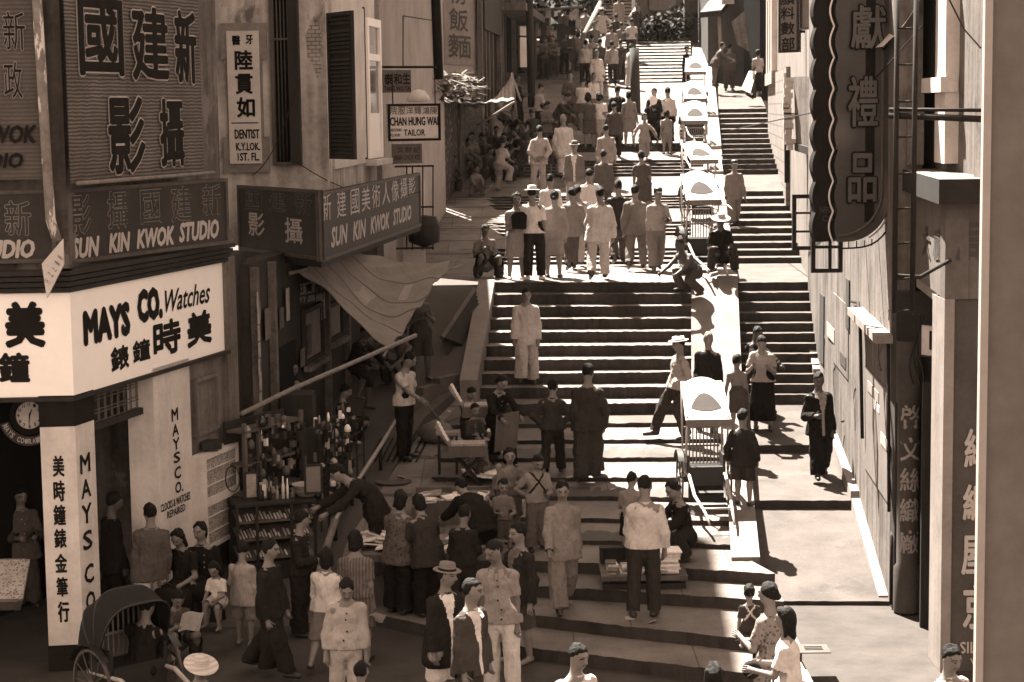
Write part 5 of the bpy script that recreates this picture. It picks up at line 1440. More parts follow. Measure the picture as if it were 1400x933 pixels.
# ================================================================ PEOPLE: bodies and clothes as smooth blended surfaces
def unit(v): 
    v = np.asarray(v, float); return v / max(1e-9, np.linalg.norm(v))
class Field:
    def __init__(s, lo, hi, vox):
        s.vox = vox; s.lo = np.asarray(lo, float) - 3 * vox
        n = np.ceil((np.asarray(hi, float) + 3 * vox - s.lo) / vox).astype(int) + 1
        s.n = n; s.D = np.full(n, 1.0, np.float32)
        s.ax = [s.lo[i] + np.arange(n[i]) * vox for i in range(3)]
    def sub(s, lo, hi):
        a = np.clip(np.floor((lo - s.lo) / s.vox).astype(int), 0, s.n - 1)
        b = np.clip(np.ceil((hi - s.lo) / s.vox).astype(int) + 1, 1, s.n)
        sl = tuple(slice(a[i], max(b[i], a[i] + 1)) for i in range(3))
        X = s.ax[0][sl[0]][:, None, None]; Y = s.ax[1][sl[1]][None, :, None]; Z = s.ax[2][sl[2]][None, None, :]
        return sl, X, Y, Z
    def blend(s, sl, d, k):
        o = s.D[sl]
        if k > 0:
            h = np.clip(.5 + .5 * (o - d) / k, 0, 1)
            s.D[sl] = o + (d - o) * h - k * h * (1 - h)
        else: s.D[sl] = np.minimum(o, d)
    def cap(s, a, b, ra, rb, k=.02, flat=None):
        "tapered capsule; flat = (axis, factor): squashed along that axis"
        a = np.asarray(a, float); b = np.asarray(b, float)
        m = max(ra, rb) * 1.25 + k + 2 * s.vox
        sl, X, Y, Z = s.sub(np.minimum(a, b) - m, np.maximum(a, b) + m)
        d = b - a; L2 = max(1e-9, float(d @ d))
        t = np.clip(((X - a[0]) * d[0] + (Y - a[1]) * d[1] + (Z - a[2]) * d[2]) / L2, 0, 1)
        ex, ey, ez = X - a[0] - t * d[0], Y - a[1] - t * d[1], Z - a[2] - t * d[2]
        q = ex * ex + ey * ey + ez * ez
        if flat is not None:
            ax, f = flat
            pr = ex * ax[0] + ey * ax[1] + ez * ax[2]
            q = q + pr * pr * (1 / (f * f) - 1)
        s.blend(sl, np.sqrt(q) - (ra + (rb - ra) * t), k)
    def ell(s, c, r, axes, k=.02):
        c = np.asarray(c, float); m = max(r) + k + 2 * s.vox
        sl, X, Y, Z = s.sub(c - m, c + m)
        X, Y, Z = X - c[0], Y - c[1], Z - c[2]
        q = 0
        for i in range(3):
            u = axes[i]; q = q + ((X * u[0] + Y * u[1] + Z * u[2]) / r[i]) ** 2
        s.blend(sl, (np.sqrt(q) - 1) * min(r), k)
    def cut(s, p, n):
        "remove everything on the side n points to"
        X, Y, Z = s.ax[0][:, None, None], s.ax[1][None, :, None], s.ax[2][None, None, :]
        s.D = np.maximum(s.D, ((X - p[0]) * n[0] + (Y - p[1]) * n[1] + (Z - p[2]) * n[2])).astype(np.float32)
    def noise(s, amp, freq, seed):
        r = np.random.default_rng(seed)
        X, Y, Z = s.ax[0][:, None, None], s.ax[1][None, :, None], s.ax[2][None, None, :]
        w = 0
        for _ in range(5):
            k = r.normal(size=3) * freq; ph = r.uniform(0, 6.28)
            w = w + np.sin(X * k[0] + Y * k[1] + Z * k[2] * .45 + ph)
        s.D = (s.D + amp * w / 2).astype(np.float32)
    def mesh(s):
        D = s.D; S = D < 0
        if not S.any(): return np.zeros((0, 3)), np.zeros((0, 4), int)
        c = [(i, j, k) for i in (0, 1) for j in (0, 1) for k in (0, 1)]
        nx, ny, nz = np.array(D.shape) - 1
        cor = {q: D[q[0]:q[0] + nx, q[1]:q[1] + ny, q[2]:q[2] + nz] for q in c}
        cnt = sum((cor[q] < 0).astype(np.int8) for q in c)
        act = (cnt > 0) & (cnt < 8)
        idx = np.argwhere(act)
        acc = np.zeros((len(idx), 3)); num = np.zeros(len(idx))
        vals = {q: cor[q][act] for q in c}
        for q in c:
            for ax in range(3):
                if q[ax] == 0:
                    q2 = list(q); q2[ax] = 1; q2 = tuple(q2)
                    a, b = vals[q], vals[q2]
                    m = (a < 0) != (b < 0)
                    t = np.where(m, a / np.where(m, a - b, 1), 0)
                    p = np.tile(np.array(q, float), (len(idx), 1)); p[:, ax] += t
                    acc[m] += p[m]; num[m] += 1
        V = s.lo + (idx + acc / num[:, None]) * s.vox
        vid = np.full(act.shape, -1, np.int64); vid[act] = np.arange(len(idx))
        F = []
        for ax in range(3):
            o = [i for i in range(3) if i != ax]
            sa = [slice(1, -1)] * 3; sb = [slice(1, -1)] * 3
            sa[ax] = slice(0, -1); sb[ax] = slice(1, None)
            A, B = S[tuple(sa)], S[tuple(sb)]
            e = np.argwhere(A != B)
            if len(e) == 0: continue
            fl = A[tuple(e.T)]
            base = e.copy(); base[:, o[0]] += 1; base[:, o[1]] += 1
            def cell(d0, d1):
                q = base.copy(); q[:, o[0]] -= d0; q[:, o[1]] -= d1
                return vid[q[:, 0], q[:, 1], q[:, 2]]
            f = np.stack([cell(1, 1), cell(0, 1), cell(0, 0), cell(1, 0)], 1)
            if ax == 1: fl = ~fl
            f[~fl] = f[~fl][:, ::-1]
            F.append(f[(f >= 0).all(1)])
        return V, np.concatenate(F)
def np_mesh(name, V, F, mats, parent, mi=None):
    me = bpy.data.meshes.new(name)
    me.vertices.add(len(V)); me.vertices.foreach_set('co', np.asarray(V, np.float32).ravel())
    F4 = [tuple(int(i) for i in f) for f in F] if not isinstance(F, np.ndarray) else None
    if F4 is None:
        n = len(F); me.loops.add(n * 4); me.polygons.add(n)
        me.loops.foreach_set('vertex_index', F.astype(np.int32).ravel())
        me.polygons.foreach_set('loop_start', np.arange(0, n * 4, 4, dtype=np.int32))
        me.polygons.foreach_set('loop_total', np.full(n, 4, np.int32))
        me.polygons.foreach_set('use_smooth', np.ones(n, bool))
        for m in mats: me.materials.append(m)
        if mi is not None: me.polygons.foreach_set('material_index', mi.astype(np.int32))
        me.update(calc_edges=True); me.validate()
    return link_mesh(name, me, parent)
# cloth and skin materials
def cloth(v, pat=None):
    nm = 'cloth_%03d%s' % (round(v * 1000), '_' + pat if pat else '')
    ex = None
    if pat == 'stripe': ex = ex_wave(9, v * .45, .8, 'X', .6)
    if pat == 'check': ex = ex_wave(11, v * .4, .6, 'X', .2)
    if pat == 'floral': ex = ex_voronoi(26, min(.8, v * 2.2), .2, .3)
    if pat == 'spots': ex = ex_voronoi(22, v * .4, .25, .33)
    if nm in _mats: return _mats[nm]
    m = M(nm, v, .16, 6.0, .92, .0, 24, extra=ex, spec=.06)
    nt = m.node_tree; N = nt.nodes; L = nt.links       # creases: stretched, warped noise as relief, plus a fine weave
    tc = N.new('ShaderNodeTexCoord'); mp = N.new('ShaderNodeMapping'); mp.inputs['Scale'].default_value = (1, 1, .5); mp.inputs['Rotation'].default_value = (.3, .4, .2)
    n1 = N.new('ShaderNodeTexNoise'); n1.inputs['Scale'].default_value = 7; n1.inputs['Detail'].default_value = 1.5; n1.inputs['Distortion'].default_value = 1.6
    n2 = N.new('ShaderNodeTexNoise'); n2.inputs['Scale'].default_value = 30; n2.inputs['Detail'].default_value = 2; n2.inputs['Distortion'].default_value = .8
    L.new(tc.outputs['Object'], mp.inputs[0]); L.new(mp.outputs[0], n1.inputs['Vector']); L.new(mp.outputs[0], n2.inputs['Vector'])
    b1 = N.new('ShaderNodeBump'); b1.inputs['Strength'].default_value = .6; b1.inputs['Distance'].default_value = .07
    b2 = N.new('ShaderNodeBump'); b2.inputs['Strength'].default_value = .25; b2.inputs['Distance'].default_value = .02
    L.new(n1.outputs[0], b1.inputs['Height']); L.new(n2.outputs[0], b2.inputs['Height']); L.new(b1.outputs[0], b2.inputs['Normal']); L.new(b2.outputs[0], N['Principled BSDF'].inputs['Normal'])
    return m
skin_m = {}
def skin(v=.15):
    return M('skin_%03d' % round(v * 1000), v, .10, 8, .6, .08, 40, spec=.3)
eye_m = M('eye_dark', .03, .1, 5, .3, 0)
brow_m = M('brow_hair', .05, .2, 9, .7, 0)
lip_m = M('lips', .085, .1, 5, .6, 0)
hair_m = M('black_hair', .009, .4, 30, .65, .8, 120, spec=.12)
hair_g = M('grey_hair', .16, .3, 20, .6, .4, 90, spec=.3)
shoe_m = M('dark_shoe', .022, .3, 8, .45, .1, spec=.4)
shoe_w = M('pale_shoe', .5, .2, 8, .7, .1)
straw_m = M('straw_hat', .42, .2, 6, .85, .3, 40, extra=ex_wave(14, .25, .5, 'Z', .3, 'RINGS'))
felt_m = M('felt_hat', .13, .2, 6, .9, .2, 40)
felt_l = M('pale_felt_hat', .50, .15, 6, .9, .2, 40)
SEED = [0]
def person(label, x, y, h=1.65, face=0, ytop=None, ht=None, z=None, D=None, group=None, pose='stand', top=('shirt', .5), bottom=('trousers', .5), hair='short', hat=None,
           arms='hang', yaw=0, nod=5, lean=0, bend=0, sk=.15, shoes=True, legs=None, dz=0.0, pat=None, bpat=None, roll=0, hairv=None, vest=None, straps=None, sleeve=None, detail=None, fat=1.0):
    """a clothed figure. x, y: picture point of the feet (or D: distance with y ignored for the ground)
    face: 0 looks towards the camera, 90 to the right of the picture, 180 up the street"""
    SEED[0] += 1; seed = SEED[0]
    if ytop is not None:
        p = PZ(x, ytop, ht or h); gx, gy, gz = p.x, p.y, 0.0
    elif D is not None:
        p = P(x, y or 600, D); gx, gy = p.x, D; gz = hgt(gx, gy) if z is None else z
    else:
        p = G(x, y); gx, gy, gz = p.x, p.y, (p.z if z is None else z)
    root = thing('person', label, 'person', (gx, gy, gz + dz), R(face), group)
    dist = gy
    vox = detail or (.0125 if dist < 26 else .015 if dist < 33 else .019 if dist < 42 else .024)
    c = min(1, max(0, (1.5 - h) / .7))                       # child factor
    hh = (.140 + .058 * c) * h                                # head height
    sh_z = (.818 - .045 * c) * h; hip_z = (.515 - .03 * c) * h
    shw = (.097 + .0 * c) * h * fat; hpw = .052 * h
    LA, LF, LH = .172 * h, .150 * h, .10 * h
    LT, LS, AN = hip_z - .285 * h + .0, (.285 - .045) * h, .045 * h
    # legs
    def rotx(v, a):
        ca, sa = math.cos(a), math.sin(a)
        return np.array([v[0], v[1] * ca - v[2] * sa, v[1] * sa + v[2] * ca])
    hl = {'stand': ((4, 6), (-3, 4)), 'walk': ((24, 8), (-16, 22)), 'step': ((34, 40), (-6, 8)), 'sit': ((86, 88), (80, 82)), 'squat': ((118, 142), (112, 140)), 'wide': ((6, 4), (6, 4)), 'perch': ((70, 92), (30, 40)), 'crouch': ((95, 128), (70, 120)), 'kneel': ((100, 130), (20, 105))}[pose] if legs is None else legs
    ab = {'stand': 3.5, 'wide': 9, 'squat': 16, 'sit': 9, 'crouch': 14, 'perch': 10}.get(pose, 3)
    rr = np.random.default_rng(seed)
    yaw = yaw + float(rr.uniform(-9, 9)); roll = roll + float(rr.uniform(-5, 5))
    sway = float(rr.uniform(-.02, .02)) * h; tw = float(rr.uniform(-.10, .10))
    if pose == 'stand' and rr.random() < .5: hl = hl[::-1]
    pel = np.array([0., 0., 0.])
    J = {}
    zmin = 9
    for s_, (a, k) in zip((-1, 1), hl):
        a, k = R(a), R(k)
        hp = pel + np.array([s_ * hpw, 0, 0]); b = R(ab)
        kn = hp + LT * np.array([s_ * math.sin(b), -math.sin(a) * math.cos(b), -math.cos(a) * math.cos(b)])
        an = kn + LS * np.array([s_ * math.sin(b) * .4, -math.sin(a - k), -math.cos(a - k)])
        ft = max(-.5, min(.9, (k - a) * .55)) if pose in ('walk', 'step') else 0.0
        if pose in ('walk', 'step') and a > 0: ft = -.1
        fd = np.array([s_ * .16, -math.cos(ft), -math.sin(ft)])
        J[s_] = (hp, kn, an, unit(fd)); zmin = min(zmin, an[2] - AN + min(0, fd[2] * .15 * h))
    up = np.array([0, 0, -zmin])
    pel = pel + up
    J = {k: (v[0] + up, v[1] + up, v[2] + up, v[3]) for k, v in J.items()}
    # spine
    Ln = R(lean); Bd = R(bend)
    d1 = np.array([0, -math.sin(Ln), math.cos(Ln)]); d2 = np.array([0, -math.sin(Ln + Bd), math.cos(Ln + Bd)])
    tl = sh_z - hip_z
    d2 = unit(d2 + np.array([sway * 1.6, 0, 0]))
    wst = pel + d1 * tl * .38 + np.array([sway, 0, 0])
    chs = wst + d2 * tl * .36
    nk = wst + d2 * tl * .64
    f2 = np.array([0, -math.cos(Ln + Bd), -math.sin(Ln + Bd)])      # chest front
    f1 = np.array([0, -math.cos(Ln), -math.sin(Ln)])
    sx = unit(np.array([math.cos(tw), math.sin(tw), float(rr.uniform(-.05, .05))]))
    SHp = {s_: nk - d2 * .046 * h + sx * s_ * shw for s_ in (-1, 1)}
    # arms
    arms2 = arms if isinstance(arms, tuple) else (arms, arms)
    ARM = {}
    for s_, st in zip((-1, 1), arms2):
        u, w = {'hang': ((s_ * .16, -.02, -1), (s_ * .06, -.28, -1)),
                'fwd': ((s_ * .16, -.42, -1), (s_ * .02, -.75, -.8)), 'back': ((s_ * .16, .34, -1), (s_ * .1, .12, -1)),
                'hold': ((s_ * .22, -.32, -1), (-s_ * .45, -1, .12)), 'book': ((s_ * .20, -.35, -1), (-s_ * .32, -.9, .45)),
                'behind': ((s_ * .38, .42, -1), (-s_ * .75, .32, -.75)), 'hip': ((s_ * .62, .25, -.8), (-s_ * .75, -.25, -.55)),
                'reach': ((s_ * .15, -.75, -.75), (0, -1, -.45)), 'lap': ((s_ * .2, -.38, -1), (-s_ * .3, -1, -.25)), 'knee': ((s_ * .2, -.8, -.7), (-s_ * .2, -.9, -.5)),
                'pocket': ((s_ * .34, .12, -1), (-s_ * .05, -.42, -.9)), 'chest': ((s_ * .25, -.25, -1), (-s_ * .7, -.7, .55)), 'out': ((s_ * .7, -.2, -.8), (s_ * .3, -.5, -.9)),
                'up': ((s_ * .3, -.9, .1), (-s_ * .1, -.5, 1)), 'lean': ((s_ * .3, -.5, -.9), (s_ * .1, -.5, -1)), 'cross': ((s_ * .25, -.3, -1), (-s_ * .95, -.5, .05)), 'carry': ((s_ * .3, -.25, -1), (-s_ * .6, -.9, .3))}[st]
        jt = rr.uniform(-.09, .09, 6); u, w = unit(np.array(u) + jt[:3]), unit(np.array(w) + jt[3:])
        el = SHp[s_] + u * LA; wr = el + w * LF
        ARM[s_] = (SHp[s_], el, wr, w)
    # head frame
    yw, nd, rl = R(yaw), R(nod), R(roll)
    hd_dir = unit(d2 * .6 + np.array([0, 0, .6]) + f2 * math.sin(nd) * .55)
    hf = np.array([math.sin(yw) * math.cos(nd), -math.cos(yw) * math.cos(nd), -math.sin(nd)])
    hx = unit(np.cross(hf, np.array([0, 0, 1.])) * -1); hx = unit(np.cross(np.array([0, 0, 1.]), hf) * 1)
    hx = -hx if hx[0] * math.cos(yw) < 0 else hx
    hz = np.cross(hf, hx); hz = hz if hz[2] > 0 else -hz
    nl = .050 * h
    hb = nk + d2 * .012 * h + hd_dir * nl
    hc = hb + hz * hh * .46 + hf * hh * .08
    ex_, ey_, ez_ = hh * .335, hh * .40, hh * .50
    pts = [pel, nk, hc + hz * hh * .6, hc - hz * hh * .6] + [q for s_ in (-1, 1) for q in (J[s_][1], J[s_][2], ARM[s_][1], ARM[s_][2] + ARM[s_][3] * LH)]
    pts = np.array(pts); lo = pts.min(0) - .17 * h; hi = pts.max(0) + .13 * h; lo[2] = -.02
    # ---- body
    B = Field(lo, hi, vox)
    axs = (hx, hf, hz)
    B.ell(hc + hz * hh * .10 - hf * hh * .03, (ex_ * 1.0, ey_ * 1.02, ez_ * .80), axs, .0)
    B.ell(hc - hz * hh * .20 + hf * hh * .10, (ex_ * .78, ey_ * .70, ez_ * .60), axs, .03 * h)
    B.cap(hc + hf * hh * .40 + hz * hh * .02, hc + hf * hh * .475 - hz * hh * .11, hh * .045, hh * .07, .012 * h)
    B.cap(hc + hf * hh * .36 + hz * hh * .12 - hx * hh * .15, hc + hf * hh * .36 + hz * hh * .12 + hx * hh * .15, hh * .05, hh * .05, .012 * h)
    for s_ in (-1, 1): B.ell(hc + hx * s_ * ex_ * 1.0 - hz * hh * .05, (hh * .045, hh * .09, hh * .14), axs, .006)
    B.cap(nk - d2 * .03 * h, hb + hz * hh * .12, .037 * h, .032 * h, .02 * h)
    B.cap(wst, chs, .074 * h * fat, .088 * h * fat, .03 * h, (f2, .68)); B.cap(chs, nk - d2 * .03 * h, .088 * h * fat, .06 * h, .03 * h, (f2, .62))
    B.cap(pel + d1 * .02 * h, wst, .082 * h * fat, .072 * h * fat, .03 * h, (f1, .72))
    for s_ in (-1, 1):
        a, e, w_, wd = ARM[s_]
        B.cap(nk - d2 * .03 * h, a, .04 * h, .035 * h, .025 * h)
        B.cap(a, e, .031 * h, .024 * h, .02 * h); B.cap(e, w_, .0245 * h, .0165 * h, .012 * h)
        B.cap(w_, w_ + wd * LH * .42, .017 * h, .021 * h, .008 * h)
        hp, kn, an, fd = J[s_]
        B.cap(hp, kn, .054 * h * fat, .035 * h, .025 * h); B.cap(kn, kn + (an - kn) * .35, .035 * h, .034 * h, .012 * h); B.cap(kn + (an - kn) * .3, an, .034 * h, .021 * h, .012 * h)
        B.cap(an - fd * .02 * h - np.array([0, 0, .022 * h]), an + fd * .10 * h - np.array([0, 0, .030 * h]), .022 * h, .017 * h, .012 * h)
    V, Fc = B.mesh()
    mi = np.zeros(len(Fc), int)
    cen = V[Fc].mean(1)
    if vox < .02:
        for s_ in (-1, 1):
            e = hc + hf * hh * .37 + hx * s_ * hh * .155 + hz * hh * .035
            d = cen - e; mi[(np.abs(d @ hx) < hh * .070) & (np.abs(d @ hz) < hh * .028) & (d @ hf > -hh * .14)] = 1
            e = hc + hf * hh * .38 + hx * s_ * hh * .16 + hz * hh * .13
            d = cen - e; mi[(np.abs(d @ hx) < hh * .095) & (np.abs(d @ hz) < hh * .022) & (d @ hf > -hh * .14)] = 3
        d = cen - (hc + hf * hh * .36 - hz * hh * .25); mi[(np.abs(d @ hx) < hh * .11) & (np.abs(d @ hz) < hh * .035) & (d @ hf > -hh * .12)] = 2
    # fingers: five bent tapered chains rooted in the palm of each hand
    allV = [V]; allF = [Fc]; off = len(V)
    for s_ in (-1, 1):
        a, e, w_, wd = ARM[s_]
        side = unit(np.cross(wd, np.array([s_, 0, .0]) + .2 * f2)); 
        pal = unit(np.cross(side, wd))
        base = w_ + wd * LH * .40
        specs = [(.9 - abs(i - 1.2) * .14, (i - 1.5) * .0125 * h, 0) for i in range(4)] + [(.72, 0, 1)]
        for ln, o, th in specs:
            if th: st = w_ + wd * LH * .12 - side * .016 * h; dr = unit(wd * .8 - side * .65); L = LH * .45
            else: st = base + side * o; dr = unit(wd + side * o * 4 / h); L = LH * .58 * ln
            r0 = .0056 * h
            ring = []; cu = st; dd = dr
            for q in range(4):
                xax = unit(np.cross(dd, pal) + 1e-6); yax = np.cross(dd, xax)
                rad_ = r0 * (1 - .12 * q)
                for t in range(5): ring.append(cu + rad_ * (xax * math.cos(t * 1.2566) + yax * math.sin(t * 1.2566)))
                dd = unit(dd + pal * s_ * .28 * (1 if not th else .3)); cu = cu + dd * L / 3
            ff = []
            for q in range(3):
                for t in range(5): ff.append((off + q * 5 + t, off + q * 5 + (t + 1) % 5, off + q * 5 + 5 + (t + 1) % 5, off + q * 5 + 5 + t))
            ff.append((off + 15, off + 16, off + 17, off + 18)); ff.append((off + 15, off + 18, off + 19, off + 15)) if False else None
            allV.append(np.array(ring)); allF.append(np.array(ff)); off += 20
    Vb = np.concatenate(allV); Fb = np.concatenate(allF)
    mi = np.concatenate([mi, np.zeros(len(Fb) - len(mi), int)])
    body = np_mesh('body', Vb, Fb, [skin(sk), eye_m, lip_m, brow_m], root, mi)
    # ---- hair
    hm = hairv or hair_m
    if hair != 'bald':
        Hf = Field(hc - hh * 1.5, hc + hh * 1.0, min(vox, .016))
        g = 1.07 if hair == 'short' else 1.12
        Hf.ell(hc + hz * hh * .12 - hf * hh * .05, (ex_ * g, ey_ * g * 1.02, ez_ * .84 * g), axs, 0)
        # keep off the face
        if hair == 'short': Hf.cut(hc - hz * hh * .02, unit(hf * .62 - hz * .78)); Hf.cut(hc + hf * hh * .30 + hz * hh * .30, unit(hf * .9 - hz * .6))
        else: Hf.cut(hc + hf * hh * .14 + hz * hh * .18, unit(hf * .85 - hz * .55))
        if hair in ('bob', 'wavy', 'long'):
            ln = {'bob': .30, 'wavy': .42, 'long': .75}[hair]
            w_ = 1.0 if hair != 'wavy' else 1.12
            Hf.cap(hc - hf * hh * .22 + hz * .0, hc - hf * hh * .24 - hz * hh * ln, ex_ * .80 * w_, ex_ * .70 * w_, .02)
            for s_ in (-1, 1): Hf.cap(hc - hf * hh * .10 + hx * s_ * ex_ * .82 + hz * hh * .15, hc - hf * hh * .12 + hx * s_ * ex_ * .86 - hz * hh * (ln - .05), hh * .13 * w_, hh * .12 * w_, .02)
        if hair == 'bun': Hf.ell(hc - hf * hh * .46 - hz * hh * .12, (hh * .2, hh * .16, hh * .18), axs, .01)
        if hair == 'pigtails':
            for s_ in (-1, 1): Hf.cap(hc + hx * s_ * ex_ - hf * hh * .1, hc + hx * s_ * ex_ * 1.25 - hz * hh * .5, hh * .12, hh * .07, .015)
        Hf.noise(.007 if hair in ('wavy', 'bob', 'long') else .0045, 45 if hair != 'wavy' else 38, seed)
        Hf.noise(.003, 110, seed + 5)
        V, Fc = Hf.mesh(); np_mesh('hair', V, Fc, [hm], root)
    # ---- hat
    if hat:
        hmt = {'fedora': felt_m, 'whitefedora': felt_l, 'straw': straw_m, 'cone': straw_m, 'cap': shoe_m, 'boater': straw_m}[hat]
        mbh = MB(); n = 22
        prof = {'fedora': [(1.30, .0), (1.22, .035), (.80, .02), (.76, .22), (.70, .36), (.35, .40), (0, .36)], 'straw': [(1.75, -.06), (1.2, .0), (.80, .03), (.76, .26), (.6, .36), (0, .38)],
                'cone': [(2.1, -.28), (1.2, .05), (.5, .42), (0, .62)], 'cap': [(.82, 0), (.84, .14), (.7, .30), (0, .34)], 'boater': [(1.35, 0), (.82, .01), (.80, .26), (0, .27)]}
        prof['whitefedora'] = prof['fedora']; pr = prof[hat]
        bc_ = hc + hz * hh * .24 - hf * hh * .03
        vs2 = [bc_ + hx * (r_ * hh * .46 * math.cos(6.28318 * j / n)) + hf * (r_ * hh * .53 * math.sin(6.28318 * j / n)) + hz * (q * hh) for r_, q in pr for j in range(n)]
        mbh.smooth = True
        mbh.add(vs2, [(i * n + j, i * n + (j + 1) % n, (i + 1) * n + (j + 1) % n, (i + 1) * n + j) for i in range(len(pr) - 1) for j in range(n)])
        if hat in ('fedora', 'whitefedora', 'boater'):
            mbh.cur = 1
            vs2 = [bc_ + hx * (r_ * hh * .46 * math.cos(6.28318 * j / n)) + hf * (r_ * hh * .53 * math.sin(6.28318 * j / n)) + hz * (q * hh) for r_, q in ((.83, .02), (.80, .12)) for j in range(n)]
            mbh.add(vs2, [(j, (j + 1) % n, n + (j + 1) % n, n + j) for j in range(n)])
        if hat == 'cap':
            a_ = [bc_ + hf * hh * .36 + hx * hh * .3, bc_ + hf * hh * .36 - hx * hh * .3, bc_ + hf * hh * .72 - hx * hh * .2 - hz * hh * .03, bc_ + hf * hh * .72 + hx * hh * .2 - hz * hh * .03]; mbh.add(a_, [(0, 1, 2, 3)])
        mbh.build('hat', [hmt, black_paint], root, local=True, recalc=False)
    # ---- lower garment
    def leg_fields(Fd, r0, r1, r2, k=.02):
        for s_ in (-1, 1):
            hp, kn, an, fd = J[s_]
            Fd.cap(hp + d1 * .02 * h, kn, r0 * h, r1 * h, k * h); Fd.cap(kn, an, r1 * h, r2 * h, k * h * .6)
    kind = bottom[0]; bv = bottom[1]
    bm_ = cloth(bv, bpat)
    if kind in ('trousers', 'wide', 'shorts', 'narrow'):
        Fd = Field(lo, hi, vox)
        r = {'trousers': (.066, .052, .050), 'wide': (.070, .064, .070), 'shorts': (.070, .064, .06), 'narrow': (.062, .047, .040)}[kind]
        r = tuple(q * fat for q in r)
        leg_fields(Fd, *r)
        Fd.cap(pel - d1 * .02 * h, wst, .090 * h * fat, .080 * h * fat, .03 * h, (f1, .76))
        Fd.noise(.0042 * h, 28, seed + 1); Fd.noise(.0020 * h, 70, seed + 4)
        Fd.cut(wst + d1 * .02 * h, d1)
        V, Fc = Fd.mesh()
        cen = V[Fc].mean(1); keep = np.ones(len(Fc), bool)
        if kind == 'shorts':
            for s_ in (-1, 1):
                hp, kn, an, fd = J[s_]; ax = unit(an - kn); keep &= ~(((cen - (kn + (an - kn) * .08)) @ ax > 0) & (np.sign(cen[:, 0]) == s_)) if pose not in ('sit', 'squat', 'crouch') else ~(((cen - (kn - (kn - hp) * .15)) @ unit(kn - hp) > 0) & (np.linalg.norm(cen - kn, axis=1) < .5 * h) & (np.sign(cen[:, 0]) == s_))
        else:
            for s_ in (-1, 1):
                hp, kn, an, fd = J[s_]; ax = unit(an - kn); keep &= ~(((cen - (an - ax * .005 * h)) @ ax > 0) & (np.linalg.norm(cen - an, axis=1) < .12 * h))
        np_mesh('shorts' if kind == 'shorts' else 'trousers', V, Fc[keep], [bm_], root)
    if kind in ('skirt', 'gown', 'longskirt', 'dress'):
        hem = {'skirt': .27, 'dress': .27, 'longskirt': .10, 'gown': .075}[kind] * h
        Fd = Field(lo, hi, vox)
        seated = pose in ('sit', 'squat', 'crouch', 'perch', 'kneel')
        mid = (J[-1][2] + J[1][2]) / 2; kmid = (J[-1][1] + J[1][1]) / 2
        leg_fields(Fd, .068, .060, .060 if kind in ('skirt', 'dress') else .066, .05)
        Fd.cap(pel, kmid, .098 * h, .098 * h, .05 * h, (f1 if not seated else np.array([0, 0, 1.]), .74))
        if kind in ('gown', 'longskirt'): Fd.cap(kmid, mid, .098 * h, .104 * h, .05 * h, (f1, .70))
        Fd.cap(pel - d1 * .01 * h, wst, .094 * h * fat, .080 * h * fat, .03 * h, (f1, .76))
        Fd.noise(.005 * h, 24, seed + 1)
        Fd.cut(wst + d1 * .02 * h, d1)
        if not seated: Fd.cut(np.array([0, 0, hem]), np.array([0, 0, -1.]))
        else:
            for s_ in (-1, 1):
                hp, kn, an, fd = J[s_]; q = kn + (an - kn) * (.35 if kind in ('skirt', 'dress') else .85)
                if kind in ('skirt', 'dress'): pass
        V, Fc = Fd.mesh()
        if seated:
            cen = V[Fc].mean(1); keep = np.ones(len(Fc), bool)
            fr_ = .3 if kind in ('skirt', 'dress') else .9
            for s_ in (-1, 1):
                hp, kn, an, fd = J[s_]; ax = unit(an - kn); keep &= ~(((cen - (kn + (an - kn) * fr_)) @ ax > 0) & (np.sign(cen[:, 0]) == s_) & (np.linalg.norm(cen - an, axis=1) < LS * 1.1))
            Fc = Fc[keep]
        np_mesh('gown' if kind == 'gown' else 'skirt', V, Fc, [bm_], root)
    # ---- upper garment
    tk, tv = top[0], top[1]
    if tk != 'none':
        tm = cloth(tv, pat)
        long_ = {'shirt': True, 'short': False, 'jacket': True, 'coat': True, 'gown': True, 'vest': None, 'tee': False, 'tunic': True}[tk] if sleeve is None else sleeve
        hem = {'shirt': -.01, 'short': -.035, 'jacket': -.085, 'coat': -.16, 'gown': -.06, 'vest': .0, 'tee': .0, 'tunic': -.10}[tk] * h
        gr = {'shirt': .010, 'short': .010, 'jacket': .016, 'coat': .020, 'gown': .016, 'vest': .008, 'tee': .013, 'tunic': .016}[tk] * h
        Fd = Field(lo, hi, vox)
        Fd.cap(wst, chs, .074 * h * fat + gr, .088 * h * fat + gr * .8, .03 * h, (f2, .74)); Fd.cap(chs, nk - d2 * .035 * h, .088 * h * fat + gr * .8, .060 * h, .03 * h, (f2, .68))
        Fd.cap(pel + d1 * (hem * .8), wst, .092 * h * fat + gr, .076 * h * fat + gr, .03 * h, (f1, .88))
        for s_ in (-1, 1):
            hp, kn, an, fd = J[s_]
            if pose in ('sit', 'squat', 'crouch', 'perch', 'kneel'): Fd.cap(hp, hp + (kn - hp) * .06, .068 * h * fat + gr * .6, .068 * h * fat + gr * .6, .03 * h)
            else: Fd.cap(hp + d1 * .05 * h, hp + (kn - hp) * (.12 + max(0, -hem) / h * 2.2), .068 * h * fat + gr * .7, (.080 if tk in ('tunic', 'coat', 'jacket') else .076) * h * fat + gr * .8, .03 * h)
        for s_ in (-1, 1):
            a, e, w_, wd = ARM[s_]
            Fd.cap(nk - d2 * .028 * h, a, .038 * h, .033 * h + gr * .3, .02 * h)
            if long_ is None: continue
            Fd.cap(a, e, .034 * h + gr * .4, .033 * h + gr * .5, .02 * h)
            if long_: Fd.cap(e, w_ - wd * .01 * h, .033 * h + gr * .5, .027 * h + gr * .6, .015 * h)
        Fd.noise(.0040 * h, 30, seed + 2); Fd.noise(.0020 * h, 75, seed + 3)
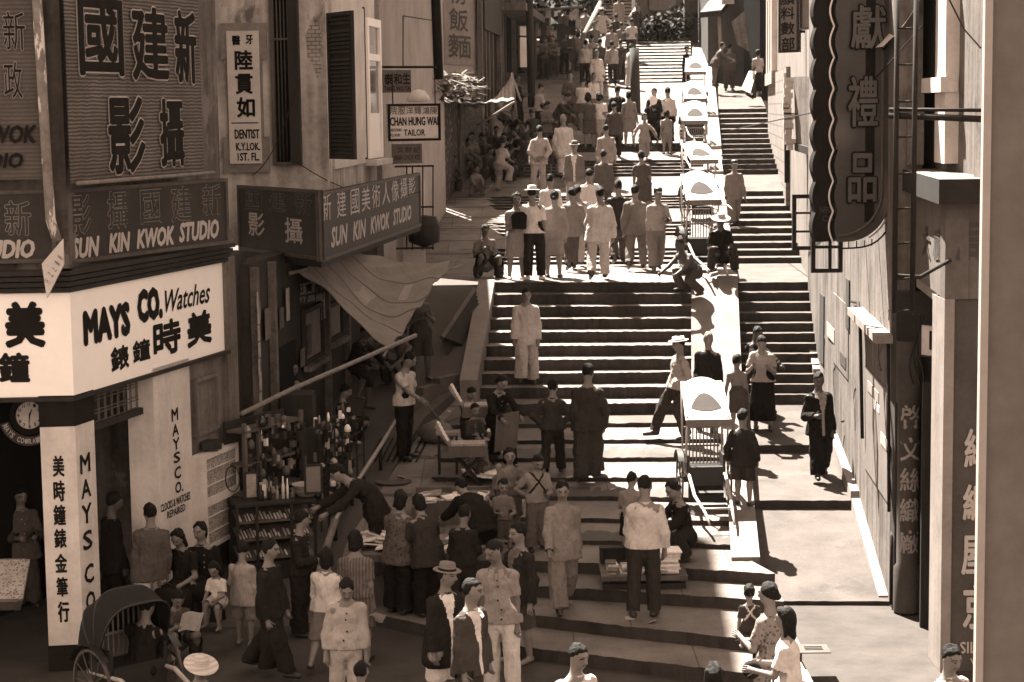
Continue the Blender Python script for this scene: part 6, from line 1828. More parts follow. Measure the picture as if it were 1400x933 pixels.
        if pose not in ('sit', 'squat', 'crouch'): Fd.cut(pel + d1 * hem, -d1)
        V, Fc = Fd.mesh()
        cen = V[Fc].mean(1); keep = np.ones(len(Fc), bool)
        keep &= ~(((cen - (nk + d2 * (.004 if tk != 'vest' else -.02) * h)) @ d2 > 0) & (np.linalg.norm(cen - nk, axis=1) < .062 * h))
        for s_ in (-1, 1):
            a, e, w_, wd = ARM[s_]
            if long_: keep &= ~(((cen - w_) @ wd > -.006 * h) & (np.linalg.norm(cen - w_, axis=1) < .06 * h))
            elif long_ is False:
                ax = unit(e - a); keep &= ~(((cen - (a + (e - a) * .72)) @ ax > 0) & (np.linalg.norm(cen - e, axis=1) < .085 * h))
        mi = np.zeros(len(Fc), int); mats = [tm]
        dn_ = (cen - nk)
        if vest is not None:                         # open front showing the shirt below
            mats.append(cloth(vest)); up_ = (cen - pel) @ d2
            mi[((cen - chs) @ f2 > .02 * h) & (np.abs(cen[:, 0]) < (.012 * h + .035 * h * np.clip((up_ - .12 * h) / (.18 * h), 0, 1)))] = 1
        if straps is not None:
            mats.append(cloth(straps)); q = (cen - chs) @ d2
            back = np.abs(np.abs(cen[:, 0]) - np.abs(q) * .75) < .013 * h
            mi[back & (np.abs(q) < .15 * h) & (np.linalg.norm(cen - chs, axis=1) < .16 * h)] = 1
        ob = np_mesh({'jacket': 'jacket', 'coat': 'coat', 'gown': 'gown_top', 'tunic': 'tunic'}.get(tk, 'shirt'), V, Fc[keep], mats, root, mi[keep])
        # collar and buttons
        if vox < .016 and tk in ('shirt', 'short', 'jacket', 'tunic', 'coat'):
            mc = MB()
            n = 14; cb = nk + d2 * .004 * h
            vs2 = [cb + (sx * math.cos(6.28318 * j / n) * (.042 + o) * h + f2 * math.sin(6.28318 * j / n) * (.040 + o) * h) + d2 * q * h for o, q in ((.006, -.012), (.001, .014)) for j in range(n)]
            mc.smooth = True; mc.add(vs2, [(j, (j + 1) % n, n + (j + 1) % n, n + j) for j in range(n)])
            if tk in ('short', 'jacket') and tv > .0:
                for s_ in (-1, 1):
                    q = cb + f2 * .046 * h
                    a_ = [q + sx * s_ * .012 * h, q + sx * s_ * .045 * h - f2 * .012 * h + d2 * .005 * h, q + sx * s_ * .05 * h - d2 * .04 * h + f2 * .022 * h, q + sx * s_ * .015 * h - d2 * .05 * h + f2 * .030 * h]
                    mc.add(a_, [(0, 1, 2, 3)])
            mc.build('collar', cloth(vest if (vest is not None and tk == 'jacket') else tv), root, local=True, recalc=False)
            if vest is None and abs(face) < 100:
                bt = MB(); fr = cen[keep]
                for q in range(5):
                    zq = nk - d2 * (.05 + q * .062) * h
                    if (zq - pel) @ d1 < .03 * h + max(hem, -.05 * h) * .6: continue
                    sel = (np.abs((fr - zq) @ d2) < .014 * h) & (np.abs(fr[:, 0]) < .015 * h)
                    if sel.any():
                        m_ = fr[sel]; i = np.argmax(m_ @ f2); c_ = m_[i] + f2 * .004
                        bt.lathe([(0, .004), (.006 * h, .002), (.0065 * h, -.003)], (c_[0], c_[1], c_[2]), 8, 'y')
                if bt.v: bt.build('button', black_paint if tv > .2 else paper_dk, root, local=True)
    # ---- shoes
    if shoes:
        for s_ in (-1, 1):
            hp, kn, an, fd = J[s_]
            Fd = Field(an - .16 * h, an + .16 * h, min(vox, .016))
            Fd.cap(an - fd * .022 * h - np.array([0, 0, .020 * h]), an + fd * .102 * h - np.array([0, 0, .028 * h]), .027 * h, .022 * h, .012)
            Fd.cap(an - np.array([0, 0, .0]), an - np.array([0, 0, .02 * h]), .026 * h, .026 * h, .012)
            Fd.cut(an - np.array([0, 0, .046 * h]), np.array([0, 0, -1.]))
            Fd.cut(an - np.array([0, 0, .004 * h]), np.array([0, 0, 1.]))
            V, Fc = Fd.mesh(); np_mesh('shoe', V, Fc, [shoe_w if shoes == 'white' else shoe_m], root)
    root['_hands'] = [float(v) for s_ in (-1, 1) for v in (ARM[s_][2] + ARM[s_][3] * LH * .5)]
    PEOPLE.append(root)
    return root
PEOPLE = []
def hand_of(root, s_=1):
    "world place of a hand"
    h_ = list(root['_hands']); v = Vector(h_[3:6] if s_ > 0 else h_[0:3])
    v.rotate(root.rotation_euler)
    return v + Vector(root.location)
# ================================================================ RICKSHAWS, STALLS, GOODS
canopy_m = M('white_canopy', .62, .06, 3, .9, .1, 40)
canopy_in = M('canopy_vent', .035, .15, 4, .9, .1, 40)
lacquer = M('black_lacquer', .014, .3, 6, .45, .05, spec=.3)
shaft_m = M('pale_shaft', .34, .3, 8, .5, .1, spec=.4)
spoke_m = M('wheel_wood', .06, .3, 8, .6, .1)
def make_rickshaw(label, tilt=.0, shafts_down=True, canopy=True, w=.74):
    r = thing('rickshaw', label, 'rickshaw')
    # local frame: front (shafts) towards -Y, ground z = 0
    zc = 1.72
    if canopy:
        # curved cloth sheet with a raised arc at the back, tilted to the front
        def cs(u, v):
            x = (u - .5) * (w + .06 * (v - .5)); y = .50 - .95 * v; z = zc + .34 - .50 * v - .05 * math.cos((u - .5) * math.pi) * 0
            arch = .075 * max(0, math.cos((u - .5) * math.pi * 1.45)) ** .8 * max(0, 1 - v * 5)
            return Vector((x, y, z + arch + .02 * math.sin(v * 5)))
        mb = MB(); mb.grid(cs, 20, 18); mb.grid(lambda u, v: cs(u, v) - Vector((0, 0, .018)), 20, 18)
        cn = mb.build('canopy', canopy_m, r, local=True)
        mb = MB(); n = 16
        def vent(u, v):
            c_ = cs(.5 + (u - .5) * .66, .5); ht = math.sin(u * math.pi); vv = .72 - (v * .36 * ht ** .8) + (1 - v) * .07 * ht
            return cs(.5 + (u - .5) * .70, vv) + Vector((0, -.004, .008))
        mb.grid(vent, 20, 6); mb.build('vent_patch', canopy_in, cn, local=True)
        mb = MB(); mb.grid(lambda u, v: cs(u, 1.0) + Vector((0, -.01 + .006 * math.sin(u * 30), -.12 * v)), 24, 3); mb.build('valance', M('canopy_valance', .14, .12, 3, .9, .1, 40), cn, local=True)
        for s_ in (-1, 1):
            mb = MB(); mb.tube([(s_ * w * .46, .38, .75), (s_ * w * .47, .42, zc + .32)], .018, 6); mb.tube([(s_ * w * .46, -.10, .75), (s_ * w * .47, -.40, zc - .12)], .018, 6); mb.build('canopy_post', shaft_m, r, local=True)
    else:
        mb = MB()
        def hood(u, v):                         # folding hood: U-shaped hoops fanned round the seat
            a = R(8 + 112 * u); t = math.pi * v
            x = w * .52 * math.copysign(abs(math.cos(t)) ** .55, math.cos(t)); rd_ = .82 * abs(math.sin(t)) ** .5
            return Vector((x, .10 + rd_ * math.cos(a) * .85, .72 + rd_ * math.sin(a) * (1 - .03 * math.sin(u * 16))))
        mb.grid(hood, 16, 24); mb.grid(lambda u, v: hood(u, v) * .985 + Vector((0, .0, .008)), 16, 24); hd = mb.build('hood', M('hood_cloth', .008, .3, 6, .85, .3, 30), r, local=True)
        for u in (.33, .66, 1.0):
            mb = MB(); mb.tube([hood(u, k / 20) + Vector((0, 0, .006)) for k in range(21)], .014, 6); mb.build('hood_rib', lacquer, hd, local=True)
    # seat, slatted back, body, footboard
    mb = MB(); mb.box(0, .16, .52, w * .84, .52, .10); mb.box(0, .12, .62, w * .80, .46, .09); mb.build('seat', lacquer, r, local=True)
    mb = MB()
    for s_ in (-1, 1): mb.obox((s_ * w * .42 - .02, -.1, .45), (.04, 0, 0), (0, .5, 0), (0, 0, .42))
    mb.build('side_panel', lacquer, r, local=True)
    mb = MB()
    for k in range(10): mb.box((k - 4.5) * w * .083, .43, .95, .022, .02, .66)
    for z in (.64, .95, 1.27): mb.box(0, .43, z, w * .84, .03, .035)
    mb.build('slatted_back', M('rickshaw_slats', .13, .3, 8, .6, .1), r, local=True)
    mb = MB()
    pl_ = [(-.42, .28), (-.30, .22), (-.10, .30), (.0, .50), (.40, .50), (.44, .42), (.05, .38)]
    mb.prism(pl_, (-w * .36, 0, 0), (0, 1, 0), (0, 0, 1), (w * .72, 0, 0)); mb.build('footwell', lacquer, r, local=True)
    mb = MB(); mb.obox((-w * .41, -.14, .08), (w * .82, 0, 0), (0, .03, .52), (0, .03, 0)); mb.build('front_panel', lacquer, r, local=True)
    # wheels
    for s_ in (-1, 1):
        c_ = Vector((s_ * w * .56, .16, .44)); mb = MB(); n = 30
        prof = [(.44, -.016), (.44, .016), (.405, .016), (.405, -.016)]
        vs2 = [c_ + Vector((q, a * math.cos(6.28318 * j / n), a * math.sin(6.28318 * j / n))) for a, q in prof for j in range(n)]
        mb.add(vs2, [(i * n + j, i * n + (j + 1) % n, ((i + 1) % 4) * n + (j + 1) % n, ((i + 1) % 4) * n + j) for i in range(4) for j in range(n)])
        for k in range(12):
            a = 6.28318 * k / 12; mb.tube([c_, c_ + Vector((0, .41 * math.cos(a), .41 * math.sin(a)))], .009, 5)
        mb.tube([c_ - Vector((.04, 0, 0)), c_ + Vector((.04, 0, 0))], .05, 10)
        wh = mb.build('wheel', spoke_m, r, local=True)
        mb = MB(); mb.grid(lambda u, v: c_ + Vector((s_ * .01 + (v - .5) * .10, .49 * math.cos(math.pi * (.15 + .6 * u)), .49 * math.sin(math.pi * (.15 + .6 * u)))), 14, 2); mb.build('mudguard', lacquer, r, local=True)
    mb = MB(); mb.tube([(-w * .56, .16, .44), (w * .56, .16, .44)], .02, 8); mb.build('axle', dark_metal, r, local=True)
    ze = .08 if shafts_down else .95
    for s_ in (-1, 1):
        mb = MB(); mb.tube([(s_ * w * .42, .45, .52), (s_ * w * .42, -.3, .56), (s_ * w * .40, -.9, .50 * .6 + ze * .4), (s_ * w * .30, -1.7, ze + .12), (s_ * w * .27, -2.05, ze)], [.026, .03, .028, .024, .02], 8); mb.build('shaft', shaft_m, r, local=True)
    mb = MB(); mb.tube([(-w * .36, -1.55, .16 + ze), (w * .36, -1.55, .16 + ze)], .018, 7); mb.build('crossbar', shaft_m, r, local=True)
    return r
def put(o, x, y, z, rz=0, s=1.0, tx=0.0):
    o.location = (x, y, z); o.rotation_euler = (tx, 0, rz); o.scale = (s, s, s)
RK = 'white canopied rickshaws on the channel'
rk = make_rickshaw('largest white canopied rickshaw standing on the lower steps with slatted back')
g0 = G(966, 668); put(rk, P(964, 650, 26.95).x, 26.95, hgt(P(964, 650, 26.95).x, 26.8) + .04, R(2), .81); rk['group'] = RK
rk['label'] = 'nearest white canopied rickshaw, parked on the lower steps with its shafts down'
labs = ['white canopied rickshaw on the channel above the straw hatted sitter', 'second white canopied rickshaw up the channel from the seated puller', 'third white canopied rickshaw up the channel, on the upper landing', 'fourth white canopied rickshaw up the channel, close behind the third', 'farthest white canopied rickshaw, with a dark figure beside it']
for lab, px, D, s_, rz in ((labs[0], 957, 38.0, .87, 5), (labs[1], 959, 45.3, .85, 12), (labs[2], 950, 53.0, .85, -3), (labs[3], 949, 56.8, .84, 2), (labs[4], 951, 63.0, .86, -5)):
    o = copy_tree(rk); p = P(px, 200, D)
    put(o, p.x, D, hgt(p.x, D) + .05, R(rz), s_, R(-3 + 5 * math.sin(D * 3))); o['label'] = lab; o['group'] = RK
hk = make_rickshaw('black hooded rickshaw standing beside the white corner pillar', canopy=False, shafts_down=True, w=.9)
gk = G(175, 915); put(hk, P(184, 900, 20.3).x, 20.3, 0, R(42), .86, 0)
# ---------------- book stalls
book_ms = [M('book_cover_%d' % i, v, .3, 12, .8, .1, 40) for i, v in enumerate((.55, .42, .26, .10, .62, .18))]
r3 = random.Random(21)
def make_book(w, d, t):
    mb = MB(); mb.box(0, 0, t / 2, w, d, t); return mb
def heap(c, wx, wy, n, lab, grp, z0, big=.3, crumple=.35, cat='printed matter', nm='magazine', ms=None):
    for k in range(n):
        w_, d_ = r3.uniform(.14, big), r3.uniform(.18, big * 1.1)
        x, y = c[0] + r3.uniform(-wx, wx) / 2, c[1] + r3.uniform(-wy, wy) / 2
        mb = MB(); cr_ = r3.uniform(.0, crumple) * w_; t0 = r3.uniform(0, 6)
        def fn(u, v): return Vector(((u - .5) * w_, (v - .5) * d_, cr_ * (.5 + .5 * math.sin(u * 3 + t0)) * (.5 + .5 * math.sin(v * 4 + t0 * 2))))
        mb.grid(lambda u, v: fn(u, v) + Vector((0, 0, .02)), 5, 5); mb.grid(fn, 5, 5)
        b = len(mb.v)
        for a_, b_ in (((0, 0), (1, 0)), ((1, 0), (1, 1)), ((1, 1), (0, 1)), ((0, 1), (0, 0))):
            p, q = fn(*a_), fn(*b_); e = Vector((0, 0, .02)); mb.quad(p, q, q + e, p + e)
        o = mb.build(nm, (ms or book_ms)[r3.randrange(len(ms or book_ms))], None, local=True)
        o.location = (x, y, z0 + .004 + k * .006 * min(1, 14 / n)); o.rotation_euler = (r3.uniform(-.12, .12), r3.uniform(-.12, .12), r3.uniform(0, 6.28))
        tag(o, lab, cat, grp)
# long stone bench at the left, heaped with printed sheets
ba, bb = G(488, 852), G(660, 868)
Yb = 24.15
bx0, bx1 = P(492, 760, Yb).x, P(690, 760, Yb).x
zb1 = ZAT(560, 757, Yb)
bs = thing('book_bench', 'long low plank bench on blocks heaped with printed matter, left of the steps', 'bench', ((bx0 + bx1) / 2, Yb, .15))
mb = MB()
for k in range(4):
    x = bx0 + .1 + k * (bx1 - bx0 - .5) / 3; mb.box(x + .15, Yb + .35, .40, .30, .55, .52); 
mb.build('block', stone_dk, bs)
mb = MB(); mb.box((bx0 + bx1) / 2, Yb + .40, zb1 - .05, bx1 - bx0, .86, .09); mb.build('plank_top', mid_wood, bs)
mb = MB(); mb.box((bx0 + bx1) / 2, Yb + .00, zb1 - .17, bx1 - bx0 - .05, .06, .15); mb.build('apron', dark_wood, bs)
whites = [M('white_sheet_%d' % i, v, .2, 9, .9, .15, 30) for i, v in enumerate((.70, .60, .48))]
heap(((bx0 + .45), Yb + .45), .8, .65, 34, 'crumpled pale sheet lying on the left half of the plank bench', 'crumpled sheets on the plank bench', zb1, .34, .45, 'paper', 'paper_sheet', whites)
heap((bx0 + 1.35, Yb + .35), .8, .55, 18, 'book or magazine lying on the right half of the plank bench', 'books on the plank bench', zb1, .26, .1)
cq = G(612, 716)
bt2 = thing('book_crate', 'low crate filled with a jumble of books above the plank bench', 'crate', cq)
zc2 = cq.z + .32
mb = MB()
cX, cY = cq.x + .05, cq.y + .25
mb.box(cX, cY - .32, cq.z + .16, 1.0, .05, .34); mb.box(cX, cY + .32, cq.z + .2, 1.0, .05, .40); mb.box(cX - .5, cY, cq.z + .16, .05, .6, .34); mb.box(cX + .5, cY, cq.z + .16, .05, .6, .34); mb.box(cX, cY, cq.z + .12, .95, .6, .2)
mb.build('crate', mid_wood, bt2)
heap((cX, cY), .85, .55, 30, 'book tumbled in the low crate above the plank bench', 'books in the low crate', cq.z + .26, .28, .12)
# right hand bookstall
r0 = G(884, 806)
YR = r0.y + .0
rx0, rx1 = P(822, 790, YR).x, P(940, 790, YR).x
zt = ZAT(885, 786, YR)
rb = thing('bookstall_table', 'low dark book table in the middle of the lower steps', 'table', ((rx0 + rx1) / 2, YR, r0.z))
mb = MB(); mb.box((rx0 + rx1) / 2, YR + .33, zt - .04, rx1 - rx0, .72, .06); mb.build('table_top', mid_wood, rb)
mb = MB(); mb.box((rx0 + rx1) / 2, YR + .02, (zt + r0.z) / 2 - .06, rx1 - rx0 - .04, .05, (zt - r0.z) - .10); mb.build('front_board', dark_wood, rb)
for sx_ in (rx0 + .06, rx1 - .06):
    mb = MB(); mb.box(sx_, YR + .6, (zt + r0.z) / 2 - .06, .07, .07, zt - r0.z); mb.build('leg', dark_wood, rb)
def stack(x, y, z0, n, lab, grp, w_=.24, d_=.32, ms=None, jitter=.02):
    for k in range(n):
        t = r3.uniform(.012, .03); mb = MB(); mb.box(0, 0, t / 2, w_ * r3.uniform(.85, 1.05), d_ * r3.uniform(.85, 1.05), t)
        o = mb.build('magazine', (ms or book_ms)[r3.randrange(len(ms or book_ms))], None, local=True); o.location = (x + r3.uniform(-jitter, jitter), y + r3.uniform(-jitter, jitter), z0); o.rotation_euler = (0, 0, r3.uniform(-.12, .12)); z0 += t + .001
        tag(o, lab, 'printed matter', grp)
pale = [book_ms[0], book_ms[4], whites[0]]
stack(rx0 + .82, YR + .22, zt - .008, 12, 'pale magazine in the tall neat stack on the right of the low book table', 'magazines in the tall pale stack', .30, .36, pale)
stack(rx0 + .62, YR + .50, zt - .008, 5, 'magazine in the short stack behind the tall one on the low book table', 'magazines in the short rear stack', .26, .32)
for i in range(3):
    for j in range(2):
        stack(rx0 + .15 + i * .16, YR + .16 + j * .28, zt - .008, 2 + (i + j) % 2, 'small book in the rows on the left of the low book table', 'small books in rows on the low table', .13, .2)
heap((rx0 + .55, YR + .12), .5, .14, 9, 'small card scattered along the front edge of the low book table', 'cards along the book table edge', zt + .0, .15, .1)
# leaning case with books at its left back
lc = Panel((rx0 + .02, YR + .66), (rx0 + .36, YR + .70), zt, zt + .2); mb = MB(); lc.frame(mb, .025, .1, .04); lc.board(mb, .03, n=-.05); tag(mb.build('small_bookcase', dark_wood), 'small dark open case standing at the back left of the low book table', 'case')
def tray(lab, px, py, D, w_=.55, d_=.42):
    p = P(px, py, D); gz = hgt(p.x, D)
    o = thing('vendor_tray', lab, 'tray', (p.x, D, gz))
    z = p.z
    mb = MB(); mb.box(p.x, D, z - .06, w_, d_, .16); mb.build('box', mid_wood, o)
    mb = MB(); L0 = Vector((p.x - w_ / 2, D - d_ / 2, z + .02)); mb.obox(L0, Vector((-.20, 0, .28)), Vector((0, d_, 0)), Vector((.02, 0, .02))); mb.build('lid', pale_wood, o)
    mb = MB()
    for s_ in (-1, 1): mb.tube([(p.x + s_ * w_ * .35, D - .12, z - .12), (p.x - s_ * w_ * .35, D - .10, gz)], .018, 6); mb.tube([(p.x + s_ * w_ * .35, D + .12, z - .12), (p.x - s_ * w_ * .35, D + .14, gz)], .018, 6)
    mb.build('trestle', dark_wood, o)
    goods = M('packet_rows', .26, .3, 8, .7, .1, 40, extra=ex_voronoi(30, .10, .30, .40))
    mb = MB(); mb.box(p.x, D, z + .03, w_ - .06, d_ - .06, .03); mb.build('packet_rows', goods, o)
    k_ = MB()
    for q in range(5): k_.obox(L0 + Vector((-.02 - .03 * q, .03 + .07 * q, .07 + .045 * q)), Vector((-.04, 0, .055)), Vector((0, .055, 0)), Vector((.025, 0, .018)))
    k_.build('packet', paper, o)
    return o
tray('upper vendor tray with open lid and rows of packets on a trestle', 657, 556, 29.6)
tray('lower vendor tray with open lid and pale packets on a trestle', 640, 609, 28.2)
# folding seat, basket, sack and papers by the trays
fs = P(612, 592, 28.9); gz = hgt(fs.x, 28.9); st2 = thing('wooden_stool', 'plain wooden stool left of the vendor trays', 'stool', (fs.x, 28.9, gz))
mb = MB(); mb.box(fs.x, 28.9, fs.z, .34, .26, .04); mb.build('seat', pale_wood, st2)
for a_ in (-1, 1):
    for b_ in (-1, 1):
        mb = MB(); mb.box(fs.x + a_ * .13, 28.9 + b_ * .09, (fs.z + gz) / 2, .035, .035, fs.z - gz); mb.build('leg', dark_wood, st2)
bq = G(597, 606); mb = MB(); mb.lathe([(0, 0), (.22, 0), (.30, .12), (.22, .26), (.06, .34), (0, .34)], (bq.x, bq.y + .15, bq.z), 14); tag(mb.build('cloth_sack', M('sackcloth', .10, .3, 4, .9, .3, 40)), 'slumped cloth sack on the platform left of the wooden stool', 'sack')
nq = G(660, 655); heap((nq.x, nq.y), .5, .35, 9, 'printed sheet lying on the steps below the lower vendor tray', 'sheets below the lower vendor tray', nq.z + .01, .3, .3, 'paper', 'paper_sheet', whites)
bo2 = G(678, 622); mb = MB(); mb.lathe([(.06, 0), (.17, .04), (.2, .13), (.18, .14), (.05, .06), (0, .06)], (bo2.x, bo2.y, bo2.z + .25), 14); tag(mb.build('enamel_basin', white_worn), 'small pale basin beside the seated vendor in black', 'basin')
bd = P(690, 585, 28.8); mb = MB(); mb.obox((bd.x - .16, 28.7, bd.z - .35), (.34, .06, .05), (.04, .0, .55), (.0, .03, 0)); tag(mb.build('flat_board', mid_wood), 'flat brown board held upright by the seated vendor', 'board')
# ---------------- glass cabinet and variety stall at the left
cab_D = 25.2
ca_, cb_ = XY(322, cab_D, 690), XY(432, cab_D + .35, 690)
zc_t = ZAT(370, 690, cab_D)
cp = Panel(ca_, cb_, .08, zc_t)
cab = thing('glass_cabinet', 'dark framed glass display cabinet full of pens and small goods by the watch shop', 'display case', cp.at(cp.w / 2, 0))
mb = MB(); cp.board(mb, .55, v0=0, v1=cp.h * .30, n=0); mb.build('base', dark_wood, cab)
mb = MB(); cp.board(mb, .04, n=-.52, v0=cp.h * .3, v1=cp.h); mb.build('back', dark_wood, cab)
mb = MB()
cp.board(mb, .58, n=.015, v0=cp.h - .04, v1=cp.h); mb.build('top', dark_wood, cab)
mb = MB()
for u in (0, .26, .72, cp.w - .035): cp.board(mb, .035, n=.012, u0=u, u1=u + .035, v0=cp.h * .3, v1=cp.h - .04)
cp.board(mb, .03, n=.012, u0=0, u1=cp.w, v0=cp.h * .3, v1=cp.h * .3 + .03); mb.build('frame', dark_wood, cab)
for v in (.36, .58, .78):
    mb = MB(); a_ = cp.at(.03, cp.h * v, -.03); b_ = cp.at(cp.w - .03, cp.h * v, -.03); c_ = cp.at(cp.w - .03, cp.h * v + .11, -.42); d_ = cp.at(.03, cp.h * v + .11, -.42)
    mb.add([a_, b_, c_, d_] + [q - Vector((0, 0, .012)) for q in (a_, b_, c_, d_)], [(0, 1, 2, 3), (7, 6, 5, 4), (0, 4, 5, 1), (2, 6, 7, 3), (1, 5, 6, 2), (3, 7, 4, 0)]); mb.build('shelf', mid_wood, cab)
    n = 0
    U_ = (b_ - a_).normalized(); up_ = (d_ - a_).normalized()
    for k in range(22):
        if r3.random() < .15: continue
        o_ = a_ + U_ * (.03 + k * (cp.w - .12) / 22) + up_ * r3.uniform(.02, .06) + Vector((0, 0, .01))
        mb = MB(); l = r3.uniform(.10, .26); mb.obox(o_, U_ * r3.uniform(.014, .03), up_ * l, Vector((0, -.01, .016))); o = mb.build('pen', [paper, book_ms[1], book_ms[2], white_worn][r3.randrange(4)], None)
        tag(o, 'small pale packet or pen lying on a shelf of the glass cabinet', 'pen', 'pens and packets in the glass cabinet')
# goods on the cabinet
gd_ = []
def on_cab(px, n=-.2): 
    u = cp.uv(px, 690)[0]; return cp.at(u, cp.h + .002, n)
for lab, px, hgt_, r_, m in (('tall pale bottle at the centre of the cabinet top', 391, .30, .022, white_worn), ('slim pale bottle right of the tallest one on the cabinet', 397, .27, .016, paper), ('short pale bottle left of the tall one on the cabinet', 383, .18, .02, paper_dk), ('stubby jar right of the bottles on the cabinet', 404, .13, .03, mid_wood), ('dark bottle left end of the bottle row on the cabinet', 372, .24, .03, glass_dk), ('brown jug beside the framed picture on the cabinet', 360, .2, .045, dark_wood)):
    p = on_cab(px, -.15); mb = MB(); mb.lathe([(0, 0), (r_, 0), (r_, hgt_ * .6), (r_ * .45, hgt_ * .75), (r_ * .45, hgt_), (0, hgt_)], p, 10); tag(mb.build('bottle', m), lab, 'bottle', 'bottles on the glass cabinet')
p = on_cab(425, -.25); mb = MB(); mb.lathe([(.1, 0), (.20, .09), (.21, .1), (.19, .1), (.09, .02), (0, .02)], p, 18); mb.lathe([(.1, .06), (.19, .15), (.2, .16), (.18, .16), (.08, .08), (0, .08)], p, 18); tag(mb.build('basin_stack', paper_dk), 'two stacked basins at the right end of the cabinet top', 'basin')
for lab, x0, x1, y0, y1, m in (('small framed picture at the left end of the cabinet top', 334, 353, 646, 683, paper_dk), ('pale packet standing beside the framed picture on the cabinet', 355, 366, 660, 682, paper), ('glazed picture frame standing right on the cabinet', 416, 441, 636, 676, M('dusty_pane', .16))):
    fp_ = Panel(XY(x0, cab_D + .3, 660), XY(x1, cab_D + .35, 660), ZAT(x0, y1, cab_D + .3), ZAT(x0, y0, cab_D + .3)); o = thing('picture_frame', lab, 'frame' if m is not paper else 'packet', fp_.at(.05, 0)); mb = MB(); fp_.frame(mb, .025, .03, .01); mb.build('border', dark_wood if m is not paper else paper_dk, o); mb = MB(); fp_.board(mb, .02, inset=.02); mb.build('picture', m, o)
hq = P(318, 655, 25.0); mb = MB(); n = 24
mb.tube([hq + Vector((.09 * math.cos(6.2832 * k / n), 0, .17 * math.sin(6.2832 * k / n))) for k in range(n + 1)], .008, 5, cap=False); tag(mb.build('wire_hoop', dark_metal), 'dark wire hoop hanging on the end pier beside the cabinet', 'hoop')
# shelf rack behind the cabinet with hanging goods
rk2 = thing('goods_rack', 'tall open rack of hanging goods under the bamboo pole behind the cabinet', 'rack', P(375, 680, 26))
ra_, rb2 = XY(336, 25.7, 640), XY(416, 26.9, 620)
rp = Panel(ra_, rb2, .1, ZAT(340, 580, 25.7))
mb = MB()
for u in (0, .32, rp.w - .05): rp.board(mb, .05, u0=u, u1=u + .05)
for v in (.55, .74, .95): rp.board(mb, .3, n=.0, v0=rp.h * v - .03, v1=rp.h * v, u0=0, u1=rp.w)
mb.build('frame', mid_wood, rk2)
mb = MB(); rp.board(mb, .03, n=-.32); mb.build('back_cloth', dark_wood, rk2)
for k in range(85):
    px, py = r3.uniform(340, 412), r3.uniform(575, 680) - 0; u, v = rp.uv(px, py)
    if not (.05 < u < rp.w - .05): continue
    w_, h_ = r3.uniform(.03, .11), r3.uniform(.04, .18); mb = MB(); q = rp.at(u, v, r3.uniform(-.1, .1))
    if r3.random() < .5: mb.lathe([(0, 0), (w_ * .5, .01), (w_ * .55, h_ * .6), (w_ * .2, h_), (0, h_)], q, 9)
    else: mb.obox(q, rp.U * w_, rp.V * h_, rp.N * -.05)
    tag(mb.build('hanging_good', [paper_dk, mid_wood, dark_wood, paper, glass_dk, dark_metal, mid_wood][r3.randrange(7)]), 'small article hung or shelved on the rack behind the cabinet', 'goods', 'small goods on the rack')
rk3 = thing('wire_goods_stand', 'wire stand crowded with small goods beside the handrail', 'stand', P(465, 660, 27.4))
wa, wb = XY(437, 26.6, 620), XY(497, 28.4, 600); wp2 = Panel(wa, wb, z_walk(27) , ZAT(440, 590, 26.6))
mb = MB()
for k in range(7): u = wp2.w * k / 6; mb.tube([wp2.at(u, 0), wp2.at(u, wp2.h)], .012, 5)
for v in (.3, .55, .8, 1.0): mb.tube([wp2.at(0, wp2.h * v), wp2.at(wp2.w, wp2.h * v)], .012, 5)
mb.build('wire_frame', dark_metal, rk3)
mb = MB(); wp2.board(mb, .02, n=-.25); mb.build('back_cloth', dark_wood, rk3)
for k in range(90):
    u, v = r3.uniform(.05, wp2.w - .1), r3.uniform(.25, 1.05) * wp2.h; mb = MB(); q = wp2.at(u, v, r3.uniform(-.15, .05)); w_, h_ = r3.uniform(.025, .09), r3.uniform(.04, .15)
    if r3.random() < .55: mb.lathe([(0, 0), (w_ * .6, .01), (w_ * .6, h_ * .6), (w_ * .25, h_), (0, h_)], q, 9)
    else: mb.obox(q, wp2.U * w_, wp2.V * h_, wp2.N * -.04)
    tag(mb.build('hanging_good', [paper_dk, mid_wood, dark_wood, glass_dk, paper, dark_metal][r3.randrange(6)]), 'small article on the wire stand beside the handrail', 'goods', 'small goods on the wire stand')
# bamboo carrying pole leaning over the cabinet end, basket of goods at far left, small goods
mb = MB(); mb.tube([P(421, 866, 23.9), P(440, 770, 24.4), P(458, 712, 25.0)], .05, 9); tag(mb.build('leaning_pole', bamboo), 'thick bamboo pole leaning at the lower end of the handrail', 'pole')
q = G(18, 870); lb = thing('goods_basket', 'slanted tray of small goods by the left edge', 'tray', q)
mb = MB(); mb.obox(P(-20, 835, 21.9), Vector((.40, .0, 0)), Vector((.0, .45, .40)), Vector((0, -.1, .12))); mb.build('tray', mid_wood, lb)
mb = MB(); mb.obox(P(-12, 822, 21.85), Vector((.36, .0, 0)), Vector((.0, .40, .36)), Vector((0, -.02, .03))); mb.build('packet_rows', M('packet_rows', .4), lb)
# straw hat with a wide brim resting low at the front is worn by a crouching person (see people)
# shadow-side clutter: planks of doorway under the awning
bx = P(395, 555, 27.6); mb = MB(); mb.box(bx.x + .1, bx.y + .3, z_walk(27.9) + .75, .45, .5, 1.5); tag(mb.build('dark_cupboard', dark_wood), 'tall dark cupboard against the shaded shop wall', 'cupboard')
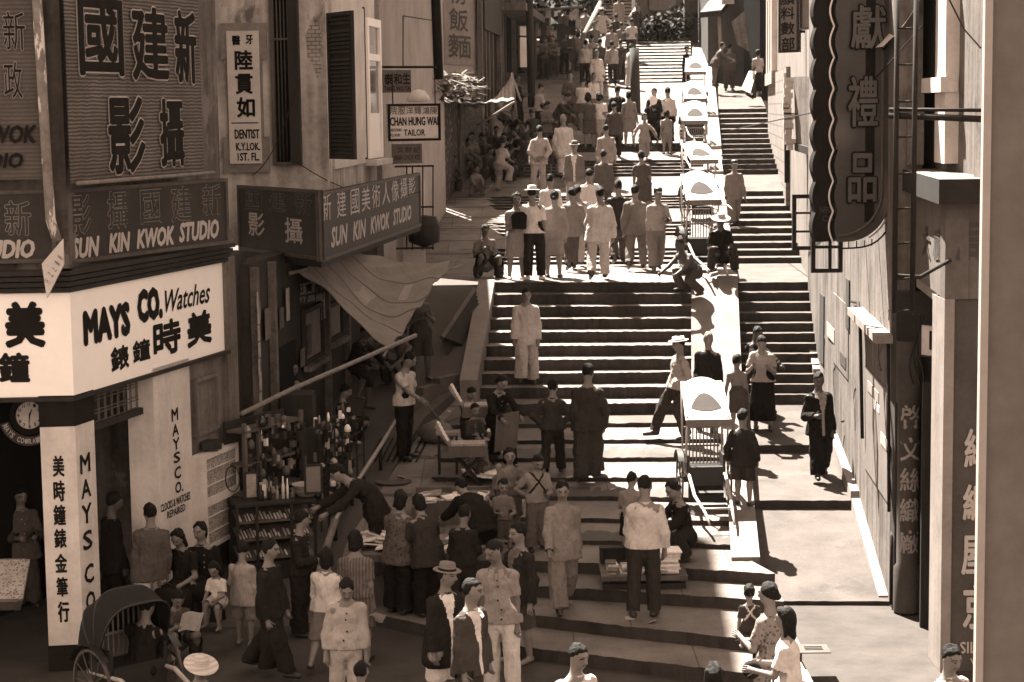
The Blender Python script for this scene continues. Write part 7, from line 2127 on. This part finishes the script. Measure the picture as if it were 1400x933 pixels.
# white cloth over a stand and dark trestle at the top right landing
wq = G(1020, 140); so2 = thing('cloth_screen', 'pale cloth draped over a trestle at the top of the side stairs', 'screen', wq)
q = [P(1024, 97, 66.5), P(1034, 98, 66), P(1026, 128, 65.6), P(1013, 122, 66)]
mb = MB(); mb.grid(lambda u, v: Vector(q[0]).lerp(q[1], u).lerp(Vector(q[3]).lerp(q[2], u), v), 6, 6); mb.build('cloth', M('pale_cloth', .30, .15, 4, .9, .2, 20), so2)
mb = MB(); mb.tube([P(1030, 98, 66), P(1032, 134, 65.8)], .05, 6); mb.tube([P(1020, 128, 66), P(1030, 134, 65.8)], .05, 6); mb.build('trestle', dark_wood, so2)
# low table of the card players on the upper landing
tq = G(790, 192); tb = thing('market_table', 'small dark table among the crowd on the upper steps', 'table', tq)
mb = MB(); mb.box(tq.x, tq.y, tq.z + .75, 1.0, .6, .05); mb.build('table_top', mid_wood, tb)
for a_ in (-1, 1):
    for b_ in (-1, 1): mb = MB(); mb.box(tq.x + a_ * .45, tq.y + b_ * .25, tq.z + .37, .06, .06, .74); mb.build('leg', dark_wood, tb)
# ================================================================ THE CROWD
pn = person
# --- bottom foreground
pn('man in pale pocketed short sleeved jacket and white trousers, looking down, bottom centre', 684, 0, 1.68, -8, ytop=741, top=('short', .22), bottom=('trousers', .55), yaw=-35, nod=18, arms=('pocket', 'hang'), sk=.12, shoes='white')
pn('man in dark suit jacket over pale shirt, profile to the right, bottom centre', 640, 0, 1.62, 55, ytop=797, top=('jacket', .045), vest=.5, bottom=('trousers', .05), yaw=25, arms=('hang', 'hang'))
pn('man in brimmed felt hat, dark coat and wide white collar, beside the dark suited man', 605, 0, 1.60, 40, ytop=776, top=('coat', .018), vest=.6, bottom=('shorts', .5), hat='fedora', yaw=30)
pn('barefoot boy in open dark jacket standing behind the man in white trousers', 709, 905, 1.60, -45, top=('jacket', .02), vest=.10, bottom=('shorts', .05), shoes=False, yaw=-25, hair='short', arms='hang')
pn('man in loose grey pyjama suit striding down the lower steps', 770, 836, 1.58, 12, pose='walk', top=('tunic', .17), bottom=('wide', .15), arms=('fwd', 'back'), yaw=-15, nod=12)
pn('tall man in long dark gown striding right in front of the cabinet', 372, 925, 1.55, 70, pose='walk', top=('gown', .016), bottom=('gown', .016), arms=('hang', 'hang'), yaw=10)
pn('boy in buttoned pale jacket looking down at the bottom left of centre', 470, 0, 1.50, 5, ytop=790, top=('shirt', .30), bottom=('trousers', .34), nod=32, arms='hang')
pn('girl with wavy hair in white blouse seen from behind by the handrail', 448, 915, 1.38, 165, pose='walk', top=('shirt', .48), bottom=('skirt', .12), hair='wavy', arms='hold')
pn('woman in striped dress seen from behind, holding a paper', 490, 905, 1.50, 175, top=('tee', .13), bottom=('dress', .13), pat='stripe', bpat='stripe', hair='wavy', arms='hang', nod=20)
pn('person in dark clothes leaning against the end of the glass cabinet', 412, 868, 1.50, 80, top=('shirt', .016), bottom=('wide', .014), arms=('hold', 'hang'), yaw=20, nod=12)
pn('man in dark jacket bent far over the handrail above the paper heap', 512, 0, 1.60, -70, D=24.9, z=.45, top=('jacket', .016), bottom=('trousers', .014), lean=28, bend=30, arms='reach', nod=35, yaw=0)
pn('woman in grey jacket and long black skirt at the plank bench, seen from behind', 546, 838, 1.50, 155, top=('tunic', .075), bottom=('wide', .010), hair='wavy', arms=('hold', 'hold'), yaw=25, nod=20, pat='spots')
pn('woman in dark jacket leaning close to her neighbour at the plank bench', 588, 842, 1.48, 205, top=('tunic', .030), bottom=('wide', .010), hair='bob', arms='hold', lean=12, bend=10, nod=22)
pn('person in black coat bent over the books, round back to the camera', 655, 0, 1.50, 205, D=24.5, z=.40, top=('coat', .012), bottom=('wide', .012), lean=40, bend=35, arms='reach', nod=30)
pn('close cropped boy in dark shirt behind the hatted man', 630, 0, 1.38, 160, D=23.4, z=.16, top=('shirt', .016), bottom=('trousers', .02), arms='hold', nod=20, hair='short', sk=.11)
# heads at the lower edge
pn('dark haired child whose head shows at the lower edge left of centre', 489, 0, 1.15, 170, ytop=909, top=('shirt', .03), bottom=('shorts', .04))
pn('man with slicked hair and white collar at the lower edge right of centre', 786, 0, 1.58, 35, ytop=884, top=('shirt', .45), bottom=('trousers', .05), nod=10)
pn('person whose dark hair shows at the lower edge right of centre', 972, 0, 1.50, 160, ytop=913, top=('shirt', .03), bottom=('trousers', .05), hair='bob')
# bottom right: mother, child on back, companion
mo = pn('woman in pale patterned dress carrying a child, bottom right', 1052, 0, 1.58, -125, ytop=802, top=('tee', .17), bottom=('dress', .17), hair='bun', arms='carry', sleeve=False, pat='spots', bpat='spots')
pn('woman in white dress with dark shoulder bag next to the child carrier', 1076, 0, 1.52, -110, ytop=837, top=('tee', .5), bottom=('dress', .5), hair='long', arms='hold', yaw=-10)
pn('toddler in dark top with crossed white straps carried at the bottom right', 1026, 0, .80, 175, D=PZ(1026, 818, 1.42).y, z=.86, pose='sit', top=('tee', .04), straps=.5, bottom=('shorts', .04), shoes=False, hair='short', arms='hang')
pn('man with slicked dark hair in white shirt at the far right lower edge', 1302, 0, 1.60, 25, ytop=884, top=('shirt', .45), bottom=('trousers', .10), nod=14)
# --- left: watch shop
pn('man in grey jacket and white shorts walking into the watch shop', 207, 866, 1.58, 195, pose='walk', top=('jacket', .075), bottom=('shorts', .50), arms=('hang', 'hang'))
pn('man in black suit with white collar standing in the dark shop doorway', 150, 670, 1.66, 120, D=23.9, z=0, top=('jacket', .010), vest=.01, bottom=('trousers', .008), nod=15, sk=.06)
pn('woman in dark short sleeved blouse sitting by the watch shop, busy with her hands', 254, 856, 1.52, -15, pose='sit', top=('tee', .014), bottom=('longskirt', .014), hair='long', arms='lap', nod=32, shoes=False)
ms_ = pn('woman in black seated by the watch shop with a child on her lap', 284, 850, 1.52, 5, pose='sit', top=('shirt', .010), bottom=('longskirt', .010), hair='bob', arms='lap', yaw=-35, nod=8, shoes=False)
pn('small child in white shirt sitting on the lap of the woman in black', 292, 0, .92, -20, D=22.75, z=.30, pose='sit', top=('tee', .45), bottom=('shorts', .30), shoes=False, arms='lap', nod=30, hair='bob')
pn('child in pale smock standing with back turned beside the cabinet', 336, 882, 1.22, 165, top=('tunic', .26), bottom=('shorts', .15), sleeve=True, shoes=False, nod=16, arms='hold')
pn('boy crouching on the ground reading a white sheet near the rickshaw', 243, 902, 1.25, 35, pose='squat', top=('tee', .06), bottom=('shorts', .03), shoes=False, arms='book', nod=35, sk=.12)
pn('puller with pale headcloth crouching before the black hooded rickshaw', 188, 0, 1.58, 160, ytop=852, ht=.95, pose='crouch', top=('tee', .012), bottom=('shorts', .05), shoes=False, arms='knee', nod=10, lean=10)
pn('person under a wide straw hat crouching at the lower left edge', 270, 0, 1.50, 20, ytop=909, ht=.92, pose='squat', top=('shirt', .04), bottom=('wide', .04), hat='straw', arms='knee', nod=20)
pn('person in pale grey tunic standing at the far left by the goods tray', 28, 0, 1.55, 25, ytop=669, top=('tunic', .075), bottom=('wide', .05), arms='hold', nod=10, yaw=15)
# --- walkway at the left
pn('man in white short sleeved shirt and black trousers leaning on a stick at the handrail', 554, 627, 1.62, 60, top=('tee', .36), bottom=('trousers', .014), arms=('reach', 'hip'), nod=28, yaw=10)
pn('bare chested man in shorts standing under the edge of the awning', 576, 520, 1.62, 20, top=('none', .1), bottom=('shorts', .035), shoes=False, arms='chest', sk=.06, pose='stand')
pn('man in white undershirt squatting under the awning and bending forward', 500, 505, 1.60, 70, pose='squat', top=('tee', .34), bottom=('shorts', .14), lean=40, bend=15, nod=30, arms='knee', shoes=False, sk=.1)
pn('person with raised arm crouching in the shade behind the white shirted man', 550, 527, 1.50, -40, pose='squat', top=('none', .05), bottom=('shorts', .03), arms=('up', 'knee'), shoes=False, sk=.08)
pn('dark figure sitting on the walkway with one bare leg forward', 486, 560, 1.50, 55, pose='perch', top=('shirt', .014), bottom=('shorts', .016), arms='knee', lean=25, nod=20, shoes=False, sk=.07)
pn('woman in white sleeved blouse standing in the shaded doorway', 398, 0, 1.52, 60, D=29.4, top=('shirt', .20), bottom=('wide', .03), hair='bun', nod=10, arms='hang', sk=.09)
pn('seated stallkeeper in the shade behind the wire goods stand', 470, 608, 1.40, 80, pose='squat', top=('shirt', .02), bottom=('wide', .02), arms='lap', nod=20)
# --- vendors by the trays
pn('small boy behind the upper vendor tray', 640, 0, 1.05, 40, D=29.9, top=('shirt', .04), bottom=('shorts', .03), arms='hold', nod=25)
pn('woman in black sitting among the vendor trays with an arm on her knee', 679, 0, 1.50, 30, D=29.25, pose='perch', top=('shirt', .010), bottom=('wide', .010), arms=('knee', 'knee'), nod=30, hair='bun', lean=18)
pn('child looking out between the two vendor trays', 647, 0, 1.05, 20, D=28.75, top=('shirt', .035), bottom=('shorts', .03), arms='hold', nod=15, sk=.13)
pn('little boy squatting by the trestle of the lower vendor tray', 662, 652, .95, -80, pose='squat', top=('shirt', .14), bottom=('shorts', .05), arms='knee', nod=30)
# --- children on the lower steps
pn('young girl holding a baby on her hip on the lower steps', 699, 737, 1.18, 10, top=('tee', .12), bottom=('skirt', .08), arms='carry', hair='bob', sleeve=True)
pn('baby held by the young girl on the lower steps', 680, 0, .62, 25, D=25.75, z=1.12, pose='sit', top=('shirt', .13), bottom=('shorts', .10), shoes=False, hair='bald', sk=.17, arms='hang')
pn('little child standing in front of the girl with the baby', 690, 762, 1.0, 5, top=('tee', .11), bottom=('shorts', .07), arms='hold', nod=15)
pn('girl with dark crossed straps over a pale blouse facing the street', 735, 752, 1.26, 15, top=('tee', .17), straps=.015, bottom=('wide', .09), hair='short', arms=('hip', 'hold'), nod=28, sleeve=False)
# --- walkers on the steps
pn('tall man in long dark gown climbing the steps, seen from behind', 805, 660, 1.72, 178, pose='walk', top=('gown', .03), bottom=('gown', .03), arms=('pocket', 'hang'))
pn('youth in dark shirt beside the gowned man, elbows bent, seen from behind', 756, 652, 1.42, 172, pose='walk', top=('shirt', .03), bottom=('trousers', .016), arms=('hip', 'hip'))
pn('man in pale pyjama suit coming down the steep flight alone', 720, 527, 1.66, 5, pose='step', top=('tunic', .34), bottom=('wide', .30), arms=('hang', 'hang'), nod=24)
# --- right hand bookstall
pn('man in white shirt and dark trousers standing at the low book table, back turned', 880, 843, 1.66, 172, top=('shirt', .42), bottom=('trousers', .028), arms=('pocket', 'hold'), nod=22)
pn('woman in black squatting behind the low book table', 936, 762, 1.52, -60, pose='squat', top=('shirt', .012), bottom=('wide', .018), hair='bun', arms='knee', nod=28, lean=12)
pn('small child hidden behind the white shirted book buyer', 862, 762, 1.08, 170, top=('tee', .18), bottom=('shorts', .012), nod=25, arms='hold')
# --- around the nearest rickshaw
pn('man in straw boater sitting sideways with legs stretched beside the rickshaw', 926, 606, 1.62, -70, pose='wide', legs=((34, 18), (6, 24)), top=('shirt', .26), bottom=('trousers', .035), hat='boater', arms='back', lean=-8, nod=6)
pn('close cropped man in black behind the nearest rickshaw canopy', 966, 0, 1.58, 165, D=31.3, top=('shirt', .014), bottom=('trousers', .02), hair='short', nod=10, hairv=hair_g)
pn('bare backed boy in shorts standing on the coping by the rickshaw', 1010, 592, 1.20, 165, D=None, top=('none', .1), bottom=('shorts', .05), shoes=False, sk=.12, legs=((8, 2), (-6, 4)), hair='short')
pn('boy in dark jacket and shorts standing on the coping below the bare backed boy', 1017, 690, 1.28, 160, top=('jacket', .022), bottom=('shorts', .03), arms='pocket', hair='short', nod=6, hairv=hair_m)
pn('woman in pale blouse and long black skirt reading on the side stairs', 1043, 588, 1.56, -15, top=('tee', .22), bottom=('longskirt', .008), hair='bun', arms='book', nod=38, yaw=15)
pn('dark figure sitting in the shade of the coping behind the reading woman', 1034, 565, 1.50, 40, pose='perch', top=('shirt', .012), bottom=('wide', .012), arms='knee', nod=20, sk=.05)
pn('woman in black jacket and wide black trousers walking down the side pavement', 1122, 655, 1.60, 5, pose='walk', top=('jacket', .010), vest=.22, bottom=('wide', .010), shoes=True, hair='short', arms=('hold', 'hang'), nod=12, sk=.07)
# --- the group on the first landing
GL = None
pn('young woman in pale dress clutching a dark bag, left front of the landing group', 706, 383, 1.60, 15, top=('tee', .20), bottom=('dress', .20), hair='bob', arms=('chest', 'hang'), shoes='white')
pn('man in white fedora, white shirt and dark trousers on the landing', 731, 383, 1.72, 175, top=('tee', .5), bottom=('trousers', .018), hat='whitefedora', arms='hang', shoes='white')
pn('woman in long grey gown beside the white fedora on the landing', 757, 380, 1.62, 178, top=('gown', .17), bottom=('dress', .17), hair='bun', arms='hang', sleeve=True)
pn('man in beige jacket and dark trousers near the middle of the landing group', 781, 371, 1.62, 190, pose='walk', top=('jacket', .16), bottom=('trousers', .07), arms='hang')
pn('man in pale tunic half hidden in the middle of the landing group', 789, 366, 1.64, 185, top=('shirt', .30), bottom=('trousers', .28), arms='hang', pose='walk')
pn('man in white suit at the front of the landing group, back turned', 818, 384, 1.72, 176, pose='walk', top=('jacket', .42), bottom=('trousers', .36), arms=('pocket', 'hold'))
pn('man in dark suit in the middle of the landing group, back turned', 846, 362, 1.70, 183, pose='walk', top=('jacket', .020), bottom=('trousers', .05), arms='hang')
pn('man in grey jacket with a pale bundle under his arm, right of the landing group', 870, 370, 1.66, 172, pose='walk', top=('jacket', .12), bottom=('trousers', .12), arms=('carry', 'hang'))
pn('man in pale shirt and wide trousers, right end of the landing group', 897, 372, 1.62, 10, pose='walk', top=('shirt', .24), bottom=('wide', .15), arms=('hang', 'hold'), hat='cap')
pn('white shirted man behind the white fedora on the landing', 752, 345, 1.62, 180, top=('shirt', .48), bottom=('trousers', .2), arms='hang')
pn('white shirted man behind the white suit on the landing', 808, 338, 1.64, 182, top=('shirt', .48), bottom=('trousers', .2), arms='hang')
pn('barefoot boy squatting at the left corner of the landing', 665, 379, 1.50, 15, pose='squat', top=('tee', .11), bottom=('shorts', .03), shoes=False, arms='chest', nod=20, sk=.07)
pn('puller in straw hat and black shirt sitting on the end of the coping', 987, 0, 1.60, 0, D=36.75, z=z_slab(36.75), pose='squat', top=('tee', .012), bottom=('trousers', .03), hat='straw', arms='lap', nod=15, shoes=False, sk=.06)
pn('puller crouching with a rickshaw shaft at the head of the channel', 950, 403, 1.55, -50, pose='crouch', top=('none', .1), bottom=('trousers', .05), shoes=False, arms='reach', lean=45, nod=10, sk=.05)
pn('young man in grey pyjama suit stepping down the side stairs', 1003, 310, 1.46, 8, pose='walk', top=('tunic', .15), bottom=('wide', .14), arms='hang', hat='cap')
# --- further up
pn('man in dark hat and open grey jacket facing down the street', 785, 288, 1.62, 0, top=('jacket', .12), vest=.5, bottom=('trousers', .25), hat='fedora', arms='hang')
pn('man in beige tunic climbing behind the hatted man', 828, 258, 1.60, 180, pose='walk', top=('tunic', .20), bottom=('trousers', .16), arms='hang')
pn('man with dark hair in grey jacket climbing below the beige tunic', 826, 300, 1.58, 180, pose='walk', top=('jacket', .08), bottom=('trousers', .06), arms='hang')
pn('woman in checked blouse climbing on the right of the crowd', 880, 300, 1.55, 184, top=('tee', .08), bottom=('skirt', .07), pat='check', bpat='check', hair='bun', arms='hang')
pn('man in pale suit standing with both hands behind his back', 736, 264, 1.66, 184, top=('jacket', .26), bottom=('trousers', .24), arms='behind')
pn('grey haired man in long white jacket and trousers climbing the steps', 773, 247, 1.70, 180, pose='walk', top=('coat', .42), bottom=('trousers', .34), arms='hang', hairv=hair_g)
pn('child bending beside the man with hands behind his back', 757, 240, 1.05, 200, top=('tee', .07), bottom=('shorts', .06), lean=20, arms='hold')
pn('girl in loose pale dress with arms spread coming down the upper steps', 881, 219, 1.25, 5, pose='walk', top=('tunic', .19), bottom=('wide', .17), hair='bob', arms='out')
pn('woman in long black gown with a pale fan', 894, 200, 1.58, -25, top=('gown', .014), bottom=('gown', .014), hair='bun', arms=('chest', 'hold'))
pn('man in white shirt and black trousers beside the woman in black', 913, 198, 1.60, 184, top=('shirt', .42), bottom=('trousers', .012), arms='hang')
pn('child with dark hair walking in front of the man in white shirt', 912, 211, 1.20, 182, top=('tee', .15), bottom=('shorts', .13), hair='bob', arms='hang')
pn('man in dark suit standing by the dark wooden post', 843, 198, 1.62, 175, top=('jacket', .015), bottom=('trousers', .02), arms='pocket')
pn('woman in sleeveless pale dress next to the dark wooden post', 861, 202, 1.55, 170, top=('vest', .15), bottom=('dress', .15), hair='bob', arms='hang')
pn('man in brown jacket climbing below the dark suited man', 841, 217, 1.55, 178, pose='walk', top=('jacket', .055), bottom=('trousers', .03), arms='hang')
pn('woman in white blouse and floral skirt with wavy hair', 820, 203, 1.52, 178, top=('tee', .5), bottom=('skirt', .26), bpat='floral', hair='wavy', arms='hang')
pn('woman in dark floral dress in the thick of the crowd', 806, 205, 1.55, 176, top=('tee', .06), bottom=('dress', .06), pat='floral', bpat='floral', hair='wavy', arms='hang')
pn('man in dark jacket stooping over the small market table', 762, 200, 1.58, 60, top=('jacket', .03), bottom=('trousers', .035), lean=25, bend=10, arms='reach', nod=30)
pn('woman in patterned smock beside the stooping man', 747, 212, 1.48, 40, top=('tunic', .08), bottom=('wide', .06), pat='floral', arms='hold', nod=25, hair='bun')
pn('man with white shirt and dark trousers behind the shelter pole', 738, 190, 1.58, 120, top=('tee', .28), bottom=('trousers', .02), arms='hold', nod=20)
pn('tall woman in brown tunic facing down from behind the market table', 781, 172, 1.60, 10, top=('tunic', .07), bottom=('wide', .06), arms='hold', hair='bob')
pn('man in white shirt with dark strap near the market table', 797, 178, 1.55, 150, top=('tee', .45), bottom=('trousers', .08), arms='hang')
pn('youth with dark hair in the middle of the packed upper crowd', 812, 170, 1.55, 30, top=('shirt', .38), bottom=('trousers', .10), arms='hang')
# --- upper crowd at the foot of the upper stairs
pn('man in white shirt carrying a load at the foot of the upper stairs', 800, 118, 1.62, 190, top=('shirt', .28), bottom=('trousers', .02), arms='fwd')
pn('man in pale jacket with bright shoulders on the upper stairs', 810, 114, 1.70, 178, top=('jacket', .20), bottom=('trousers', .10), arms='hang')
pn('man in dark jacket with bright shoulders beside the pale one', 820, 116, 1.62, 180, top=('jacket', .045), bottom=('trousers', .03), arms='hang')
pn('man in pale shirt and dark trousers climbing the upper left stairs', 838, 118, 1.58, 182, pose='walk', top=('shirt', .22), bottom=('trousers', .02), arms='hang')
pn('woman in dark clothes next to the climbing man on the upper stairs', 850, 113, 1.50, 180, top=('shirt', .04), bottom=('wide', .03), arms='hang')
pn('person in long white gown at the edge of the sunlit upper landing', 862, 122, 1.55, 120, top=('gown', .42), bottom=('gown', .42), arms='hang')
pn('man in long white coat facing down the street at the upper landing', 817, 135, 1.62, 15, top=('coat', .36), bottom=('trousers', .36), arms='hang')
pn('person in white top standing high by the dark wooden post', 863, 88, 1.55, 185, D=76, top=('tee', .4), bottom=('trousers', .04), arms='hang')
pn('white dressed carrier with poles high on the upper left stairs', 826, 0, 1.65, 178, D=84, z=ZAT(826, 66, 84), top=('coat', .36), bottom=('trousers', .14), hat='straw', arms='out')
pn('tall person in pale gown at the top of the upper left stairs', 850, 0, 1.65, 180, D=86, z=ZAT(850, 48, 86), top=('gown', .18), bottom=('gown', .18), arms='hang')
pn('small figure in brown tunic below the tall pale gown on the upper stairs', 852, 0, 1.40, 180, D=80, z=ZAT(852, 80, 80), top=('tunic', .15), bottom=('wide', .12), arms='hang')
pn('dark figure standing against the planter wall', 873, 0, 1.40, 20, D=79.6, z=ZAT(873, 55, 79.6), top=('shirt', .04), bottom=('trousers', .05), arms='hang')
pn('dark hatted puller beside the farthest rickshaw', 938, 120, 1.45, 60, top=('shirt', .02), bottom=('trousers', .02), hat='fedora', arms='hang')
# --- top right
pn('man in dark pyjama suit standing on the bright top landing', 997, 124, 1.60, 170, top=('tunic', .06), bottom=('trousers', .05), arms='hold')
pn('man bending forward beside the shaded shop post', 977, 118, 1.55, 100, top=('jacket', .06), bottom=('trousers', .09), lean=30, arms='reach')
pn('woman in white top and long black skirt by the pilasters', 1035, 131, 1.55, 200, top=('tee', .24), bottom=('longskirt', .008), arms='hang', hair='bob')
# --- seated market crowd on the left slope
mk = [('child with pale shirt squatting with bare legs at the front of the market crowd', 650, 268, 1.15, 20, .12), ('woman in pale blouse squatting with her back turned in the market crowd', 683, 262, 1.40, 140, .24), ('dark clothed person squatting left of the pale blouse', 664, 250, 1.40, 40, .03), ('person in grey squatting by the woven screens', 632, 245, 1.40, 60, .08), ('person in black seated at the rear of the market crowd', 695, 232, 1.45, -30, .015), ('dark figure crouching near the pale suit', 712, 245, 1.40, -60, .02), ('old figure in brown leaning on the shelter post', 640, 222, 1.35, 50, .06), ('figure in dark striped cloth behind the squatting woman', 676, 228, 1.45, 10, .03), ('figure in faded cloth among the market baskets', 655, 228, 1.40, 30, .05), ('figure in black with a bare knee at the shelter edge', 706, 218, 1.45, -20, .012), ('figure in brown cloth sitting by the timber shops', 720, 212, 1.40, -50, .06)]
for i, (lab, x, y, h_, f_, v) in enumerate(mk):
    pn(lab, x, y, h_, f_, pose=['squat', 'perch', 'squat', 'crouch'][i % 4] if i else 'squat', top=('tee' if i % 2 else 'shirt', v), bottom=('shorts' if i % 3 == 0 else 'wide', v * .8 + .01), arms=['knee', 'lap', 'hold'][i % 3], nod=20, shoes=False, hair=['short', 'bun', 'bob'][i % 3], sk=.09, lean=15)
pn('man in white vest with a raised arm seated under the awning', 684, 190, 1.45, 70, pose='perch', top=('tee', .17), bottom=('shorts', .03), arms=('lap', 'up'), shoes=False, sk=.10)
pn('man in black standing under the end of the market awning', 708, 176, 1.60, 60, top=('shirt', .014), bottom=('wide', .014), arms='hold', sk=.07)
pn('man in white shirt facing the timber shopfronts', 680, 112, 1.55, 80, top=('shirt', .22), bottom=('trousers', .03), arms='reach')
pn('man in grey shirt beside the tall street pole', 712, 100, 1.58, 110, top=('tee', .10), bottom=('trousers', .06), arms='hold')
for i, (x, y, f_, v) in enumerate(((744, 112, 20, .06), (757, 108, -30, .10), (772, 114, 40, .04), (786, 112, 160, .12), (749, 52, 10, .12), (772, 40, 170, .08))):
    pn(['dim figure in brown in front of the goods stall', 'dim figure in grey beside the goods stall counter', 'dim dark figure right of the goods stall counter', 'dim pale figure beneath the slanting handrail', 'dim figure high behind the goods stall', 'dim dark figure highest under the trees'][i], x, y, 1.5, f_, D=73 + i * .4 if i < 4 else 80, z=None if i < 4 else ZAT(x, y + 24, 80), top=('shirt', v), bottom=('trousers', v * .5), arms='hold', nod=15)
mk2 = [('barefoot figure in torn grey cloth beside the woven screens', 614, 262, .06), ('figure with bowed head near the first shelter post', 622, 232, .025), ('figure in patched jacket at the middle of the market crowd', 668, 238, .07), ('dark haired woman squatting behind the pale blouse', 690, 248, .02), ('figure in light vest between the market baskets', 646, 240, .15), ('old man squatting at the rear under the awning', 668, 206, .05), ('figure in black jacket at the back of the shelter', 650, 206, .016), ('figure in brown shirt right of the raised arm', 700, 200, .05), ('child peering from behind the shelter crowd', 725, 228, .09), ('porter squatting near the stooping man', 730, 205, .04)]
for i, (lab, x, y, v) in enumerate(mk2):
    pn(lab, x, y, 1.42, (25, 70, -40, 120, 10, -70, 55, 160, 30, 200)[i], pose=('squat', 'perch', 'crouch', 'squat', 'sit')[i % 5], top=(('shirt', 'tee', 'vest')[i % 3], v), bottom=(('wide', 'shorts')[i % 2], v * .7 + .01), arms=('knee', 'hold', 'lap')[i % 3], nod=22, shoes=False, hair=('short', 'bob', 'bun')[i % 3], sk=.08, lean=18)
for i, (lab, x, y, v, f_) in enumerate((('dim figure climbing under the slanting handrail', 792, 104, .10, 180), ('dim figure in pale shirt half way up the upper left stairs', 836, 92, .22, 182), ('dim figure in dark gown half way up the upper left stairs', 843, 74, .05, 175), ('dim figure descending the upper left stairs', 812, 86, .12, 5), ('dim figure with pale jacket near the stair handrail', 800, 66, .20, 180))):
    D_ = 73.2 + (112 - y) / 4.6 * .9; pn(lab, x, y, 1.58, f_, D=D_, z=ZAT(830, y, D_), top=('shirt', v), bottom=('trousers', v * .4 + .01), arms='hang', pose='walk')
# --- things they hold or carry
def held(name, lab, cat, mb, mat): return tag(mb.build(name, mat), lab, cat)
def findp(s_):
    return next(o for o in PEOPLE if s_ in o['label'])
def sheet(mb, c, w_, h_, yaw, tilt=.5):
    n_ = Vector((math.cos(yaw), math.sin(yaw), 0)); v_ = Vector((-math.sin(yaw) * math.cos(tilt) * -1, math.cos(yaw) * math.cos(tilt) * -1, math.sin(tilt))) * -1; v_ = Vector((math.sin(yaw) * math.cos(tilt), -math.cos(yaw) * math.cos(tilt), math.sin(tilt)))
    mb.grid(lambda u, q: Vector(c) + n_ * ((u - .5) * w_) + v_ * ((q - .5) * h_) + Vector((0, 0, .02 * math.sin(u * 5))), 6, 4)
    return mb
o = findp('leaning on a stick'); h_ = hand_of(o, -1); gp = G(610, 588)
held('walking_stick', 'long pale stick held by the man at the handrail', 'stick', MB().tube([h_ + Vector((-.05, 0, .08)), h_, (gp.x, gp.y, gp.z + .03)], .02, 7), bamboo)
o = findp('crouching on the ground reading'); c_ = (hand_of(o, 1) + hand_of(o, -1)) / 2
held('white_sheet', 'white sheet held up by the crouching boy', 'paper', sheet(MB(), c_ + Vector((.06, -.04, .06)), .26, .3, R(30), 1.0), paper)
o = findp('striped dress'); held('folded_paper', 'folded paper in the hand of the woman in stripes', 'paper', sheet(MB(), hand_of(o, -1) + Vector((.03, -.05, -.1)), .2, .26, .3, .6), paper)
o = findp('clutching a dark bag'); c_ = hand_of(o, -1); held('hand_bag', 'dark bag clutched by the young woman on the landing', 'bag', MB().prism([(-.13, -.15), (.13, -.15), (.15, .1), (.08, .17), (-.08, .17), (-.15, .1)], c_ + Vector((-.02, -.05, .0)), (1, 0, 0), (0, 0, 1), (0, .1, 0)), black_paint)
o = findp('white dress with dark shoulder bag'); c_ = (hand_of(o, 1) + hand_of(o, -1)) / 2; held('shoulder_bag', 'dark rounded bag held by the woman in white, bottom right', 'bag', MB().lathe([(0, -.05), (.07, -.045), (.095, 0), (.07, .045), (0, .05)], c_ + Vector((0, 0, -.04)), 14, 'y'), black_paint)
o = findp('reading on the side stairs'); c_ = (hand_of(o, 1) + hand_of(o, -1)) / 2; held('open_book', 'open booklet in the hands of the reading woman', 'book', sheet(MB(), c_ + Vector((0, -.02, .03)), .26, .18, R(-15), .5), paper_dk)
o = findp('pale bundle'); c_ = hand_of(o, -1); held('cloth_bundle', 'pale bundle under the arm of the man in grey on the landing', 'bundle', MB().lathe([(0, -.16), (.08, -.13), (.1, 0), (.08, .13), (0, .16)], c_ + Vector((0, .05, 0)), 10), paper)
o = findp('pale fan'); c_ = hand_of(o, -1); held('hand_fan', 'pale fan held by the woman in long black gown', 'fan', MB().prism([(0, 0), (.16, .06), (.2, .2), (.1, .3), (-.04, .28)], c_, (1, 0, 0), (0, -.3, .95), (0, .015, 0)), paper)
o = findp('busy with her hands'); c_ = (hand_of(o, 1) + hand_of(o, -1)) / 2; held('needlework', 'scrap of pale needlework in the hands of the sitting woman', 'cloth', sheet(MB(), c_ + Vector((0, 0, .02)), .12, .1, 0, .4), paper_dk)
for lab, w_ in (('busy with her hands', 0), ('child on her lap', 1)):
    o = findp(lab); q = o.location; mb = MB(); mb.box(q.x, q.y + .32, .19, .34, .28, .05); 
    s2 = thing('low_stool', ['low stool under the woman busy with her hands', 'low stool under the woman in black with the child'][w_], 'stool', (q.x, q.y + .32, 0)); mb.build('seat', dark_wood, s2)
    for a_ in (-1, 1): mb = MB(); mb.box(q.x + a_ * .13, q.y + .32, .08, .04, .24, .16); mb.build('leg', dark_wood, s2)
bpy.data.objects.remove(_to)
bpy.data.curves.remove(_tc)
for o in list(SC.objects):
    if '_hands' in o: del o['_hands']
